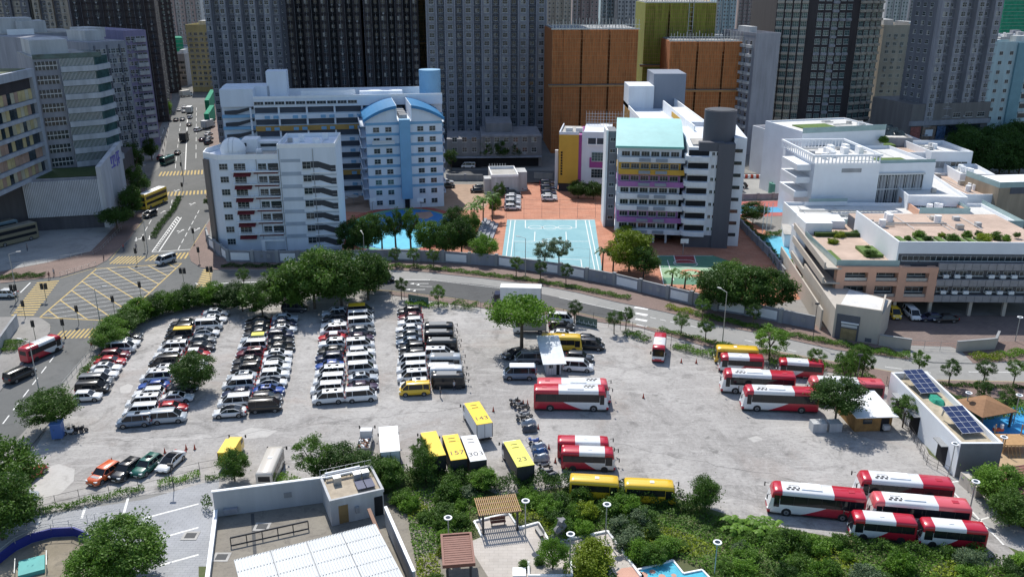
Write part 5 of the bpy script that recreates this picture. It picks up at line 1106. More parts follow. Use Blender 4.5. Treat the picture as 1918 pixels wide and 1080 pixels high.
mt = b.box("water_tank_tower", bst); mt.cyl(W * .955, 8, h - .1, h + 8.5, 3.2, 20); b.done()
# gabled blue and white block
b = Bld("school_building", "white and blue school block with a curved blue roof and central blue shaft", "school", (694, 393), (832, 386)); W = b.W; h = b.zt(229); dep = 24; n = 8; fh = h / 8.4
b.box("wall", wsh, (0, W, 0, dep, 0, h)); rise = 3.6; xc0, xc1 = W * .40, W * .60
def arcz(x): q = (x - W / 2) / (W / 2 + .6); return rise * (1 - q * q)
for (a, c) in ((-.6, xc0), (xc1, W + .6)):
    rb_ = b.box("curved_roof", bstd); gb = b.box("gable", wsh); N = 8
    for i in range(N):
        xa, xb = a + (c - a) * i / N, a + (c - a) * (i + 1) / N; za, zb_ = h + arcz(xa), h + arcz(xb)
        rb_.add([(xa, -1, za), (xb, -1, zb_), (xb, dep, zb_), (xa, dep, za), (xa, -1, za + .75), (xb, -1, zb_ + .75), (xb, dep, zb_ + .75), (xa, dep, za + .75)], [(0, 1, 5, 4), (4, 5, 6, 7), (3, 2, 1, 0), (2, 3, 7, 6)], 0)
        gb.add([(xa, 0, h), (xb, 0, h), (xb, 0, zb_), (xa, 0, za), (xa, dep, h), (xb, dep, h), (xb, dep, zb_), (xa, dep, za)], [(0, 1, 2, 3), (5, 4, 7, 6)], 0)
    xe = xc0 if a < 0 else xc1; gb.box(xe - .15, xe + .15, -.4, dep, h, h + arcz(xe) + .7)
sh = b.box("blue_shaft", bst, (xc0 + .6, xc1 - .6, -1.8, .2, 3.0, h + .6)); b.box("entrance", blk, (xc0 + 1.4, xc1 - 1.4, -.6, -.02, 0, 2.6))
b.box("roof_plant", grey, *[(xc0 + 1, xc1 - 1, 2 + 3.4 * i, 4 + 3.4 * i, h + .02 + i * .01, h + 1.4) for i in range(6)])
for k in range(n):
    z = k * fh + .9
    b.box("blue_stripe", bst, (0, xc0 + .55, -.1, 0, k * fh + 3.05, k * fh + 3.75), (xc1 - .55, W, -.1, 0, k * fh + 3.05, k * fh + 3.75)) if k else None
    for xx in (W * .13, W * .29): b.win(xx, z + .3, 1.7, 1.3, 'grid')
    for xx in (W * .71, W * .87): b.win(xx, z + .3, 1.7, 1.3, 'grid')
    b.box("side_balcony", wsh, (-1.5, 0, 2, 18, k * fh + 2.4, k * fh + 2.6), (-1.5, -1.4, 2, 18, k * fh + 2.6, k * fh + 3.4), (W, W + 1.4, 6, 14, k * fh + 2.4, k * fh + 2.6), (W + 1.3, W + 1.4, 6, 14, k * fh + 2.6, k * fh + 3.3))
    b.box("side_stripe", bst, (-.06, 0, .05, dep, k * fh + 3.05, k * fh + 3.6), (W, W + .06, .05, dep, k * fh + 3.05, k * fh + 3.6)); b.grid(3, 17, z, 3, 1, 4, 1.6, 1.4, 'std', 'L')
b.box("balcony", wsh, (W * .07, W * .36, -1.5, -.02, fh * 6 + 1.0, fh * 6 + 1.2)); b.box("balcony_rail", frame, (W * .07, W * .36, -1.52, -1.47, fh * 6 + 1.2, fh * 6 + 2.1)); b.done()
# white annex, podium row at the back
b = Bld("white_annex", "small flat roofed white annex beside the school parking", "annex building", (908, 366), (990, 364)); W = b.W; h = b.zt(333); b.box("wall", wt, (2, W - 3, 0, 12, 0, h), (0, 2, 1, 5, 0, h - .5), (W - 3, W, 4, 10, 0, h + .6)); b.box("roof", conc, (2.3, W - 3.3, .3, 11.7, h, h + .1)); b.box("parapet", whitec, (2, W - 3, 0, .28, h + .1, h + .8), (2, W - 3, 11.7, 12, h + .1, h + .9), (2, 2.3, .3, 11.7, h + .1, h + .8), (W - 3.3, W - 3, .3, 11.7, h + .1, h + .8)); b.box("railing", frame, *[(2.3 + q * .8, 2.45 + q * .8, 11.7, 11.8, h + .9, h + 1.7) for q in range(int(W - 5))]); b.win(W * .5, 1, 1.6, 1.4); b.done()
b = Bld("podium_block", "grey low podium block with square windows at the foot of the pilastered tower", "building", (838, 314), (1014, 312)); W = b.W; h = b.zt(256); b.box("wall", wallmat("podium_grey2", (.22, .215, .225)), (0, W * .36, 1, 18, 0, h * .9), (W * .36, W, 0, 20, 0, h), (W * .42, W * .7, 8, 24, h, h + 3)); b.box("ledge", gy2, (W * .36, W, -.3, .1, h - .2, h + .5), (0, W, -1.6, 0, 3.4, 3.7)); b.grid(1, W * .34, 5, 3.4, 2, 3, 1.6, 1.6, 'std', off=1); b.grid(W * .38, W - 1, 5, 3.4, 2, 6, 1.7, 1.6, 'std'); b.box("shopfront", blk, (1, W - 1, -.1, 1.2, .2, 3.2)); b.done()
# =============================== colourful school
yo = mat("school_orange_yellow", (.55, .33, .05), .75, .06); vio = mat("school_violet", (.34, .15, .38), .75, .06); whs = wallmat("school2_white", (.66, .70, .76), .08); cor = mat("window_recess", (.05, .06, .075), .8, .1); mg = mat("magenta_panel", (.3, .06, .24), .7, .05)
b = Bld("school_building", "tall school block with yellow and violet balcony bands and a turquoise barrel roof", "school", (1150, 452), (1266, 456)); W = b.W; h = b.zt(276); dep = 22; fh = (h - 2.8) / 7
b.box("wall", whs, (0, W, 0, dep, 2.8, h)); b.box("ground_floor_columns", whs, *[(W * q / 5 + .2, W * q / 5 + .7, .2, .7, 0, 2.8) for q in range(5)]); b.box("ground_floor_wall", dk, (1, W - 1, 4, dep - 1, 0, 2.8))
for k in range(7):
    z = 2.8 + k * fh; m = {6: whs, 5: yo, 4: vio, 3: whs, 2: whs, 1: vio, 0: whs}[k]
    if k < 7: b.box("balcony_parapet", m, (0.4, W + .8, -1.6, -1.4, z - .25, z + .95), (.4, W + .8, -1.39, -.02, z - .25, z - .05))
    b.box("back_wall", m, (.3, W - .1, -.12, -.0, z + .0, z + fh - .3)); b.grid(.8, W - .4, z + .95, 3, 1, 6, W / 6 - .55, 1.15, 'wide', off=-.12)
    b.box("ac_cage", mat("cage_blue_grey", (.24, .28, .34), .6, .1), (W * .34, W * .52, -2.0, -1.6, z + .0, z + .72), (W * .60, W * .78, -2.0, -1.6, z + .0, z + .72))
    b.box("left_side_band", m, (-.1, 0, .1, dep, z, z + 1.2))
b.box("gutter", mat("teal_trim", (.16, .45, .42), .5, .05), (-.4, W + .4, -1.2, -.9, h + .2, h + .55)); tr_ = b.box("barrel_roof", mat("turquoise_roof", (.34, .62, .60), .5, .06)); N = 10
for i in range(N):
    y0, y1 = -1 + (dep + 1) * i / N, -1 + (dep + 1) * (i + 1) / N; f = lambda y: h + .4 + 4.2 * math.sin(min(1, (y + 1) / (dep * .72)) * math.pi / 2) - (0 if y < dep * .72 else (y - dep * .72) * .2)
    tr_.add([(-.5, y0, f(y0)), (W + .3, y0, f(y0)), (W + .3, y1, f(y1)), (-.5, y1, f(y1)), (-.5, y0, h), (W + .3, y0, h), (W + .3, y1, h), (-.5, y1, h)], [(0, 1, 2, 3), (0, 3, 7, 4), (1, 5, 6, 2), (4, 5, 1, 0) if i == 0 else (3, 2, 6, 7)])
b.box("window_strip_lintel", whs, (.2, W, -.3, -.1, h - .5, h + .1)); b.done()
b = Bld("stair_column", "narrow grey column with small lit windows left of the barrel roofed block", "tower", (1133, 424), (1150, 424)); W = b.W; h = b.zt(246); b.box("wall", wallmat("column_grey", (.20, .21, .24)), (0, W, 0, 7, 0, h)); b.box("white_edge", whitec, (-.5, 0, -.3, 6, 0, h + .3)); b.grid(.3, W - .2, 2, 2.85, int(h / 2.85), 1, 1.3, .9, 'dark'); b.done()
b = Bld("school_wing", "white school wing with a flat orange yellow end wall", "school", (1043, 358), (1140, 361)); W = b.W; h = b.zt(252); xo = W * .40
b.box("orange_wall", yo, (.4, xo, 0, 16, 2.5, h)); b.box("plinth", dk, (.4, W, .4, 16, 0, 2.5)); b.box("white_wall", whs, (xo + .9, W, .4, 24, 2.5, h - .3)); b.box("magenta_strip", mg, (xo, xo + .9, .2, 16, 2.5, h)); b.box("side_post", whs, (-.9, 0, 2, 3, 0, h - 5))
b.box("parapet", whs, (.4, xo, 0, .3, h, h + .8), (.4, .7, .3, 16, h, h + .8), (xo + .9, W, .4, .7, h - .3, h + .9)); b.box("roof_fence", frame, *[(xo + 1 + q * .9, xo + 1.08 + q * .9, 20, 20.1, h - .3, h + 4.2) for q in range(int((W - xo + 8) / .9))], *[(xo + 1, W + 8, 20.1, 20.2, h + .6 + q * .9, h + .66 + q * .9) for q in range(4)])
b.box("roof", conc, (.8, xo - .1, .4, 15.6, h, h + .08)); b.box("roof_unit", frame, (2, 4, 4, 6, h + .08, h + 1.3), (5, 7, 4, 6, h + .08, h + 1.3)); b.box("magenta_panel", mg, (W - 6, W - .8, .2, .38, h - 9.6, h - 6.6)); b.win(W - 3.6, h - 7.6, 3.6, 2.6, 'grid', off=.2); b.win(W - 3.6, h - 12.6, 3.6, 2.6, 'grid', off=.4); b.box("sign_letters", blk, *[(1.0, 1.5, -.12, 0, 5 + q * .8, 5.55 + q * .8) for q in range(9)])
b.box("recessed_terrace", cor, (xo + 2.5, W - 1, .3, .38, h - 2.6, h - .9)); b.box("terrace_frame", whitec, *[(xo + 2.4 + q * 2.6, xo + 2.7 + q * 2.6, .1, .3, h - 2.7, h - .8) for q in range(5)], (xo + 2.4, W - .8, .1, .3, h - 3.0, h - 2.7)); b.done()
b = Bld("school_building", "white school block with rounded balconies and a dark cylindrical tower", "school", (1278, 462), (1340, 464)); W = b.W; h = b.zt(276); fh = (h - 3) / 7; gyt = wallmat("graphite_render", (.10, .105, .125), .08)
b.box("wall", whs, (0, W, 0, 30, 3, h)); b.box("plinth", gyt, (0, W, -.05, 30, 0, 3)); b.box("dark_cap", gyt, (2.2, W + .1, -.15, 2, h - .8, h + 1.2)); b.box("dark_shaft", gyt, (W - 1.2, W + 2.6, -.3, 12, 0, h + 1))
mt = b.box("round_tower", gyt); mt.cyl(W - .6, 5.5, h - 4, b.zt(206, W, 5), 3.7, 24); mt2 = b.box("round_tower_rim", dark); mt2.cyl(W - .6, 5.5, b.zt(206, W, 5), b.zt(206, W, 5) + .12, 3.3, 24)
for k in range(7):
    z = 3 + k * fh; b.box("stair_recess", blk, (.0, 4.6, -.06, 0, z + 1.1, z + 2.35)); bal = b.box("rounded_balcony", whs); pts = [(4.6, -.02)] + [(2.2 - 2.9 * math.sin(a_), -.02 - 1.5 * math.cos(a_)) for a_ in [q * math.pi / 10 for q in range(0, 6)]] + [(-.7, 3), (0, 3)]
    bal.prism([(4.6, 0), (4.6, -1.5)] + pts[1:], z, z + 1.1)
    for q in range(3): b.win(5.6 + q * 1.0, z + 1.2, .7, .8, 'dark')
b.box("right_wing", whs, (W + 2.61, W + 5.4, 2, 30, 0, h + 2.0)); b.box("side_slot", glass, *[(W + 5.35, W + 5.45, 4, 29, 2 + 2.85 * k, 3 + 2.85 * k) for k in range(8)], *[(W + 2.8, W + 4.6, 1.9, 2.02, 2.4 + 2.85 * k, 3.2 + 2.85 * k) for k in range(8)])
b.box("sloped_roof", conc, (1, 8, 2.1, 10, h, h + .4)); b.done()
b = Bld("school_wing", "white rooftop wing running back behind the barrel roofed block", "school", (1262, 420), (1325, 420)); W = b.W; h = b.zt(262); b.box("wall", whs, (-6, W, 2, 66, 0, h)); b.box("parapet", whitec, (-6, -5.7, 2, 66, h, h + 1.2), (W * .45, W * .45 + .3, 2, 50, h + .01, h + 3.2), (W - .3, W, 2, 60, h, h + 3)); b.box("roof_house", whs, (W * .45 + .3, W - .3, 12, 40, h, h + 2.6), (-6, W * .2, 54, 66, h, h + 7)); b.box("penthouse", wallmat("slate_blue_panel", (.22, .25, .31), .05), (W * .2, W + 3, 56, 70, h, h + 10.5)); b.box("yellow_panel", yo, (W * .45 - .08, W * .45, 20, 34, h + .8, h + 2.2)); b.box("solar_panel", glass, (W * .5, W - 1, 42, 50, h + .02, h + .4)); b.box("awning_strip", mat("amber_side", (.3, .16, .04), .8, .1), (-6.1, -6, 50, 62, h - 6, h)); b.done()
# =============================== right school complex
ws3 = mat("bright_white_render", (.76, .79, .83), .7, .05, .2); wroof = patchy("pale_roof", [(.60, .60, .59), (.70, .69, .67), (.42, .42, .41)], (.1, .5)); terra = tiles("terrace_tile", (.48, .36, .29), (.54, .41, .33), 1.0, .02); peach = mat("peach_render", (.64, .37, .26), .8, .07, .3); beig = wallmat("beige_render", (.45, .41, .36), .07); gs = mat("lawn", (.10, .17, .04), .9, .25, 2); rail = mat("glass_rail", (.30, .42, .42), .15, .1, spec=.6)
def boxb(name, lab, p0, p1, ty, dep, wm, rm, cat="school", par=1.0, z=0., base=0.):
    b = Bld(name, lab, cat, p0, p1, z=z); W = b.W; h = b.zt(ty)
    b.box("wall", wm, (0, W, 0, dep, base, h)); b.box("roof", rm, (.3, W - .3, .3, dep - .3, h, h + .06))
    if par: b.box("parapet", wm, (0, W, 0, .3, h, h + par), (0, W, dep - .3, dep, h, h + par), (0, .3, .3, dep - .3, h, h + par), (W - .3, W, .3, dep - .3, h, h + par))
    return b, W, h
# tall white block g1
b, W, h = boxb("school_building", "tall white school block with an open frame parapet and louvre slot", (1512, 428), (1632, 426), 306, 22, ws3, wroof, par=0)
b.box("frame_parapet", ws3, (-.8, W, -.8, -.3, h + 1.7, h + 2.2), (-.8, W, 21.6, 22.1, h + 1.7, h + 2.2), (-.8, -.3, -.3, 21.6, h + 1.7, h + 2.2), (W - .5, W, -.3, 21.6, h + 1.7, h + 2.2), *[(W * q / 18 - .7, W * q / 18 - .45, -.7, -.5, h, h + 1.7) for q in range(19)], *[(-.7, -.5, 22 * q / 16, 22 * q / 16 + .25, h, h + 1.7) for q in range(16)], *[(W * q / 18 - .7, W * q / 18 - .45, 21.7, 21.9, h, h + 1.7) for q in range(19)])
b.box("roof_unit", whitec, *[(W * .45 + q * 2, W * .45 + q * 2 + 1.3, 10 + (q % 2) * 4, 12.5 + (q % 2) * 4, h + .06, h + 1.6 + .1 * q) for q in range(5)]); b.box("louvre", grey, (W * .42, W * .72, -.08, 0, h - 2.4, h - 1.4))
b.box("side_balcony", ws3, *[(-3.6, -.02, 2, 13, z_, z_ + 1.5) for z_ in (h - 9, h - 5.4, h - 2.2)]); b.box("front_balcony", ws3, (-2.4, W * .5, -2.6, -2.4, 3.2, 4.6), (-2.4, W * .5, -2.39, -.02, 3.2, 3.5), (-2.4, W * .5, -2.6, -2.4, 6.6, 7.6), (-2.4, W * .5, -2.39, -.02, 6.4, 6.8)); clutter(b, 2, W - 2, 2, 20, h + .06, 10); b.box("terracotta_wall", mat("terracotta", (.3, .13, .06), .8, .1), (-.4, W * .48, -.1, -.02, 4.6, 6.4)); b.box("balcony_glass", rail, (-1.5, W * .5, -2.5, -2.42, 7.6, 8.4)); b.done()
b, W, h = boxb("school_building", "white school wing with a tall curtained glass front", (1570, 424), (1734, 420), 314, 24, ws3, wroof, par=.9)
b.box("glass_front", glass, (2, W - 3, -.25, -.02, h * .40, h * .87)); fr = b.box("glass_mullion", frame, *[(2 + (W - 5) * q / 24, 2.12 + (W - 5) * q / 24, -.4, -.25, h * .40, h * .87) for q in range(25)], (2, W - 3, -.45, -.25, h * .62, h * .64), (1.7, W - 2.7, -.7, -.05, h * .87, h * .9), (1.7, W - 2.7, -.7, -.05, h * .365, h * .395))
b.box("curtain", mat("grey_curtain", (.30, .31, .33), .8, .2), *[(2.4 + (W - 5) * q / 8, 4.0 + (W - 5) * q / 8, -.30, -.26, h * .41, h * .85) for q in range(1, 8)]); b.box("curtain", mat("maroon_curtain", (.10, .04, .06), .8, .2), *[(2.4 + (W - 5) * q / 16, 3.4 + (W - 5) * q / 16, -.12, -.03, h * .18, h * .36) for q in range(16)]); b.box("lower_glass", glass, (2, W - 3, -.11, -.02, h * .17, h * .36)); b.box("band", ws3, (-1, W + .2, -1.8, -.02, h * .04, h * .16)); clutter(b, 2, W - 3, 11, 22, h + .06, 12); b.box("roof_lawn", gs, (6, W - 4, 3, 10, h + .06, h + .3)); b.box("glass_rail", rail, (0, W, .35, .4, h + .9, h + 1.7)); b.done()
# dark ribbed glass block g3
b, W, h = boxb("school_building", "white block with a dark ribbed glass side and a roof garden", (1488, 382), (1640, 372), 250, 20, ws3, wroof, par=.5)
b.box("lawn", gs, (4, W * .55, 4, 12, h + .06, h + .4)); b.box("glass_rail", rail, (0, W, -.1, -.02, h, h + 1.5)); clutter(b, W * .6, W - 2, 3, 17, h + .06, 9); b.box("window_band", glass, (1, W * .4, -.08, 0, h - 5, h - 3.6), (1, W * .4, -.08, 0, h - 9, h - 7.6)); b.box("band_mullion", frame, *[(1 + q * 1.4, 1.1 + q * 1.4, -.14, -.08, h - 9, h - 3.6) for q in range(int(W * .4 / 1.4))])
b.done()
b = Bld("glass_wing", "dark ribbed glass facade angled towards the back yard", "school", (1446, 322), (1500, 392)); W = b.W; h = b.zt(238); b.box("wall", ws3, (0, W, 0, 9, 0, h)); b.box("dark_glass", glass, (.5, W - .5, -.15, 0, .6, h - 1)); b.box("horizontal_fin", frame, *[(.2, W - .2, -.6, -.16, .6 + q * (h - 1.4) / 8, .75 + q * (h - 1.4) / 8) for q in range(9)]); b.box("mullion", framed, *[(W * q / 14, W * q / 14 + .1, -.25, -.15, .6, h - 1) for q in range(1, 14)]); b.done()
for (lab, p0, p1, ty, dep, wm, rm, par) in [
 ("white rooftop terrace block with a glass balustrade and lawn", (1470, 345), (1622, 335), 262, 22, ws3, terra, 1.),
 ("plain white stair block rising behind the open frame parapet", (1573, 352), (1618, 350), 240, 14, ws3, wroof, .6),
 ("grey roof block carrying rows of dark solar panels", (1616, 350), (1696, 352), 262, 22, wallmat("roof_grey_wall", (.30, .31, .33)), wroof, .8),
 ("white walled block with a pinkish terrace and planters", (1640, 372), (1770, 372), 292, 30, ws3, terra, 1.),
 ("white pavilion block with a curved wall at the back right", (1730, 378), (1806, 378), 292, 18, ws3, wroof, 1.2),
 ("white box block with louvres behind the tan building", (1786, 400), (1850, 402), 332, 14, ws3, wroof, 1.),
 ("long white corridor block stepping down to the terrace", (1690, 440), (1800, 444), 372, 36, ws3, wroof, .8),
 ("white roof terrace with pinkish tiles beside the tan building", (1798, 430), (1880, 430), 370, 26, ws3, terra, .8),
 ("long low white roof between the planted terrace and the glass front", (1504, 474), (1905, 478), 424, 20, ws3, wroof, .8),
 ("peach and white roof house with glass rails and a bright roof", (1712, 456), (1805, 458), 402, 14, peach, whitec, 1.)]:
    b, W, h = boxb("school_block", lab, p0, p1, ty, dep, wm, rm, par=par)
    clutter(b, 2, W - 3, 3, dep - 2, h + .06, 7)
    b.box("window_band", glass, (1.2, W - 1.2, -.07, 0, h - 2.9, h - 1.7)) if "peach" not in lab and "louvres" not in lab else None; b.box("band_mullion", frame, *[(1.2 + q * 1.5, 1.3 + q * 1.5, -.13, -.07, h - 2.9, h - 1.7) for q in range(int((W - 2) / 1.5))]) if "peach" not in lab and "louvres" not in lab else None
    if "glass" in lab: b.box("glass_rail", rail, (0, W, -.1, -.02, h + .3, h + 1.8), (W + .02, W + .1, 0, dep, h + .3, h + 1.8))
    if "lawn" in lab: b.box("lawn", gs, (5, W - 5, 8, 16, h + .06, h + .4))
    if "solar" in lab:
        M = [Matrix.Translation((2 + i * 3.2, 3 + j * 5.5, h + .9)) @ Matrix.Rotation(.3, 4, 'X') for i in range(int(W / 3.4)) for j in range(3)]; mb = b.box("solar_panel", glass); [mb.box(0, 2.9, 0, 3.6, 0, .08, 0, m_) for m_ in M]
    if "planters" in lab: b.box("planter", gs, (2, 8, 10, 16, h + .06, h + 1.3), (2, 5, 18, 26, h + .06, h + .8))
    if "peach" in lab: b.box("white_half", ws3, (W * .35, W, -.15, 0, 0, h)); b.box("doorway_box", beig, (W * .5, W * .68, -2.2, -.16, h - 3.6, h - 1.0)); b.box("pipe_unit", steel, (W * .72, W * .9, -1, -.16, h - 3.4, h - 1.6))
    if "louvres" in lab or "curved" in lab: b.box("louvre", grey, (1, W * .5, -.1, 0, h - 3.4, h - 1.6))
    b.done()
b = Bld("tan_building", "tan rendered stair block with a dark top band and glass rail at the right edge", "building", (1856, 434), (1990, 430)); W = b.W; h = b.zt(352); b.box("wall", wallmat("tan_render", (.33, .27, .20)), (0, W, 0, 14, 0, h)); b.box("dark_band", gyt, (3, W, -.1, 0, h - 1.6, h)); b.box("glass_rail", rail, (0, W, 0, .1, h, h + 1.4), (0, .1, .1, 14, h, h + 1.4)); b.box("roof", whitec, (.2, W - .2, .2, 13.8, h, h + .1)); b.box("pipe", frame, (9, 9.2, -.2, -.02, 0, h)); b.done()
# peach front building
b = Bld("school_building", "peach and grey school wing with ground floor parking and roof gardens", "school", (1556, 590), (1985, 594)); W = b.W; h = b.zt(500); xp = W * (1742 - 1556) / 429.; dep = 20
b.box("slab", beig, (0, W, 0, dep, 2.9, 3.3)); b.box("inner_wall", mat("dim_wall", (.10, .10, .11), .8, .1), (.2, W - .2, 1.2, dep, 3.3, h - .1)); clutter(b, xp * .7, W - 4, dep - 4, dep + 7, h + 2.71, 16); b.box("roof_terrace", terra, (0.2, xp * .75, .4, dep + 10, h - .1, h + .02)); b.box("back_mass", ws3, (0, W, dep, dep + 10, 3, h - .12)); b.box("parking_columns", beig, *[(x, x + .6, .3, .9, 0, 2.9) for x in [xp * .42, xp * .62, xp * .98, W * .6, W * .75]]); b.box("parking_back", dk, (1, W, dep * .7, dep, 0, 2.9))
fh = (h - 3.3) / 2
pch = b.box("peach_frame", peach, (0, xp, -.4, .2, h - .9, h + .2), (0, xp, -.4, .2, 3.0, 3.9), (0, xp, -.4, .2, 3.3 + fh - .35, 3.3 + fh + .5), *[(x, x + 1.5, -.45, 1.1, 3.0, h + .1) for x in [0, xp * .31, xp * .61, xp - 1.6]])
for k in range(2):
    z = 3.3 + k * fh; b.box("railing_panel", steel, (1.2, xp - 1.2, -.1, 0, z + .55, z + 1.15)); b.grid(1.3, xp * .3, z + 1.25, 3, 1, 1, xp * .26, .9, 'wide', off=1.15); b.grid(xp * .36, xp * .6, z + 1.25, 3, 1, 1, xp * .22, .9, 'wide', off=1.15); b.grid(xp * .66, xp * .95, z + 1.25, 3, 1, 1, xp * .27, .9, 'wide', off=1.15)
    b.grid(xp + .5, W, z + 1.3, 3, 1, 8, (W - xp) / 8 - .8, .9, 'wide', off=1.15); b.box("ac_unit", whitec, *[(xp + 1.5 + q * 2.1, xp + 2.5 + q * 2.1, .4, .9, z + 1.0, z + 1.6) for q in range(9) if q % 4 != 3])
gyb = mat("grey_panel_band", (.30, .29, .30), .7, .15, 1)
for k in range(3): z = 3.0 + k * fh; b.box("grey_band", gyb, (xp, W, -.35, .1, z, z + 1.25)); b.box("band_joint", framed, *[(xp + q * 1.5, xp + q * 1.5 + .06, -.38, -.35, z, z + 1.25) for q in range(1, int((W - xp) / 1.5))])
b.box("upper_floor", gyt, (xp * .62, W, 1.5, dep + 8.9, h, h + 2.6)); b.box("end_wall", whitec, (.4, 6, dep + 2, dep + 9, h, h + 2.4)); b.box("planter_box", conc, (7, xp * .55, dep + 7, dep + 8.6, h + .02, h + .5)); b.grid(xp * .66, W - 2, h + .9, 3, 1, 9, 3.2, 1.0, 'wide', off=1.5); b.box("upper_parapet", ws3, (xp * .62, W, 1.3, 1.6, h + 2.3, h + 4.6), (xp * .62 - .3, xp * .62, 1.3, 24, h, h + 4.6)); b.box("upper_roof", terra, (xp * .62, W, 1.6, dep + 9, h + 2.6, h + 2.7))
bed = b.box("planting_strip", gs, *[(xp * .75 + q * 1.9, xp * .75 + q * 1.9 + 1.0, 3, 10, h + 2.7, h + 3.2) for q in range(9)], (W * .62, W * .95, 3, 5, h + 2.7, h + 3.4)); b.box("planter_kerb", conc, *[(xp * .75 + q * 1.9 + 1.0, xp * .75 + q * 1.9 + 1.3, 3, 10, h + 2.7, h + 3.1) for q in range(9)])
b.box("terrace_lawn", gs, (1, xp * .62, .6, 1.8, h + .02, h + .25), (.5, 2, 2, 10, h + .02, h + .25), (xp * .40, xp * .58, 6, 12, h + .02, h + .6)); b.box("glass_rail", rail, (0, xp * .62, .25, .3, h + .2, h + 1.3), (-.1, -.04, .3, dep, h + .1, h + 1.3)); b.box("hedge", leafmat("roof_hedge_leaf", (.02, .05, .01), (.07, .13, .025)), (2, xp * .6, 20, 21.2, h + .02, h + .8))
b.done()
# left side of it with long balconies
b = Bld("school_wing", "slanting white side wing with long stacked grey balconies", "school", (1497, 500), (1557, 590)); W = b.W; h = b.zt(500, W, 0); b.box("wall", ws3, (0, W - 4.5, .6, 5, 0, h - .1)); b.box("long_balcony", beig, *[(2, W + .6, -2.6, -2.3, z, z + 1.3) for z in (3.0, 3.3 + fh, h - .3)], *[(2, W + .6, -2.29, .58, z, z + .3) for z in (3.0, 3.3 + fh, h - .3)]); b.box("dark_recess", blk, *[(2.2, W, .45, .59, z + 1.3, z + fh - .1) for z in (3.0, 3.3 + fh)]); b.box("end_tower", ws3, (-4, 2, -1, 8, 0, h + 1.6)); b.box("low_wall", beig, (-2, W + 8, -4, -3.7, 0, 4)); b.done()
# gate house
gh = [P(1486, 548), P(1558, 632), P(1643, 646), P(1645, 612), P(1560, 560)]
o = thing("gate_house", "beige concrete gate house with a brown shutter at the bend of the road", "gate house", (gh[1].x, gh[1].y, 0), math.atan2(gh[2].y - gh[1].y, gh[2].x - gh[1].x)); Wg = (gh[2] - gh[1]).length; hg = ZT(gh[1].y, 578)
MB().prism([(0, 0), (Wg, 0), (Wg + 1, 9), (1, 12), (-8, 24), (-9, 24)], 0, hg).build("wall", beig, o); MB().prism([(.4, .4), (Wg - .4, .4), (Wg + .5, 8.6), (1, 11.5)], hg, hg + .05).build("roof", wroof, o); MB().box(0, Wg, -.02, .35, hg, hg + .9).box(Wg - .3, Wg, .35, 9, hg, hg + .9).build("parapet", beig, o)
MB().box(.4, Wg * .56, -.12, 0, 0, hg * .85).build("dark_surround", gyt, o); MB().box(1.3, Wg * .52, -.2, -.12, .1, 2.2).build("shutter", mat("bronze_shutter", (.28, .22, .12), .5, .25, 1), o); MB().box(1.3, Wg * .52, -.3, -.12, 2.5, 3.0).build("sign_board", mat("grey_sign", (.5, .52, .55), .6, .1), o); MB().box(1.2, Wg * .55, -.35, -.13, 3.2, 3.4).build("canopy", whitec, o); MB().box(Wg * .72, Wg * .86, -.04, 0, .3, 1).build("vent", gyt, o)
# ================================================================ VEGETATION
lf = dict(mid=leafmat("leaf_mid", (.04, .095, .014), (.13, .245, .036)), dark=leafmat("leaf_dark", (.022, .058, .010), (.08, .16, .028)), light=leafmat("leaf_light", (.06, .145, .014), (.19, .35, .04)), yellow=leafmat("leaf_yellow", (.11, .17, .012), (.30, .38, .03)), grey=leafmat("leaf_grey", (.09, .14, .07), (.19, .26, .14)))
def leafquad(mb, c, s, rd, flat=.0):
    n = Vector((rd.gauss(0, 1), rd.gauss(0, 1), rd.gauss(0, 1) + flat)).normalized(); a = n.orthogonal().normalized(); a = Matrix.Rotation(rd.uniform(0, 6.28), 3, n) @ a; b = n.cross(a)
    l, w = s * rd.uniform(.7, 1.3), s * rd.uniform(.35, .6)
    mb.add([c - a * l * .5, c + b * w * .5, c + a * l * .5, c - b * w * .5], [(0, 1, 2, 3)])
def crown_mesh(seed, kind):
    rd = random.Random(seed); mb = MB()
    # unit crown: radius 1, height ~1 ; clumps near the shell
    nc, nl, cs, ls = dict(round=(72, 150, .30, .09), spread=(75, 120, .26, .08), open=(46, 110, .26, .10), tall=(60, 120, .29, .105), shrub=(36, 110, .36, .14), dense=(100, 150, .26, .078))[kind]
    for _ in range(nc):
        while True:
            v = Vector((rd.uniform(-1, 1), rd.uniform(-1, 1), rd.uniform(-1, 1)))
            if .3 < v.length < 1: break
        v = v.normalized() * (v.length ** .45) * rd.uniform(.72, .98)
        if kind == 'spread': v.z = abs(v.z) * .55 - .15
        if kind in ('round', 'dense', 'shrub'): v.z = max(v.z, -.55)
        r = cs * rd.uniform(.6, 1.25)
        for _ in range(int(nl * rd.uniform(.6, 1.2))):
            d = Vector((rd.gauss(0, 1), rd.gauss(0, 1), rd.gauss(0, 1))).normalized() * r * (rd.random() ** .4); d.z *= .75
            leafquad(mb, v + d, ls, rd, .6)
    if kind in ('round', 'dense', 'shrub'):
        for _ in range(700):
            v = Vector((rd.gauss(0, .36), rd.gauss(0, .36), rd.gauss(0, .3))); leafquad(mb, v, ls * 1.6, rd)
    return mb
CR = {}
def crown(kind, var, leaf):
    k = (kind, var, leaf)
    if k not in CR:
        base = ('geo', kind, var)
        if base not in CR: CR[base] = crown_mesh(hash((len(kind), ord(kind[0]), var)) % 9999, kind)
        CR[k] = proto(CR[base], "crown", [lf[leaf]])
    return CR[k]
TR = {}
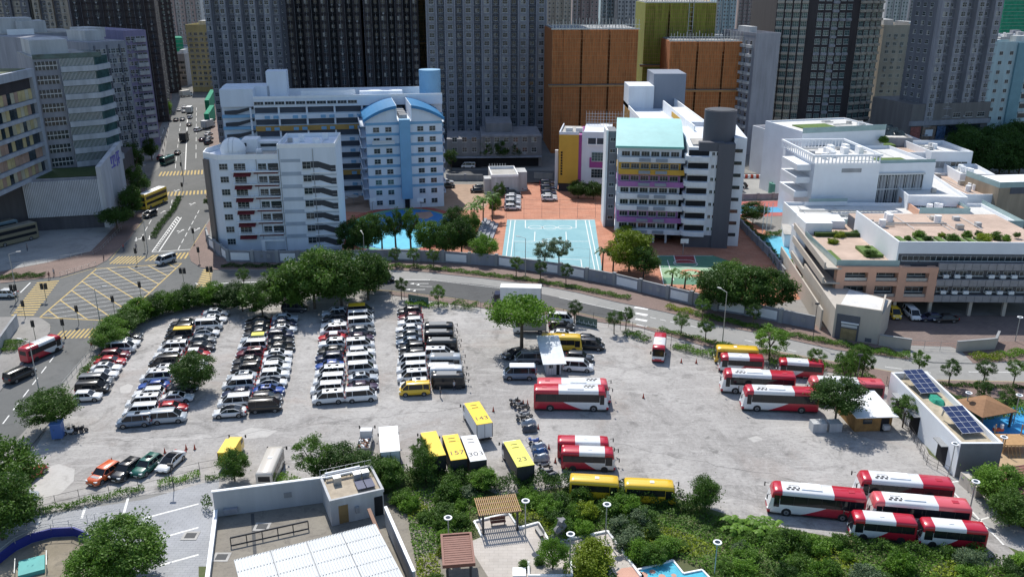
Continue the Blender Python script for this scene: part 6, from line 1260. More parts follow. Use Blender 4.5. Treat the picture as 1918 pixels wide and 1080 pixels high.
def trunk_mesh(kind, var):
    k = (kind, var)
    if k not in TR:
        rd = random.Random(var + 40); mb = MB(); r = .026 if kind != 'spread' else .035
        h0 = .42; mb.tube((0, 0, 0), (.01, .0, h0), r, r * .75, 8)
        for i in range(6 if kind == 'spread' else 5):
            a = i * 6.28 / 5 + rd.uniform(-.4, .4); e = (math.cos(a) * rd.uniform(.15, .3), math.sin(a) * rd.uniform(.15, .3), rd.uniform(.62, .85))
            mb.tube((.01, 0, h0 - .03), (e[0] * .55, e[1] * .55, (h0 + e[2]) / 2), r * .6, r * .4, 6); mb.tube((e[0] * .55, e[1] * .55, (h0 + e[2]) / 2), e, r * .4, r * .15, 5)
        TR[k] = proto(mb, "trunk", [bark])
    return TR[k]
TN = [0]
def tree(p, h, r, label, kind='round', leaf='mid', group=None, low=.3, name="tree", z=0., rad_y=None):
    TN[0] += 1; v = TN[0] % 4; rd = random.Random(TN[0]); t = thing(name, label, "tree", (p.x, p.y, z), rd.uniform(0, 6.28), group)
    inst("trunk", trunk_mesh(kind, v % 2), t, scale=(h * .9, h * .9, h))
    ch = h * (1 - low)
    kz = ch / (2 if kind != 'spread' else 1.0)
    zc = h * low + (ch / 2 if kind != 'spread' else ch * .35)
    inst("crown", crown(kind, v, leaf), t, (0, 0, zc), rd.uniform(0, 6.28), (r, rad_y or r, kz)); return t
T_ = lambda px, py, h, r, lab, kind='round', leaf='mid', **k: tree(P(px, py), h, r, lab, kind, leaf, **k)
T_(366, 733, 6.6, 3.5, "dense round tree standing among the cars of the first double row", 'dense', 'dark', low=.12)
T_(98, 806, 6.4, 3.9, "round clipped tree by the lower left road, above the blue cabin", 'dense', 'mid', low=.18)
T_(977, 652, 10.5, 6.2, "big spreading tree above the black saloon and grey van", 'spread', 'light', low=.45)
T_(1563, 797, 7.5, 4.0, "leafy tree over the tail of the front coach", 'round', 'dark', low=.3)
T_(1440, 675, 6.5, 3.2, "light open tree behind the red and white minibus at the top right", 'open', 'light', low=.25)
for i, (px, py, h, r, k, l, lab) in enumerate([(590, 578, 12, 6.5, 'round', 'mid', "huge leafy tree behind the third double row, tallest of the big clump"), (640, 574, 11, 5.5, 'round', 'dark', "big dark tree right of the tallest one in the clump"), (690, 562, 10.5, 4.6, 'round', 'dark', "dark tree at the right end of the big clump beside the road"), (545, 582, 9, 4.6, 'round', 'mid', "medium tree at the left of the big clump"),
    (492, 590, 7, 4.2, 'round', 'mid', "spreading tree above the second double row"), (455, 583, 6, 3.6, 'round', 'dark', "smaller tree between the hedge and the big clump"), (612, 552, 10, 5, 'round', 'light', "bright green tree behind the tallest one of the clump"), (700, 545, 7.5, 3.2, 'round', 'mid', "bright slim tree by the road at the right of the clump")]): T_(px, py, h, r, lab, k, l, low=.12)
hl_ = [(205, 655), (215, 640), (228, 628), (245, 615), (262, 604), (282, 596), (303, 590), (325, 585), (350, 580), (373, 577), (398, 575), (422, 577)]
for i, (px, py) in enumerate(hl_): T_(px + 2, py - 2, random.uniform(3.6, 5.0), random.uniform(2.4, 3.2), "bushy tree in the dense green belt between the junction and the cars", 'round', ['mid', 'light', 'dark'][i % 3], low=.0, group="bushy trees of the green belt", name="bushy_tree")
for i, (px, py, h, r, k, l, lab) in enumerate([(662, 478, 9, 3.6, 'round', 'dark', "dark tree by the school wall at the playground's left end"), (690, 474, 9.5, 3.4, 'round', 'dark', "dark tree by the school wall, second from the playground's left end"), (716, 472, 9.5, 2.6, 'tall', 'dark', "slim dark tree in front of the blue gabled block"), (742, 470, 10.5, 2.0, 'tall', 'dark', "narrow tall tree left of the cyan playground floor"), (770, 470, 10.5, 2.2, 'tall', 'mid', "narrow tall tree before the cyan playground floor"),
    (805, 477, 8.5, 3.4, 'round', 'mid', "round tree right of the cyan playground floor"), (835, 482, 8.5, 3.6, 'round', 'dark', "dark tree below the palms by the school wall"), (865, 478, 9, 3.4, 'round', 'dark', "broad dark tree left of the grey bleachers"), (905, 490, 6.5, 3.4, 'round', 'light', "light green tree at the corner of the pale blue court"), (850, 445, 8, 3.0, 'round', 'dark', "tree at the edge of the sandy yard"), (880, 455, 8, 2.8, 'round', 'mid', "tree directly below the feathery palms"), (935, 385, 7, 1.9, 'tall', 'dark', "columnar tree beside the white annex"), (925, 402, 6, 2, 'round', 'mid', "small tree between the palms and parked school cars"),
    (1020, 505, 7, 2.6, 'open', 'grey', "airy tree before the pale blue court, left one"), (1047, 503, 7.5, 3.0, 'open', 'grey', "airy tree before the pale blue court, right one"), (1178, 508, 9.5, 5.0, 'round', 'yellow', "large yellow green tree in front of the barrel roofed block"), (1172, 458, 5, 2.8, 'round', 'yellow', "low yellow green tree at the foot of the barrel roofed block"), (1205, 520, 7, 3.2, 'round', 'dark', "dark tree behind the wall right of the yellow green one"),
    (1340, 582, 9, 4.8, 'round', 'dark', "large dark tree before the green court, left of three"), (1393, 585, 9.5, 5.2, 'round', 'dark', "large dark tree before the green court, middle of three"), (1443, 585, 9, 4.6, 'round', 'dark', "large dark tree before the green court, right of three"), (1365, 560, 8, 4, 'round', 'mid', "tree behind the three large dark ones"),
    (1083, 372, 5.5, 3, 'round', 'dark', "small tree before the orange yellow end wall"), (1112, 374, 5.5, 3.2, 'round', 'dark', "small tree before the white school wing"), (1410, 418, 6, 3.6, 'round', 'dark', "round tree beside the red and blue back court"),
    (912, 312, 9, 2.2, 'tall', 'dark', "thin dark street tree before the grey podium, left"), (940, 312, 10, 3, 'tall', 'dark', "dark street tree before the grey podium, middle"), (966, 311, 9, 2.2, 'tall', 'dark', "thin dark street tree before the grey podium, right"), (845, 318, 7, 2.4, 'tall', 'dark', "dark tree beside the gabled block on the back street"),
    (220, 432, 7, 4.6, 'spread', 'dark', "flat spreading tree before the ribbed white podium"), (250, 408, 9, 3.2, 'round', 'dark', "dark tree beside the wedge wall"), (262, 385, 12, 3.4, 'tall', 'dark', "tall dark tree behind the wedge wall"), (256, 350, 14, 3.2, 'tall', 'dark', "very tall dark tree at the left pavement"), (285, 300, 8, 2.6, 'round', 'dark', "street tree by the shops of the main road"), (308, 225, 10, 4, 'round', 'light', "sunlit tree at the far left of the bright street"), (392, 392, 4, 1.4, 'tall', 'dark', "small clipped tree at the left corner of the dome school"),
    (12, 950, 9, 4.4, 'round', 'mid', "big tree cut by the left edge beside the red car"), (5, 1010, 8, 4.2, 'round', 'mid', "tree cut by the bottom left edge"), (240, 1085, 7.5, 4.6, 'dense', 'mid', "large dense tree beside the blue curved wall"), (195, 1110, 6, 3.6, 'dense', 'light', "bright tree at the bottom edge by the turquoise basin"),
    (590, 905, 6.8, 2.8, 'open', 'mid', "open tree left of the white compound's back wall"), (640, 905, 5.0, 3.6, 'round', 'dark', "dark round tree behind the compound roof house"), (690, 908, 4.2, 3.0, 'round', 'dark', "dark tree below the scrap truck"), (722, 915, 4.2, 2.4, 'round', 'mid', "tree under the long white box truck"), (440, 900, 4.5, 2.0, 'round', 'mid', "leafy bush tree before the small yellow van truck"), (797, 900, 4.6, 2.0, 'round', 'mid', "leafy tree before the left yellow box truck"), (788, 876, 4.6, 1.3, 'open', 'mid', "thin tree overlapping the half hidden yellow truck"), (905, 915, 2.8, 1.9, 'round', 'light', "light bush tree under the truck numbered 303"),
    (1035, 1065, 4.0, 1.6, 'round', 'light', "small leafy tree in the white planter of the terrace"), (1320, 955, 4.5, 2, 'round', 'mid', "leafy tree beside the small floodlight"), (1865, 940, 5, 3.2, 'round', 'light', "bright tree by the brown pavilion at right"), (1890, 985, 4.5, 2.8, 'round', 'mid', "tree by the right path corner"), (1690, 800, 5, 2.2, 'open', 'mid', "shrubby tree between the metal hut and solar building")]): T_(px, py, h, r, lab, k, l, low=.1 if k in ('round', 'dense') else .3)
for i, (px, py) in enumerate([(1590, 722), (1600, 715), (1578, 728), (1612, 720)]): T_(px, py, 6.5, 1.7, "thin tree of the small grove right of the top right minibus", 'open', 'mid', group="thin trees of the grove", low=.3)
sl = [(458, 540, "beside the zebra crossing"), (507, 540, "beside the silver car"), (752, 560, "opposite the lane arrows"), (821, 575, "above the dark minibuses"), (602, 500, "before the dome school wall, left"), (650, 502, "before the dome school wall, middle"), (740, 500, "before the playground wall, left"), (775, 500, "before the playground wall, middle"), (812, 502, "before the playground wall, right"), (967, 518, "before the pale blue court, left"), (1012, 525, "before the pale blue court, middle"), (1060, 532, "before the pale blue court, right"), (1275, 628, "left of the tall road lamp"), (1321, 640, "right beside the tall road lamp"), (1315, 600, "before the wall of dark trees, left"), (1410, 612, "before the wall of dark trees, right"), (1150, 625, "by the fence above the guard hut, left"), (1172, 618, "by the fence above the guard hut, right"), (1719, 705, "above the solar roofed building, left"), (1776, 722, "above the solar roofed building, middle"), (1840, 722, "above the solar roofed building, right"), (1897, 722, "last one at the right edge of the road"), (1836, 760, "beside the brown pyramid pavilion, left"), (1880, 780, "beside the brown pyramid pavilion, right"), (1076, 605, "behind the black SUV"), (1525, 700, "between the two minibuses at the top right")]
for px, py, d in sl: T_(px, py, 4.6 if px > 400 else 4, 1.55, "small young street tree %s" % d, 'open', ['dark', 'mid'][px % 2], low=.35, name="street_tree")
for i in range(16):
    px, py = 1800 + (i % 8) * 18 + random.uniform(-5, 5), 330 - (i // 8) * 30 + random.uniform(-5, 8)
    T_(px, py, random.uniform(11, 15), 6, "dark tall tree of the little wood at the right edge", 'round', 'dark', group="trees of the right edge wood", low=.1)
# palms
def palm(px, py, h, label, n=12, fl=2.6, lfk='mid', name="palm_tree", z=0, group=None):
    p = P(px, py); rd = random.Random(px); t = thing(name, label, "palm tree" if name == "palm_tree" else "plant", (p.x, p.y, z), 0., group)
    if h > 1: MB().tube((0, 0, 0), (.1, 0, h), .2, .13, 8).build("trunk", bark, t)
    mb = MB()
    for i in range(n):
        a = i * 6.283 / n + rd.uniform(-.2, .2); up = rd.uniform(.2, 1.1); pts = []
        for k in range(7): q = k / 6; pts.append(Vector((math.cos(a) * fl * q * (1 - .12 * q), math.sin(a) * fl * q * (1 - .12 * q), h + up * math.sin(q * 2.2) * fl * .45 - q * q * fl * .35)))
        side = Vector((-math.sin(a), math.cos(a), 0))
        for k in range(6):
            w = .42 * math.sin((k + .9) / 7 * 3.0) * fl / 2.6
            for sd in (-1, 1):
                if fl > 1.8: mb.add([pts[k], pts[k + 1], pts[k + 1] + side * sd * w - Vector((0, 0, .12)), pts[k].lerp(pts[k + 1], .3) + side * sd * w - Vector((0, 0, .12))], [(0, 1, 2, 3)])
                else: mb.add([pts[k], pts[k + 1], pts[k + 1] + side * sd * w * .8, pts[k] + side * sd * w * .8], [(0, 1, 2, 3)])
    mb.build("fronds", lf[lfk], t); return t
palm(905, 425, 7, "tall feathery palm beside the grey bleachers", 16, 3.4, 'light'); palm(888, 432, 6, "palm left of the tallest palm in the school yard", 14, 3.2, 'mid'); palm(922, 412, 6.5, "palm behind the tallest palm in the school yard", 14, 3, 'mid'); palm(1128, 506, 4.5, "small palm at the pale blue court's right corner", 12, 2.2, 'dark'); palm(1148, 508, 4.2, "palm leaning by the yellow green tree", 12, 2.2, 'dark'); palm(1258, 535, 3, "low palm before the green court, left", 12, 2, 'mid'); palm(1282, 540, 3, "low palm before the green court, right", 12, 2, 'mid'); palm(235, 385, 5, "palm beside the wedge wall", 12, 2.4, 'dark')
for i, (px, py) in enumerate([(1375, 992), (1392, 988), (1448, 998), (1430, 990), (1405, 1000)]): palm(px, py, .5, "banana like plant with tall paddle leaves by the left coach of the lower group", 9, 2.3, 'light', "banana_plant", group="banana plants at the lower coach group")
# hedges
def hedge(pts, w, h, label, leaf='mid', name="hedge", dens=100, ls=.27, z=0.0, stuff=False, cat="hedge"):
    mb = MB(); rd = random.Random(len(pts) * 7 + int(w * 10)); W3 = [P(*p) for p in pts]
    for i in range(len(W3) - 1):
        a, c = W3[i], W3[i + 1]; L = (c - a).length; d = (c - a).normalized(); k = Vector((-d.y, d.x, 0))
        for _ in range(int(L * w * dens)):
            q = rd.random(); bump = .75 + .25 * math.sin((a.x + q * L) * 1.7 + i) ; y = rd.uniform(-.5, .5) * w; zz = z + h * bump * (rd.random() ** .35)
            leafquad(mb, a + d * q * L + k * y + Vector((0, 0, zz)), ls, rd, .6)
    o = mb.build(name, lf[leaf]); return tag(o, label, cat) if not stuff else tag(o, label, cat, kind='stuff')
hedge([(415, 500), (520, 501), (640, 500), (726, 501)], 1.6, .9, "dark hedge strip along the road before the dome school", 'dark')
hedge([(730, 499), (800, 503), (900, 515), (1000, 527), (1085, 542), (1180, 561)], 1.8, .8, "low planted strip on the upper kerb of the curved road", 'mid')
hedge([(1248, 577), (1300, 588)], 1.8, .9, "bright yellow green clipped hedge at the upper kerb", 'yellow'); hedge([(1300, 590), (1380, 607), (1460, 625), (1600, 651)], 2.0, .8, "long green hedge before the dark trees and gate house", 'mid')
hedge([(1600, 653), (1660, 664), (1704, 670)], 2.2, 1.0, "light green hedge ending at the driveway", 'light'); hedge([(1820, 672), (1875, 671)], 2.6, 1.0, "yellow green hedge right of the driveway", 'yellow'); hedge([(1878, 668), (1935, 660)], 2.2, 1.0, "green hedge at the right edge above the road", 'light')
hedge([(1235, 619), (1340, 645), (1440, 664), (1530, 682), (1600, 695)], 1.4, .8, "strip of bushes at the lower kerb behind the yellow minibus", 'mid'); hedge([(1700, 722), (1800, 723), (1930, 728)], 1.2, .6, "thin hedge along the lower kerb at right", 'dark')
hedge([(760, 570), (800, 575), (840, 572)], 1.6, 1.0, "scrub along the graffiti fence, left part", 'light'); hedge([(846, 574), (895, 580)], 2.0, 1.6, "dense scrub at the top of the car park", 'mid'); hedge([(1170, 625), (1215, 640)], 2, 1.2, "scrub beside the alone minibus", 'mid'); hedge([(1262, 650), (1305, 662), (1340, 668)], 2, 1.0, "scrub below the road lamp", 'light'); hedge([(1335, 672), (1345, 650)], 1, .8, "tuft beside the yellow minibus at the top right", 'mid')
hedge([(1440, 682), (1500, 688), (1545, 695)], 2.6, 1.6, "bushes behind the top right minibus", 'light'); hedge([(1560, 700), (1640, 715)], 2, 1.2, "bushes under the thin grove", 'mid')
hedge([(0, 522), (40, 520), (85, 518)], 2.4, 1.0, "dark hedge at the left edge below the pale lot", 'dark'); hedge([(336, 372), (325, 395), (300, 425), (287, 447)], 1.5, 1.1, "dark clipped hedge in the median of the main road", 'dark')
hedge([(215, 650), (195, 668), (170, 690), (152, 712)], 1.6, 1.2, "hedge between the lower left road and the first column", 'mid')
hedge([(45, 970), (140, 948), (250, 922), (270, 915)], 1.2, .9, "clipped hedge with bollards below the four bottom cars, left part", 'light'); hedge([(296, 912), (375, 892)], 1.3, .9, "clipped hedge below the four bottom cars, right part", 'light'); hedge([(385, 900), (440, 890)], 1, .8, "tangled low plants by the rusty gate", 'mid')
hedge([(380, 955), (396, 950)], 2.2, 1.6, "round dark shrub at the corner of the white compound", 'dark'); hedge([(500, 905), (540, 905), (560, 908)], 2.0, 1.3, "bright shrubs behind the white compound wall", 'light')
hedge([(1480, 440), (1450, 440), (1420, 450)], 2.5, 1.2, "planting beside the bright blue court", 'mid'); hedge([(1385, 410), (1410, 440), (1440, 470), (1462, 500)], 2.2, 1.2, "dark planting strip along the kindergarten wall", 'dark'); hedge([(1462, 486), (1485, 498)], 2.2, 1.0, "bright planter beside the blue court", 'light')
hedge([(0, 662), (25, 640)], 5, 1.2, "weedy bank beside the grey ramp at left", 'mid')
hedge([(845, 905), (905, 915), (960, 916), (1050, 912), (1110, 925), (1170, 935), (1262, 945), (1330, 965)], 2.6, 2.2, "tall dark hedge between the car park and the roof garden park", 'dark', dens=130)
hedge([(740, 905), (800, 908), (850, 905)], 3, 2.2, "tall hedge below the half hidden yellow truck", 'dark', dens=130)
hedge([(1580, 1018), (1650, 1030), (1760, 1042), (1845, 1040)], 1.6, 1.4, "hedge in front of the two bottom minibuses", 'mid'); hedge([(165, 1002), (205, 988)], 2.5, .8, "dark lawn wedge above the blue curved wall", 'mid')
# undergrowth, shrubs of the park
def inpoly(p, poly):
    c = False; j = len(poly) - 1
    for i in range(len(poly)):
        a, b_ = poly[i], poly[j]
        if (a[1] > p[1]) != (b_[1] > p[1]) and p[0] < (b_[0] - a[0]) * (p[1] - a[1]) / (b_[1] - a[1]) + a[0]: c = not c
        j = i
    return c
beds = [PL([(735, 920), (850, 915), (900, 930), (1050, 925), (1260, 940), (1400, 985), (1560, 1012), (1840, 1040), (1935, 1050), (1935, 1130), (1340, 1130), (1338, 1085), (1310, 1062), (1262, 1045), (1200, 1066), (1140, 990), (1030, 1012), (1006, 974), (968, 984), (948, 955), (880, 972), (896, 1000), (866, 1012), (822, 1045), (830, 1130), (790, 1130), (762, 960)]), PL([(1060, 1025), (1105, 1020), (1135, 1050), (1160, 1090), (1120, 1120), (1050, 1110)]), PL([(1815, 750), (1935, 752), (1935, 775), (1820, 790)]), PL([(1800, 890), (1935, 960), (1935, 1000), (1890, 975), (1830, 915)]), PL([(1745, 745), (1800, 745), (1815, 790), (1800, 800), (1760, 775)])]
PLZ = PL(plz[:9]); rd = random.Random(21)
for bi, poly in enumerate(beds):
    xs_ = [q[0] for q in poly]; ys_ = [q[1] for q in poly]; gm = {k: MB() for k in ('mid', 'light', 'yellow')}; A = (max(xs_) - min(xs_)) * (max(ys_) - min(ys_))
    for _ in range(int(A * 42)):
        x, y = rd.uniform(min(xs_), max(xs_)), rd.uniform(min(ys_), max(ys_))
        if not inpoly((x, y), poly): continue
        v = math.sin(x * .45 + 1.3 * math.sin(y * .3)) + math.sin(y * .6 + x * .13); k = 'yellow' if v > 1.1 else ('light' if v > -.1 else 'mid')
        leafquad(gm[k], Vector((x, y, .05 + .55 * rd.random() * (1 + .5 * math.sin(x * 1.9) * math.sin(y * 1.7)))), .34, rd, 1.2)
    for k, mb in gm.items():
        if mb.v: tag(mb.build("ground_cover", lf[k]), "%s undergrowth filling the planted bed" % dict(mid="green", light="bright green", yellow="yellowish")[k], "ground cover", kind='stuff')
n_ = 0
while n_ < 120:
    poly = beds[0] if n_ % 12 else beds[rd.choice([2, 3, 4])]; xs_ = [q[0] for q in poly]; ys_ = [q[1] for q in poly]; x, y = rd.uniform(min(xs_), max(xs_)), rd.uniform(min(ys_), max(ys_))
    if not inpoly((x, y), poly) or inpoly((x, y), PLZ): continue
    n_ += 1; r = rd.uniform(.7, 1.7); v = math.sin(x * .35) + math.sin(y * .5 + x * .1); k = rd.choice(['dark', 'mid', 'mid', 'light', 'light', 'yellow' if v > .4 else 'grey'])
    o = inst("shrub", crown('shrub', n_ % 4, k), None, (x, y, r * .45), rd.uniform(0, 6), (r, r, r * rd.uniform(.7, 1.1))); tag(o, "leafy shrub in the thick undergrowth of the roof garden park", "shrub", "shrubs in the park undergrowth")
for i, (px, py, z) in enumerate([(1700, 446, 12.6), (1722, 440, 12.6), (1738, 448, 12.6), (1764, 440, 12.6), (1785, 446, 12.6), (1812, 440, 12.6), (1834, 438, 12.6), (1846, 446, 12.6), (1868, 442, 12.6), (1885, 446, 12.6), (1905, 440, 12.6), (1570, 440, 9.6), (1600, 437, 9.6), (1625, 465, 9.6), (1630, 476, 9.6), (1560, 452, 9.6), (1640, 436, 9.6), (1655, 262, 17), (1700, 300, 13), (1712, 296, 13)]):
    p = P(px, py, z + .4); r = .7 + (i * 37 % 10) * .08; tag(inst("shrub", crown('shrub', i % 4, ['mid', 'light', 'dark', 'yellow'][i % 4]), None, tuple(p), i, (r, r, r * .8)), "green shrub growing on a planted roof terrace of the right school", "shrub", "roof terrace shrubs")
for px, py, r, k, lab in [(1115, 1055, 2.3, 'yellow', "big yellow green clipped shrub on the terrace"), (1105, 1075, 2.0, 'yellow', "yellow green shrub at the bottom of the terrace bed"), (982, 1062, .7, 'mid', "small ball shrub left on the terrace"), (1011, 1055, .7, 'mid', "small ball shrub right on the terrace")]:
    p = P(px, py); tag(inst("shrub", crown('shrub', 1, k), None, (p.x, p.y, r * .5), 0, (r, r, r * .75)), lab, "shrub")
# ================================================================ WALLS, STREET FURNITURE, PEOPLE
def wallrun(pts, h, label, m, panel=None, pier=None, every=4.2, cap=True, name="boundary_wall"):
    W3 = [P(*p) for p in pts]; t = thing(name, label, "wall", tuple(W3[0])); o = W3[0]; wb, pb, cb = MB(), MB(), MB(); pc = MB()
    for i in range(len(W3) - 1):
        a, c = W3[i] - o, W3[i + 1] - o; L = (c - a).length; an = math.atan2(c.y - a.y, c.x - a.x); M = Matrix.Translation(a) @ Matrix.Rotation(an, 4, 'Z')
        wb.box(0, L, -.1, .1, 0, h, 0, M); n = max(1, int(L / every))
        for k in range(n):
            x = L * k / n
            if pier: pb.box(x - .35, x + .35, -.3, .3, 0, h + .35, 0, M)
            if panel: pc.box(x + .7, x + L / n - .7, -.16, -.1, h * .2, h * .85, 0, M) if k % 2 == 0 else [pc.box(x + L / n * q - .35, x + L / n * q + .35, -.15, -.1, h * .45, h * .75, 1, M) for q in (.38, .66)]
        if cap: cb.box(0, L, -.2, .2, h, h + .12, 0, M)
    wb.build("wall_face", m, t)
    if pier: pb.build("pier", pier, t)
    if panel: pc.build("panel", [panel, grey], t)
    if cap: cb.build("coping", grey, t)
    return t
wallrun([(388, 448), (392, 462), (428, 490)], 2.6, "grey pier wall at the left corner of the dome school", gy2, whitec, grey); wallrun([(428, 490), (520, 492), (640, 491), (740, 488)], 2.6, "long pier wall with white panels before the dome school", gy2, whitec, grey)
wallrun([(740, 488), (830, 492), (930, 499), (1050, 516)], 2.6, "pier wall with white panels before the playground and pale blue court", gy2, whitec, grey); wallrun([(1050, 516), (1150, 535), (1250, 560), (1340, 582), (1400, 592), (1525, 618)], 2.6, "pier wall with white panels before the green court and dark trees", gy2, whitec, grey)
wallrun([(1645, 647), (1705, 656)], 2.0, "low beige wall right of the gate house", beig, None, None); wallrun([(1790, 660), (1862, 654), (1868, 640)], 2.0, "low beige wall right of the driveway gate", beig, None, None); wallrun([(1372, 408), (1400, 440), (1440, 480), (1470, 520)], 1.8, "grey wall beside the dark planting strip", grey, None, gy2)
wallrun([(838, 338), (905, 338)], 1.8, "low grey wall of the sandy yard at the back street", grey, None, gy2); wallrun([(1000, 334), (1035, 336)], 1.8, "short low wall by the brick drive gate", grey); wallrun([(1362, 375), (1560, 370)], 1.6, "grey fence wall between the yard and the back court", gy2, None, grey); wallrun([(0, 662), (22, 630), (35, 612)], 2.4, "white ramp wall at the left edge above the weedy bank", wt)
# red and white barriers and barrels in back yard
b = Bld("water_barrier_row", "row of red and white water barriers on the back street", "barrier", (1380, 334), (1442, 334)); 
for i in range(12): b.box("barrier_block", MATS["cone_red"] if i % 2 else whitec, (b.W * i / 12, b.W * (i + .92) / 12, 0, .5, 0, 1.1))
b.done()
o = thing("green_tank", "round green tank beside small machines in the back yard", "tank", P(1458, 362)); MB().cyl(0, 0, 0, 3.2, 3.0, 20).build("tank_body", mat("tank_green", (.10, .28, .22), .6, .1), o); MB().cyl(0, 0, 3.2, 3.5, 2.4, 20).build("tank_top", mat("tank_top_green", (.16, .36, .3), .6, .1), o)
# fences
def fence(pts, h, label, every=2.5, m=dark, mesh=False, name="wire_fence", rails=2):
    W3 = [P(*p) for p in pts]; o = W3[0]; t = thing(name, label, "fence", tuple(o)); pb, rb = MB(), MB()
    for i in range(len(W3) - 1):
        a, c = W3[i] - o, W3[i + 1] - o; L = (c - a).length; n = max(1, int(L / every))
        for k in range(n + (i == len(W3) - 2)): q = a.lerp(c, k / n); pb.tube(q, q + Vector((0, 0, h)), .035, n=5)
        for r in range(rails): z = h * (r + 1) / rails - .05; rb.tube(a + Vector((0, 0, z)), c + Vector((0, 0, z)), .022, n=4)
    pb.build("post", m, t); rb.build("rail", m, t); return t
fence([(735, 560), (830, 572), (925, 590)], 2.2, "wire fence at the top edge of the car park"); fence([(1055, 600), (1140, 612), (1230, 640), (1340, 672)], 2.4, "wire fence above the alone minibus"); fence([(60, 962), (150, 940), (260, 918), (375, 888), (420, 880)], 1.8, "wire fence behind the clipped hedge at the bottom left")
fence([(0, 506), (90, 492), (175, 478), (190, 470), (228, 430)], 1.1, "railing around the pale lot", 2., steel); fence([(113, 518), (180, 498)], 1.0, "railing on the brick pavement at the junction", 1.6, steel); fence([(213, 606), (178, 656), (117, 728)], 1.1, "white railing along the lower left road", 2., steel); fence([(1255, 660), (1440, 690)], 1.6, "low fence behind the yellow minibus at the top right")
for px, hh in [(1003, 5), (1033, 5), (1063, 5), (1093, 5)]: pass
fence([(948, 408), (1115, 408)], 5.0, "tall netting frame behind the pale blue court", 4.4, framed, name="court_fence"); fence([(964, 486), (1104, 500)], 4.2, "goal net posts before the pale blue court", 12, steel, name="court_fence")
fence([(1700, 655), (1790, 660)], 1.9, "sliding steel gate across the driveway", 2., steel, rails=4, name="gate"); fence([(0, 1000), (100, 985), (227, 968)], 1.0, "white topped railing above the blue curved wall", 2.5, steel)
fence([(1660, 720), (1690, 790), (1735, 870), (1775, 892)], 1.5, "dark fence beside the solar roofed building", 1.4, dark, rails=3)
# street lamps
def lamp(px, py, h, label, kind='road', ang=0.):
    p = P(px, py); t = thing("street_lamp", label, "street lamp", (p.x, p.y, .02), ang, None)
    if kind == 'road': MB().tube((0, 0, 0), (0, 0, h), .10, .06, 8).build("pole", steel, t); MB().tube((0, 0, h), (1.5, 0, h + .3), .045, .04, 6).build("arm", steel, t); MB().box(1.3, 2.1, -.14, .14, h + .24, h + .36).build("lamp_head", mat("lamp_grey", (.5, .5, .5), .5, 0), t)
    elif kind == 'disc':
        MB().tube((0, 0, 0), (0, 0, h), .08, .07, 8).build("pole", steel, t); r = MB(); N = 20
        for i in range(N):
            a0, a1 = 6.2832 * i / N, 6.2832 * (i + 1) / N
            for (r0, r1, z0, z1) in [(.30, .46, h + .1, h + .1), (.46, .46, h, h + .1), (.30, .30, h + .1, h)]:
                r.add([(r0 * math.cos(a0), r0 * math.sin(a0), z0), (r1 * math.cos(a0), r1 * math.sin(a0), z1), (r1 * math.cos(a1), r1 * math.sin(a1), z1), (r0 * math.cos(a1), r0 * math.sin(a1), z0)], [(0, 1, 2, 3)])
        r.build("lamp_ring", whitec, t); MB().cyl(0, 0, h - .02, h + .05, .29, 12).build("solar_disc", glass, t)
    else:
        MB().tube((0, 0, 0), (0, 0, h), .06, .05, 6).build("pole", dark, t); MB().box(-.35, .35, -.12, .12, h, h + .3).build("floodlight", dark, t)
for px, py, h, k, a, lab in [(1353, 643, 9.5, 'road', 2.2, "tall road lamp behind the yellow minibus"), (984, 518, 8.5, 'road', 2.8, "road lamp before the pale blue court"), (192, 630, 9, 'road', 0.3, "tall lamp pole in front of the yellow box junction"), (74, 735, 8.5, 'road', 2.9, "lamp pole beside the lower left road"), (277, 470, 9, 'road', 1.2, "lamp pole in the median of the main road"), (34, 562, 9.5, 'road', .5, "double lamp pole at the left crossing"), (684, 500, 7.5, 'road', 2, "lamp pole before the playground wall"), (344, 338, 8, 'road', 1.3, "lamp pole at the middle crossing of the main road"), (1522, 640, 7, 'flood', 0, "dark pole before the gate house"), (1600, 745, 7, 'flood', 0, "dark pole left of the solar roofed building"),
    (984, 1003, 4.6, 'disc', 0, "disc topped garden lamp right of the slatted pergola"), (1134, 1010, 4.6, 'disc', 0, "disc topped garden lamp below the yellow minibuses"), (1067, 1062, 4.2, 'disc', 0, "disc topped garden lamp in the middle of the terrace"), (841, 1030, 4.2, 'disc', 0, "disc topped garden lamp above the red slatted pergola"), (1338, 1078, 4.2, 'disc', 0, "disc topped garden lamp above the turquoise mosaic floor"), (1815, 962, 4.4, 'disc', 0, "disc topped garden lamp next to the bottom right coaches"), (1778, 888, 4.4, 'disc', 0, "disc topped garden lamp at the grey end wall of the solar building"), (1869, 872, 4.2, 'disc', 0, "disc topped garden lamp beside the orange play slide"), (1805, 785, 4.2, 'disc', 0, "disc topped garden lamp left of the brown pyramid pavilion"), (1898, 792, 4.4, 'disc', 0, "disc topped garden lamp right of the brown pyramid pavilion"), (1901, 640, 4.6, 'disc', 0, "disc topped lamp in the drop off yard"),
    (1322, 945, 3.0, 'flood', 0, "small double floodlight by the hedge"), (326, 918, 3.5, 'flood', 0, "thin pole in front of the white bottom car")]: lamp(px, py, h, lab, k, a)
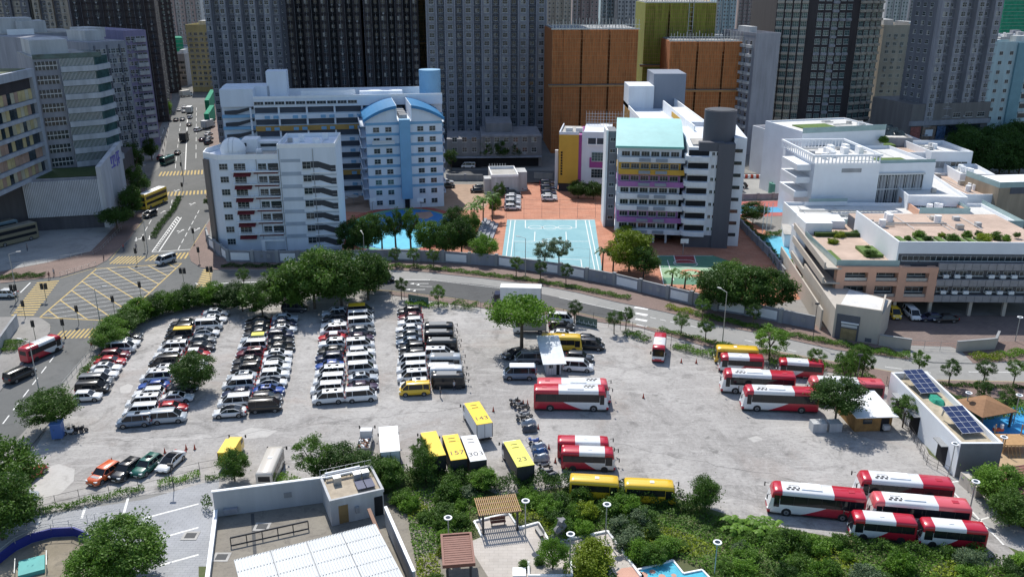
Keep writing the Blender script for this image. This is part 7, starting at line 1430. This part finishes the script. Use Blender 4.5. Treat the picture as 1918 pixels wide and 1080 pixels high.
# traffic lights
def tlight(px, py, label, n=1):
    p = P(px, py); t = thing("traffic_light", label, "traffic light", (p.x, p.y, .02)); MB().tube((0, 0, 0), (0, 0, 3.4), .06, .05, 6).build("pole", mat("yellow_grey_pole", (.30, .28, .2), .6, .1), t)
    for i in range(n): MB().box(-.2 + i * .8 - (n - 1) * .4, .2 + i * .8 - (n - 1) * .4, -.28, -.06, 2.5, 3.6).box(-.3 + i * .8 - (n - 1) * .4, .3 + i * .8 - (n - 1) * .4, -.05, .0, 2.4, 3.7).build("signal_head", blackp, t)
for px, py, n, lab in [(87, 563, 2, "double traffic light on the left zebra island"), (48, 597, 1, "traffic light at the lower end of the left zebra"), (148, 607, 1, "traffic light below the yellow box, left"), (122, 633, 1, "traffic light on the lower zebra island"), (67, 636, 1, "traffic light on the grey pavement corner"), (345, 533, 2, "double traffic light right of the yellow box"), (395, 530, 2, "double traffic light at the right zebra"), (257, 494, 1, "traffic light on the central upper island"), (364, 455, 1, "traffic light at the right kerb above the corner"), (374, 492, 1, "traffic light on the brick corner"), (343, 365, 1, "traffic light at the middle island of the main road"), (341, 325, 1, "traffic light at the far island of the main road"), (215, 588, 1, "traffic light by the bushy trees"), (265, 560, 1, "low signal at the box's right corner"), (272, 470, 1, "signal near the striped median nose"), (30, 566, 2, "double traffic light by the white car at left")]: tlight(px, py, lab, n)
# guard hut and metal roofed hut
def hut(p0, p1, dep, h, label, roofm, wallm, over=.5, slope=.5):
    b = Bld("site_hut", label, "hut", p0, p1); W = b.W; b.box("wall", wallm, (0, W, 0, dep, 0, h)); b.box("roof", roofm).add([(-over, -over * 2, h + .02), (W + over, -over * 2, h + .02), (W + over, dep + over, h + slope), (-over, dep + over, h + slope), (-over, -over * 2, h + .12), (W + over, -over * 2, h + .12), (W + over, dep + over, h + slope + .1), (-over, dep + over, h + slope + .1)], [(4, 5, 6, 7), (0, 3, 2, 1), (0, 1, 5, 4), (1, 2, 6, 5), (3, 0, 4, 7), (2, 3, 7, 6)]); b.box("door", blk, (W * .7, W * .92, -.04, 0, 0, 2)); b.box("window", glass, (W * .2, W * .45, -.04, 0, 1.2, 1.9)); return b
sm = mat("corrugated_steel", (.60, .64, .67), .45, .12, 1.2, metal=.0, streak=True); b = hut((1023, 702), (1050, 701), 7.5, 2.4, "metal guard hut with a broad pale lean-to roof in the car park", sm, sm, .7, .9); b.box("rib", steel, *[(q * .4, q * .4 + .06, -.05, 0, 0, 2.4) for q in range(int(b.W / .4))]); b.done()
b = hut((1600, 808), (1668, 806), 6.5, 2.5, "rusty hut with a white metal roof beside the solar building", whitec, mat("rusty_ochre", (.30, .17, .06), .85, .3, 1), .4, .3); b.box("white_tank", wt, (-6, -4, 0, 1.5, 0, 1.4), (-3.6, -1.8, 0, 1.5, 0, 1.3)); b.box("ac_unit", wt, (b.W - 1.3, b.W - .4, -.6, -.05, .4, 1.1)); b.done()
b = Bld("parts_shelf", "red topped container behind the white roofed hut", "container", (1612, 745), (1640, 744)); b.box("container_body", grey, (0, b.W, 0, 2.4, 0, 2.2)); b.box("container_top", mat("faded_red_sheet", (.5, .10, .10), .6, .15), (-.1, b.W + .1, -.1, 2.5, 2.2, 2.3)); b.done()
# solar building
pa, pb = P(1660, 752), P(1787, 893); d = (pb - pa); L = d.length; hh = ZT(pb.y, 820); t = thing("solar_building", "long white single storey building with two solar arrays on its roof", "building", tuple(pa), math.atan2(d.y, d.x)); dd = 5.4
hh = 4.9; MB().box(0, L, 0, dd, 0, hh - .9).build("wall", ws3, t); MB().box(0, L, 0, .3, hh - .9, hh).box(0, L, dd - .3, dd, hh - .9, hh).box(0, .3, .3, dd - .3, hh - .9, hh).box(L - .3, L, .3, dd - .3, hh - .9, hh).build("parapet", ws3, t); MB().box(.3, L - .3, .3, dd - .3, hh - .9, hh - .84).build("roof", mat("sandy_roof", (.44, .38, .28), .85, .25, .8), t); MB().box(L, L + .06, 0.05, dd, 0, hh - .05).build("end_wall", mat("dark_end_wall", (.19, .20, .22), .8, .12), t)
for x in (3, 8, 16, 20.5): 
    if x + 2 < L: MB().box(x, x + 2.4, -.1, 0, .1, 2.8).build("door_opening", blk, t); MB().box(x, x + 2.4, -.9, 0, 2.9, 3.0).build("canopy", grey, t)
cell = mat("solar_cells", (.018, .032, .10), .35, .15, 2)
for i, x in enumerate((L * .07, L * .62)):
    M = Matrix.Translation((x, .9 + i * .2, hh + .75)) @ Matrix.Rotation(.12, 4, 'Z') @ Matrix.Rotation(.24, 4, 'Y'); mb = MB(); M = M @ Matrix.Scale(.84, 4); mb.box(0, 6.2, 0, 3.6, 0.3, .38, 0, M); o = mb.build("solar_array", cell, t); MB().box(.3, .5, .3, .5, -1.2, .3, 0, M).box(.3, .5, 3, 3.2, -1.2, .3, 0, M).box(5.6, 5.8, .3, .5, -.3, .3, 0, M).build("array_leg", steel, t)
    g_ = MB(); [g_.box(q * 1.24 - .018, q * 1.24 + .018, 0, 3.6, .385, .395, 0, M) for q in range(6)]; [g_.box(0, 6.2, q * 1.2 - .018, q * 1.2 + .018, .396, .405, 0, M) for q in range(4)]; g_.build("array_frame", whitec, o)
c_ = MB(); rdd = random.Random(2); loft(c_, [[(x, -.9 * w, 0), (x, -.6 * w, z), (x, .6 * w, z * .8), (x, .9 * w, 0)] for x, w, z in [(-1.8, .3, .1), (-1, .8, .5), (0, 1.1, .4), (1, .9, .6), (1.8, .3, .1)]], smooth=False); c_.build("green_net_heap", mat("green_net", (.03, .30, .2), .9, .3, 3), t, (L * .36, dd * .62, hh - .84))
# pavilions
def pavil(px, py, w, l, h, rz, label, rm, kind='slat'):
    p = P(px, py); t = thing("pergola", label, "pergola", (p.x, p.y, .02), rz)
    for x in (-w / 2 + .5, w / 2 - .5):
        for y in (-l / 2 + .4, l / 2 - .4): MB().box(x - .12, x + .12, y - .12, y + .12, 0, h).build("post", dark, t)
    r = MB(); bt = MB()
    if kind == 'slat':
        n = int(w / .22); [r.box(-w / 2 + i * w / n, -w / 2 + i * w / n + .11, -l / 2, l / 2, h + .12, h + .24) for i in range(n)]; [bt.box(-w / 2, w / 2, y - .08, y + .08, h - .04, h + .118) for y in (-l / 2 + .3, -l / 6, l / 6, l / 2 - .3)]
    elif kind == 'box':
        n = 13; [r.box(-w / 2 + .25, w / 2 - .25, -l / 2 + .25 + i * (l - .5) / n, -l / 2 + .25 + i * (l - .5) / n + .3, h, h + .2) for i in range(n)]; bt.box(-w / 2, -w / 2 + .24, -l / 2, l / 2, h - .05, h + .35).box(w / 2 - .24, w / 2, -l / 2, l / 2, h - .05, h + .35).box(-w / 2 + .24, w / 2 - .24, -l / 2, -l / 2 + .24, h - .05, h + .35).box(-w / 2 + .24, w / 2 - .24, l / 2 - .24, l / 2, h - .05, h + .35)
    else:
        v = [(-w / 2, -l / 2, h), (w / 2, -l / 2, h), (w / 2, l / 2, h), (-w / 2, l / 2, h), (0, 0, h + 1.0)]; r.add(v, [(0, 1, 4), (1, 2, 4), (2, 3, 4), (3, 0, 4), (3, 2, 1, 0)]); bt.box(-w / 2 + .1, w / 2 - .1, -l / 2 + .1, l / 2 - .1, h - .2, h - .01)
    r.build("roof_slats" if kind != 'pyr' else "roof", rm, t); bt.build("beam", dark if kind != 'box' else rm, t); return t
wood = mat("honey_wood", (.42, .25, .11), .7, .15, 2); redw = mat("red_brown_wood", (.22, .095, .07), .6, .12, 2)
pavil(933, 983, 5.0, 3.6, 2.6, .2, "pergola with honey coloured slats on the terrace", wood); pavil(858, 1072, 3.4, 5.4, 2.8, .12, "red brown framed pergola at the bottom of the terrace", redw, 'box'); pavil(1838, 790, 6.2, 5.5, 2.6, .3, "brown pyramid roofed pavilion by the blue play floor", mat("brown_roof", (.26, .14, .07), .8, .15, 2), 'pyr')
b = Bld("shelter", "dark red roofed shelter at the right edge above the bright tree", "shelter", P(1868, 925), P(1935, 975)); b.box("roof", redw, (-1, b.W + 3, -1, 5, 2.8, 3.0)); b.box("roof_rib", mat("red_brown_light", (.3, .15, .12), .6, .1), *[(-1 + q * .6, -.9 + q * .6, -1, 5, 3.0, 3.08) for q in range(int((b.W + 4) / .6))]); b.box("post", redw, *[(x, x + .25, y, y + .25, 0, 2.8) for x in (0, 3.5, 7, 10) for y in (0, 4)]); b.done()
def bench(p, rz, label, m=redw):
    t = thing("bench", label, "bench", (p.x, p.y, .02), rz); MB().box(-.9, .9, -.25, .25, .4, .46).build("seat", m, t); MB().box(-.9, .9, .22, .28, .5, .95).build("backrest", m, t); [MB().box(x, x + .08, -.2, .2, 0, .4).build("leg", dark, t) for x in (-.8, .72)]
bench(P(933, 982), .2, "brown bench under the honey coloured pergola"); bench(P(1010, 1000), -1.2, "pale bench right of the disc lamp on the terrace", conc)
t = thing("garden_rock", "tall grey ornamental rock beside the terrace", "rock", P(1043, 1008)); rdd = random.Random(9); mb = MB(); S = []
for k in range(7): q = k / 6; r = .85 * (1 - .55 * q) + rdd.uniform(-.12, .15); S.append([((r + rdd.uniform(-.4, .35)) * math.cos(a * .785) + q * .5, (r + rdd.uniform(-.3, .3)) * math.sin(a * .785), q * 2.6) for a in range(8)])
loft(mb, S, smooth=False); mb.build("rock", mat("rock_grey", (.22, .22, .23), .9, .3, 2), t)
t = thing("planter", "low white planter with a small tree on the terrace", "planter", P(1030, 1070)); MB().box(-2.4, 2.4, -1.2, -1.0, 0, .5).box(-2.4, -2.2, -.99, 1.2, 0, .5).box(2.2, 2.4, -.99, 1.2, 0, .5).box(-4, -2.6, -1.2, .2, 0, .45).build("planter_wall", whitec, t)
# play equipment
t = thing("play_structure", "wooden playground climbing structure with an orange slide at the right edge", "play structure", P(1893, 840)); MB().box(-2, 2, -1.5, 1.5, 1.3, 1.45).build("deck", wood, t); MB().cyl(-1.8, -1.3, 0, 3, .08).cyl(1.8, -1.3, 0, 3, .08).cyl(-1.8, 1.3, 0, 3, .08).cyl(1.8, 1.3, 0, 3, .08).build("post", wood, t)
mb = MB(); [mb.tube((2 + q * .45, -1 - q * .25, 1.5 - q * .32), (2.45 + q * .45, -1.25 - q * .25, 1.18 - q * .32), .45, n=10) for q in range(4)]; mb.build("slide", mat("orange_plastic", (.75, .16, .02), .35, .03), t); mb = MB(); [mb.tube((x, -2.5, 0), (x, -1.5, 1.4), .05, n=5) for x in (-1.5, -1, -.5, 0)]; mb.tube((-1.6, -2.2, .4), (.1, -2.2, .4), .05, n=5); mb.build("ladder", wood, t); ring_ = MB(); [ring_.tube((-3 + .5 * math.cos(a * .5236), -1.5, .7 + .5 * math.sin(a * .5236)), (-3 + .5 * math.cos((a + 1) * .5236), -1.5, .7 + .5 * math.sin((a + 1) * .5236)), .1, n=6) for a in range(12)]; ring_.build("tyre_ring", tyre, t)
t = thing("spring_rider", "small orange and white spring rider on the blue play floor", "play equipment", P(1868, 812)); MB().box(-.7, .7, -.2, .2, .5, .9).build("rider_body", mat("coral_plastic", (.6, .12, .06), .4, 0), t); MB().box(.3, .6, -.2, .2, .9, 1.5).box(-.6, -.4, -.25, .25, .9, 1.2).build("rider_head", whitec, t); MB().cyl(0, 0, 0, .5, .15).build("spring", steel, t)
# white cabinets right, blue toilet, misc
b = Bld("utility_cabinet", "pale beige utility cabinets beside the right path", "cabinet", P(1795, 905), P(1826, 932)); b.box("cabinet_body", mat("cabinet_beige", (.52, .48, .42), .6, .06), (0, b.W * .55, 0, 1, 0, 1.7), (b.W * .56, b.W, 0, 1, 0, 1.5)); b.box("vent", grey, (.3, .7, -.03, 0, .9, 1.2), (b.W * .7, b.W * .8, -.03, 0, .8, 1.1)); b.done()
b = Bld("portable_toilet", "blue portable cabin under the round tree at the left road", "cabin", P(98, 826), P(118, 824)); b.box("cabin_wall", mat("cabin_blue", (.06, .14, .38), .5, .1), (0, b.W, 0, 1.6, .3, 2.4)); b.box("cabin_roof", mat("cabin_blue_light", (.10, .20, .45), .5, .1), (-.1, b.W + .1, -.1, 1.7, 2.4, 2.55)); b.box("leg", grey, (.1, .3, .1, .3, 0, .3), (b.W - .3, b.W - .1, .1, .3, 0, .3)); b.done()
b = Bld("waste_container", "red bin container at the bottom left by the tree", "container", P(50, 905), P(72, 900)); b.box("container_body", mat("bin_red", (.5, .03, .03), .5, .1), (0, b.W, 0, 1.6, 0, 1.5)); b.box("lid", mat("bin_red_lid", (.6, .06, .05), .4, .05), (-.05, b.W + .05, -.05, 1.65, 1.5, 1.6)); b.done() if False else None
if not False:
    for (part, mn), (mb, m) in b.parts.items(): pass
    bpy.data.objects.remove(b.t)
b = Bld("covered_car", "grey sheeted small trailer by the left tree", "trailer", P(38, 945), P(72, 938)); b.box("sheet", tarp_s).add([(0, 0, .2), (b.W, 0, .2), (b.W, 2, .2), (0, 2, .2), (.4, .4, 1.1), (b.W - .8, .4, .9), (b.W - .8, 1.6, .9), (.4, 1.6, 1.1)], [(0, 1, 5, 4), (1, 2, 6, 5), (2, 3, 7, 6), (3, 0, 4, 7), (4, 5, 6, 7)]); b.done()
# graffiti sheet panels on fence
for (a, c, lab) in [((765, 567), (803, 573), "dusty green hoarding sheet with pale scribbles at the car park top"), ((1078, 606), (1118, 615), "grey hoarding sheet with pale scribbles above the black SUV")]:
    b = Bld("hoarding_sheet", lab, "hoarding", a, c); b.box("sheet", mat("hoarding_green", (.12, .17, .14), .8, .3, 2), (0, b.W, 0, .05, 0, 1.8)); s_ = b.box("scribble", whitec); rdd = random.Random(a[0])
    for q in range(9): x = b.W * q / 9 + .2; s_.box(x, x + .35, -.03, 0, .5, .6); s_.box(x, x + .07, -.03, 0, .6 if q % 2 else .3, 1.1 if q % 2 else .5)
    b.done()
# white compound bottom-left
t0 = P(402, 975); cz = 3.4
pa = P(404, 968); pb = P(612, 940); d = pb - pa; an = math.atan2(d.y, d.x); Wc = d.length
t = thing("compound_wall", "white wall around the concrete yard and the ribbed white roof", "wall", tuple(pa), an)
MB().box(0, Wc, 0, .25, 0, cz).build("back_wall", mat("compound_white", (.46, .48, .50), .7, .12, .3, streak=True), t); MB().box(-.1, Wc + .1, -.08, .33, cz, cz + .12).build("coping", whitec, t); MB().box(0, .25, -26, 0, 0, .9).box(-.1, .35, -26, 0, .9, 1.02).build("side_wall", whitec, t); MB().box(1.0, 2.6, -.5, -.02, .5, 1.1).build("vent_box", gy2, t); MB().box(Wc * .62, Wc * .69, -.06, 0, 1.4, 2.1).build("sign_plate", grey, t)
struct("compound_yard", MB().sheet([V2(pa + Matrix.Rotation(an, 3, 'Z') @ Vector(q)) for q in [(.25, -.01, 0), (Wc + 13, -.01, 0), (Wc + 18, -30, 0), (.25, -30, 0)]], .032), patchy("stained_concrete", [(.22, .20, .17), (.27, .25, .21), (.12, .11, .10)], (.15, .5)))
struct("compound_drain", MB().sheet([V2(pa + Matrix.Rotation(an, 3, 'Z') @ Vector(q)) for q in [(Wc * .31, -.3, 0), (Wc * .34, -.3, 0), (Wc * .40, -12, 0), (Wc * .37, -12, 0)]], .038), asph)
# manholes
for (px, py, lab) in [(491, 986, "square framed manhole in the concrete yard"), (415, 1043, "square framed pit by the yard's left wall"), (357, 1003, "square framed manhole in the grey plaza")]:
    p = P(px, py); m_ = thing("manhole", lab, "manhole", (p.x, p.y, .045)); MB().box(-.9, .9, -.8, .8, 0, .02).build("frame", conc, m_); MB().box(-.6, .6, -.5, .5, .02, .03).build("cover", asph, m_)
pc = P(433, 1022); pd = P(578, 990); t = thing("railing", "long dark railing across the concrete yard", "railing", tuple(pc), math.atan2(pd.y - pc.y, pd.x - pc.x)); Lr = (pd - pc).length; r = MB().tube((0, 0, 1.1), (Lr, 0, 1.1), .12, n=6).tube((0, 0, .1), (Lr, 0, .1), .07, n=6); r.build("rail", dark, t); [MB().cyl(Lr * q / 5, 0, 0, 1.1, .06, 6).build("post", dark, t) for q in range(6)]
# room building on the compound
pa = P(622, 985); pb = P(720, 962); d = pb - pa; an = math.atan2(d.y, d.x); Wr = d.length; t = thing("plant_room", "flat roofed white plant room with solar collectors on the roof", "building", tuple(pa), an); hr = 3.1; dr = 5.6
MB().box(0, Wr, 0, dr, 0, hr).build("wall", wt, t); MB().box(.2, Wr - .2, .2, dr - .2, hr, hr + .05).build("roof", mat("buff_roof", (.40, .34, .26), .85, .2, 1), t); MB().box(-.1, Wr + .1, -.1, .19, hr, hr + .4).box(-.1, .19, .19, dr, hr, hr + .4).box(Wr - .19, Wr + .1, .19, dr, hr, hr + .4).box(.19, Wr - .19, dr - .2, dr + .1, hr, hr + .5).build("parapet", wt, t); MB().box(.9, 2.0, -.05, 0, .1, 2.5).build("door", mat("ochre_door", (.28, .19, .08), .6, .2), t); MB().box(Wr * .82, Wr * .98, -.06, 0, 0, 2.6).build("alcove", blk, t); MB().box(Wr * .45, Wr * .52, -.4, 0, 1.2, 2.0).build("meter_box", grey, t)
for x in (Wr * .56, Wr * .72): MB().box(x, x + 1.1, 1.0, 3.0, hr + .3, hr + .38).build("solar_collector", cell, t); MB().box(x + .1, x + 1.0, 3.3, 4.2, hr + .05, hr + 1.0).build("water_tank", steel, t)
MB().box(1.2, 2.1, 3.4, 4.2, hr + .05, hr + 1.0).build("ac_unit", steel, t); MB().box(.5, Wr - 1.5, 4.6, 4.9, hr + .5, hr + .7).box(.5, Wr - 1.5, 5.0, 5.2, hr + .8, hr + 1.0).build("duct", whitec, t); mb = MB(); [mb.cyl(Wr * q / 8, dr, hr, hr + 1.2, .03, 5) for q in range(9)]; mb.tube((0, dr, hr + 1.2), (Wr, dr, hr + 1.2), .03, n=5); mb.build("roof_rail", steel, t)
# ribbed white roof shed
A_, B_ = P(438, 1048, 3.0), P(703, 980, 3.0); d = B_ - A_; an = math.atan2(d.y, d.x); Ws = d.length; t = thing("shed", "shed with a big white ribbed sheet roof at the bottom edge", "shed", (A_.x, A_.y, 0), an); Ls = 26
MB().box(0, Ws, -Ls, 0, 2.9, 3.0).build("roof", mat("white_sheet_roof", (.50, .53, .55), .5, .08, .6, streak=True), t); rb = MB(); n = int(Ws / .32); [rb.box(i * Ws / n, i * Ws / n + .07, -Ls, 0, 3.0, 3.05) for i in range(n)]; rb.build("roof_rib", mat("rib_white", (.45, .48, .50), .5, .05), t); sc_ = MB(); [[sc_.box(i * Ws / n + .08, i * Ws / n + .18, -j * 2.1 - .12, -j * 2.1, 3.051, 3.07) for i in range(n)] for j in range(7)]; [sc_.box(Ws * q / 4 - .1, Ws * q / 4 - .02, -Ls, 0, 3.07, 3.08) for q in (1, 2, 3)]; sc_.build("roof_bolt", grey, t); MB().box(.3, Ws - .3, -Ls, -.4, 0, 2.88).build("wall", dkw, t)
t = thing("compound_wall", "white outer wall with a brown rail right of the ribbed roof shed", "wall", tuple(P(722, 985)), math.atan2((P(775, 1110) - P(722, 985)).y, (P(775, 1110) - P(722, 985)).x)); Lq = (P(775, 1110) - P(722, 985)).length; MB().box(0, Lq, 0, .25, 0, 2.6).build("wall_face", wt, t); MB().box(0, Lq, -.05, .3, 2.6, 2.7).build("coping", whitec, t); MB().box(0, Lq, -2.0, -1.6, 2.7, 2.9).build("brown_beam", mat("brown_beam", (.22, .12, .08), .7, .1), t)
# blue curved wall + turquoise basin
t = thing("curved_wall", "blue topped curved wall around the sunken yard at the bottom left", "wall"); pts = [(-10, 1062), (30, 1030), (60, 1015), (100, 1004), (140, 1002), (165, 1012), (180, 1030)]; wb, cb, rr = MB(), MB(), MB()
for i in range(len(pts) - 1):
    a, c = P(*pts[i]), P(*pts[i + 1]); L_ = (c - a).length; M = Matrix.Translation(a) @ Matrix.Rotation(math.atan2(c.y - a.y, c.x - a.x), 4, 'Z'); wb.box(0, L_, -.1, .1, 0, 1.1 + .001 * i, 0, M); rr.tube(M @ Vector((0, -.2, 1.7)), M @ Vector((L_, -.2, 1.7)), .04, n=5); rr.tube(M @ Vector((0, -.2, 1.0)), M @ Vector((0, -.2, 1.7)), .04, n=5)
wb.build("wall_face", mat("ultramarine_wall", (.02, .03, .22), .6, .1), t); rr.build("handrail", steel, t)
struct("sunken_yard", MB().sheet(PL([(-20, 1062), (30, 1032), (60, 1017), (100, 1006), (140, 1004), (165, 1014), (180, 1032), (165, 1200), (-20, 1200)]), .034), patchy("dirty_floor", [(.22, .19, .14), (.3, .26, .2), (.12, .11, .09)], (.2, .5)))
b = Bld("basin", "turquoise topped basin with a steel rail at the bottom left", "basin", P(35, 1085), P(85, 1072)); b.box("basin_body", mat("turquoise_paint", (.08, .36, .34), .6, .1), (0, b.W, 0, 2.8, 0, .5)); b.box("handrail", steel, (-.3, -.22, 0, 2.8, .9, .98), (b.W + .2, b.W + .28, 0, 2.8, .9, .98), (b.W + .2, b.W + .28, 0, .08, 0, .9), (b.W + .2, b.W + .28, 2.7, 2.78, 0, .9), (-.3, -.22, 2.7, 2.78, 0, .9)); b.done()
fence([(0, 1012), (60, 1002), (130, 988), (226, 966)], 1.1, "steel railing with white kerb beside the grey plaza", 2.6, steel)
# bleachers, basketball hoops, umbrellas, flag poles
b = Bld("bleachers", "curved grey stepped seats left of the pale blue court", "bleachers", P(918, 462), P(934, 420)); [b.box("step", gy2, (0, b.W, q * 1.0, q * 1.0 + 1, 0, .4 + .4 * q)) for q in range(4)]; b.done()
def hoop(px, py, lab, rz=0.):
    t = thing("basketball_hoop", lab, "basketball hoop", P(px, py), rz); MB().cyl(0, 0, 0, 3.0, .09, 6).tube((0, 0, 3), (0, -1.0, 3.2), .06, n=6).build("post", steel, t); MB().box(-.9, .9, -1.06, -1.0, 2.9, 4.0).build("backboard", whitec, t); r = MB(); [r.tube((.23 * math.cos(a * .785), -1.3 + .23 * math.sin(a * .785), 3.05), (.23 * math.cos((a + 1) * .785), -1.3 + .23 * math.sin((a + 1) * .785), 3.05), .02, n=4) for a in range(8)]; r.build("rim", MATS["cone_red"], t)
hoop(1279, 476, "basketball hoop at the maroon key of the green court"); hoop(789, 396, "basketball hoop at the peach corner of the oval playground"); hoop(698, 396, "basketball hoop by the gabled block's left corner", .4)
for px, py, lab in [(643, 385, "pale parasol in the shaded school courtyard, left"), (663, 382, "pale parasol in the shaded school courtyard, right")]:
    t = thing("parasol", lab, "parasol", P(px, py)); MB().cyl(0, 0, 0, 2.4, .05, 6).build("pole", steel, t); MB().tube((0, 0, 2.2), (0, 0, 2.8), 1.6, .05, 12).build("canopy", conc, t)
for i, px in enumerate((1427, 1434, 1442)):
    t = thing("flag_pole", "white flag pole beside the bright blue court, %s" % ("left", "middle", "right")[i], "flag pole", P(px, 440)); MB().cyl(0, 0, 0, 8, .07, 6).build("pole", whitec, t); MB().cyl(0, 0, 8, 8.15, .12, 6).build("finial", steel, t)
b = Bld("low_block", "low grey and white pool side block at the bright blue court", "building", (1468, 462), (1500, 464)); b.box("wall", ws3, (0, b.W, 0, 9, 0, 3)); b.box("roof", conc, (-.3, b.W, -.3, 9, 3, 3.2)); b.done()
# people
def person_mesh(pose=0):
    m = bpy.data.meshes.new("body"); J = [(0, 0, .95), (0, 0, 1.2), (0, .0, 1.42), (0, .01, 1.52), (0, .02, 1.66), (.1, 0, .9), (.13, -.06, .5), (.14, .06 if pose else 0, .06), (.14, -.1, .03), (-.1, 0, .9), (-.13, .08, .5), (-.14, .12, .06), (-.14, 0, .03), (.2, 0, 1.4), (.27, 0, 1.12), (.27, -.14, .88), (-.2, 0, 1.4), (-.27, 0, 1.12), (-.26, -.14, .88)]
    E = [(0, 1), (1, 2), (2, 3), (3, 4), (0, 5), (5, 6), (6, 7), (7, 8), (0, 9), (9, 10), (10, 11), (11, 12), (2, 13), (13, 14), (14, 15), (2, 16), (16, 17), (17, 18)]; Rr = [.14, .13, .15, .06, .11, .09, .065, .045, .04, .09, .065, .045, .04, .06, .045, .035, .06, .045, .035]
    m.from_pydata(J, E, []); o = bpy.data.objects.new("body", m); COL.objects.link(o); md = o.modifiers.new("Skin", 'SKIN')
    if not m.skin_vertices: return None, o
    for i, r in enumerate(Rr): m.skin_vertices[0].data[i].radius = (r, r * .8)
    m.skin_vertices[0].data[0].use_root = True; sb = o.modifiers.new("S", 'SUBSURF'); sb.levels = sb.render_levels = 1
    dg_ = bpy.context.evaluated_depsgraph_get(); me = bpy.data.meshes.new_from_object(o.evaluated_get(dg_)); bpy.data.objects.remove(o)
    sk_ = mat("skin", (.45, .27, .19), .6, 0); me.materials.clear()
    for q in (sk_, objcol("shirt_cloth", .8, 0), mat("trousers", (.05, .055, .08), .8, 0)): me.materials.append(q)
    for p in me.polygons:
        z = p.center.z; x = abs(p.center.x); p.material_index = 0 if (z > 1.47 or (x > .24 and z < 1.1)) else (2 if z < .93 else 1); p.use_smooth = True
    return me, None
pm_, ob = person_mesh()
if pm_:
    hair = proto(MB().tube((0, .02, 1.66), (0, .02, 1.77), .105, .07, 8), "hair", [blackp])
    for i, (px, py) in enumerate([(303, 300), (306, 288), (309, 275), (305, 268), (312, 262), (314, 250), (308, 243), (317, 238), (320, 228), (398, 300), (256, 470), (232, 470)]):
        p = P(px, py); t = thing('person', 'pedestrian walking on the shaded pavement of the main road', 'person', (p.x, p.y, .12), i, 'pedestrians on the main road pavement'); inst('body', pm_, t, color=[(.5, .5, .5), (.1, .1, .15), (.4, .1, .1)][i % 3]); inst('hair', hair, t)
    for px, py, rz, c, lab in [(195, 487, 2, (.1, .1, .12), "person in dark clothes waiting at the upper zebra"), (93, 523, 1, (.12, .03, .03), "person in a dark red top at the left zebra"), (102, 517, 1.5, (.4, .4, .4), "person in grey beside the one in dark red"), (280, 799, 0, (.6, .6, .6), "person in a white shirt by the grey blue people carrier"), (453, 783, 0, (.2, .2, .22), "person in grey behind the white fastback car"), (851, 731, 1, (.5, .5, .5), "person in a pale shirt below the dark minibuses"), (825, 744, 2, (.1, .1, .1), "person in dark clothes beside the golden yellow van"), (173, 655, 1, (.4, .05, .05), "person in red walking along the lower left road"), (52, 470, 2, (.08, .08, .1), "person walking across the pale lot"), (1320, 600, 1, (.1, .1, .1), "person on the pavement by the dark trees") if False else (967, 710, 1, (.05, .05, .06), "person sitting area figure beside the old blue van"), (957, 707, 0, (.6, .6, .6), "person in white in front of the old blue van")]:
        p = P(px, py); t = thing("person", lab.replace("sitting area figure", "in black standing"), "person", (p.x, p.y, .02), rz); inst("body", pm_, t, color=c); inst("hair", hair, t)
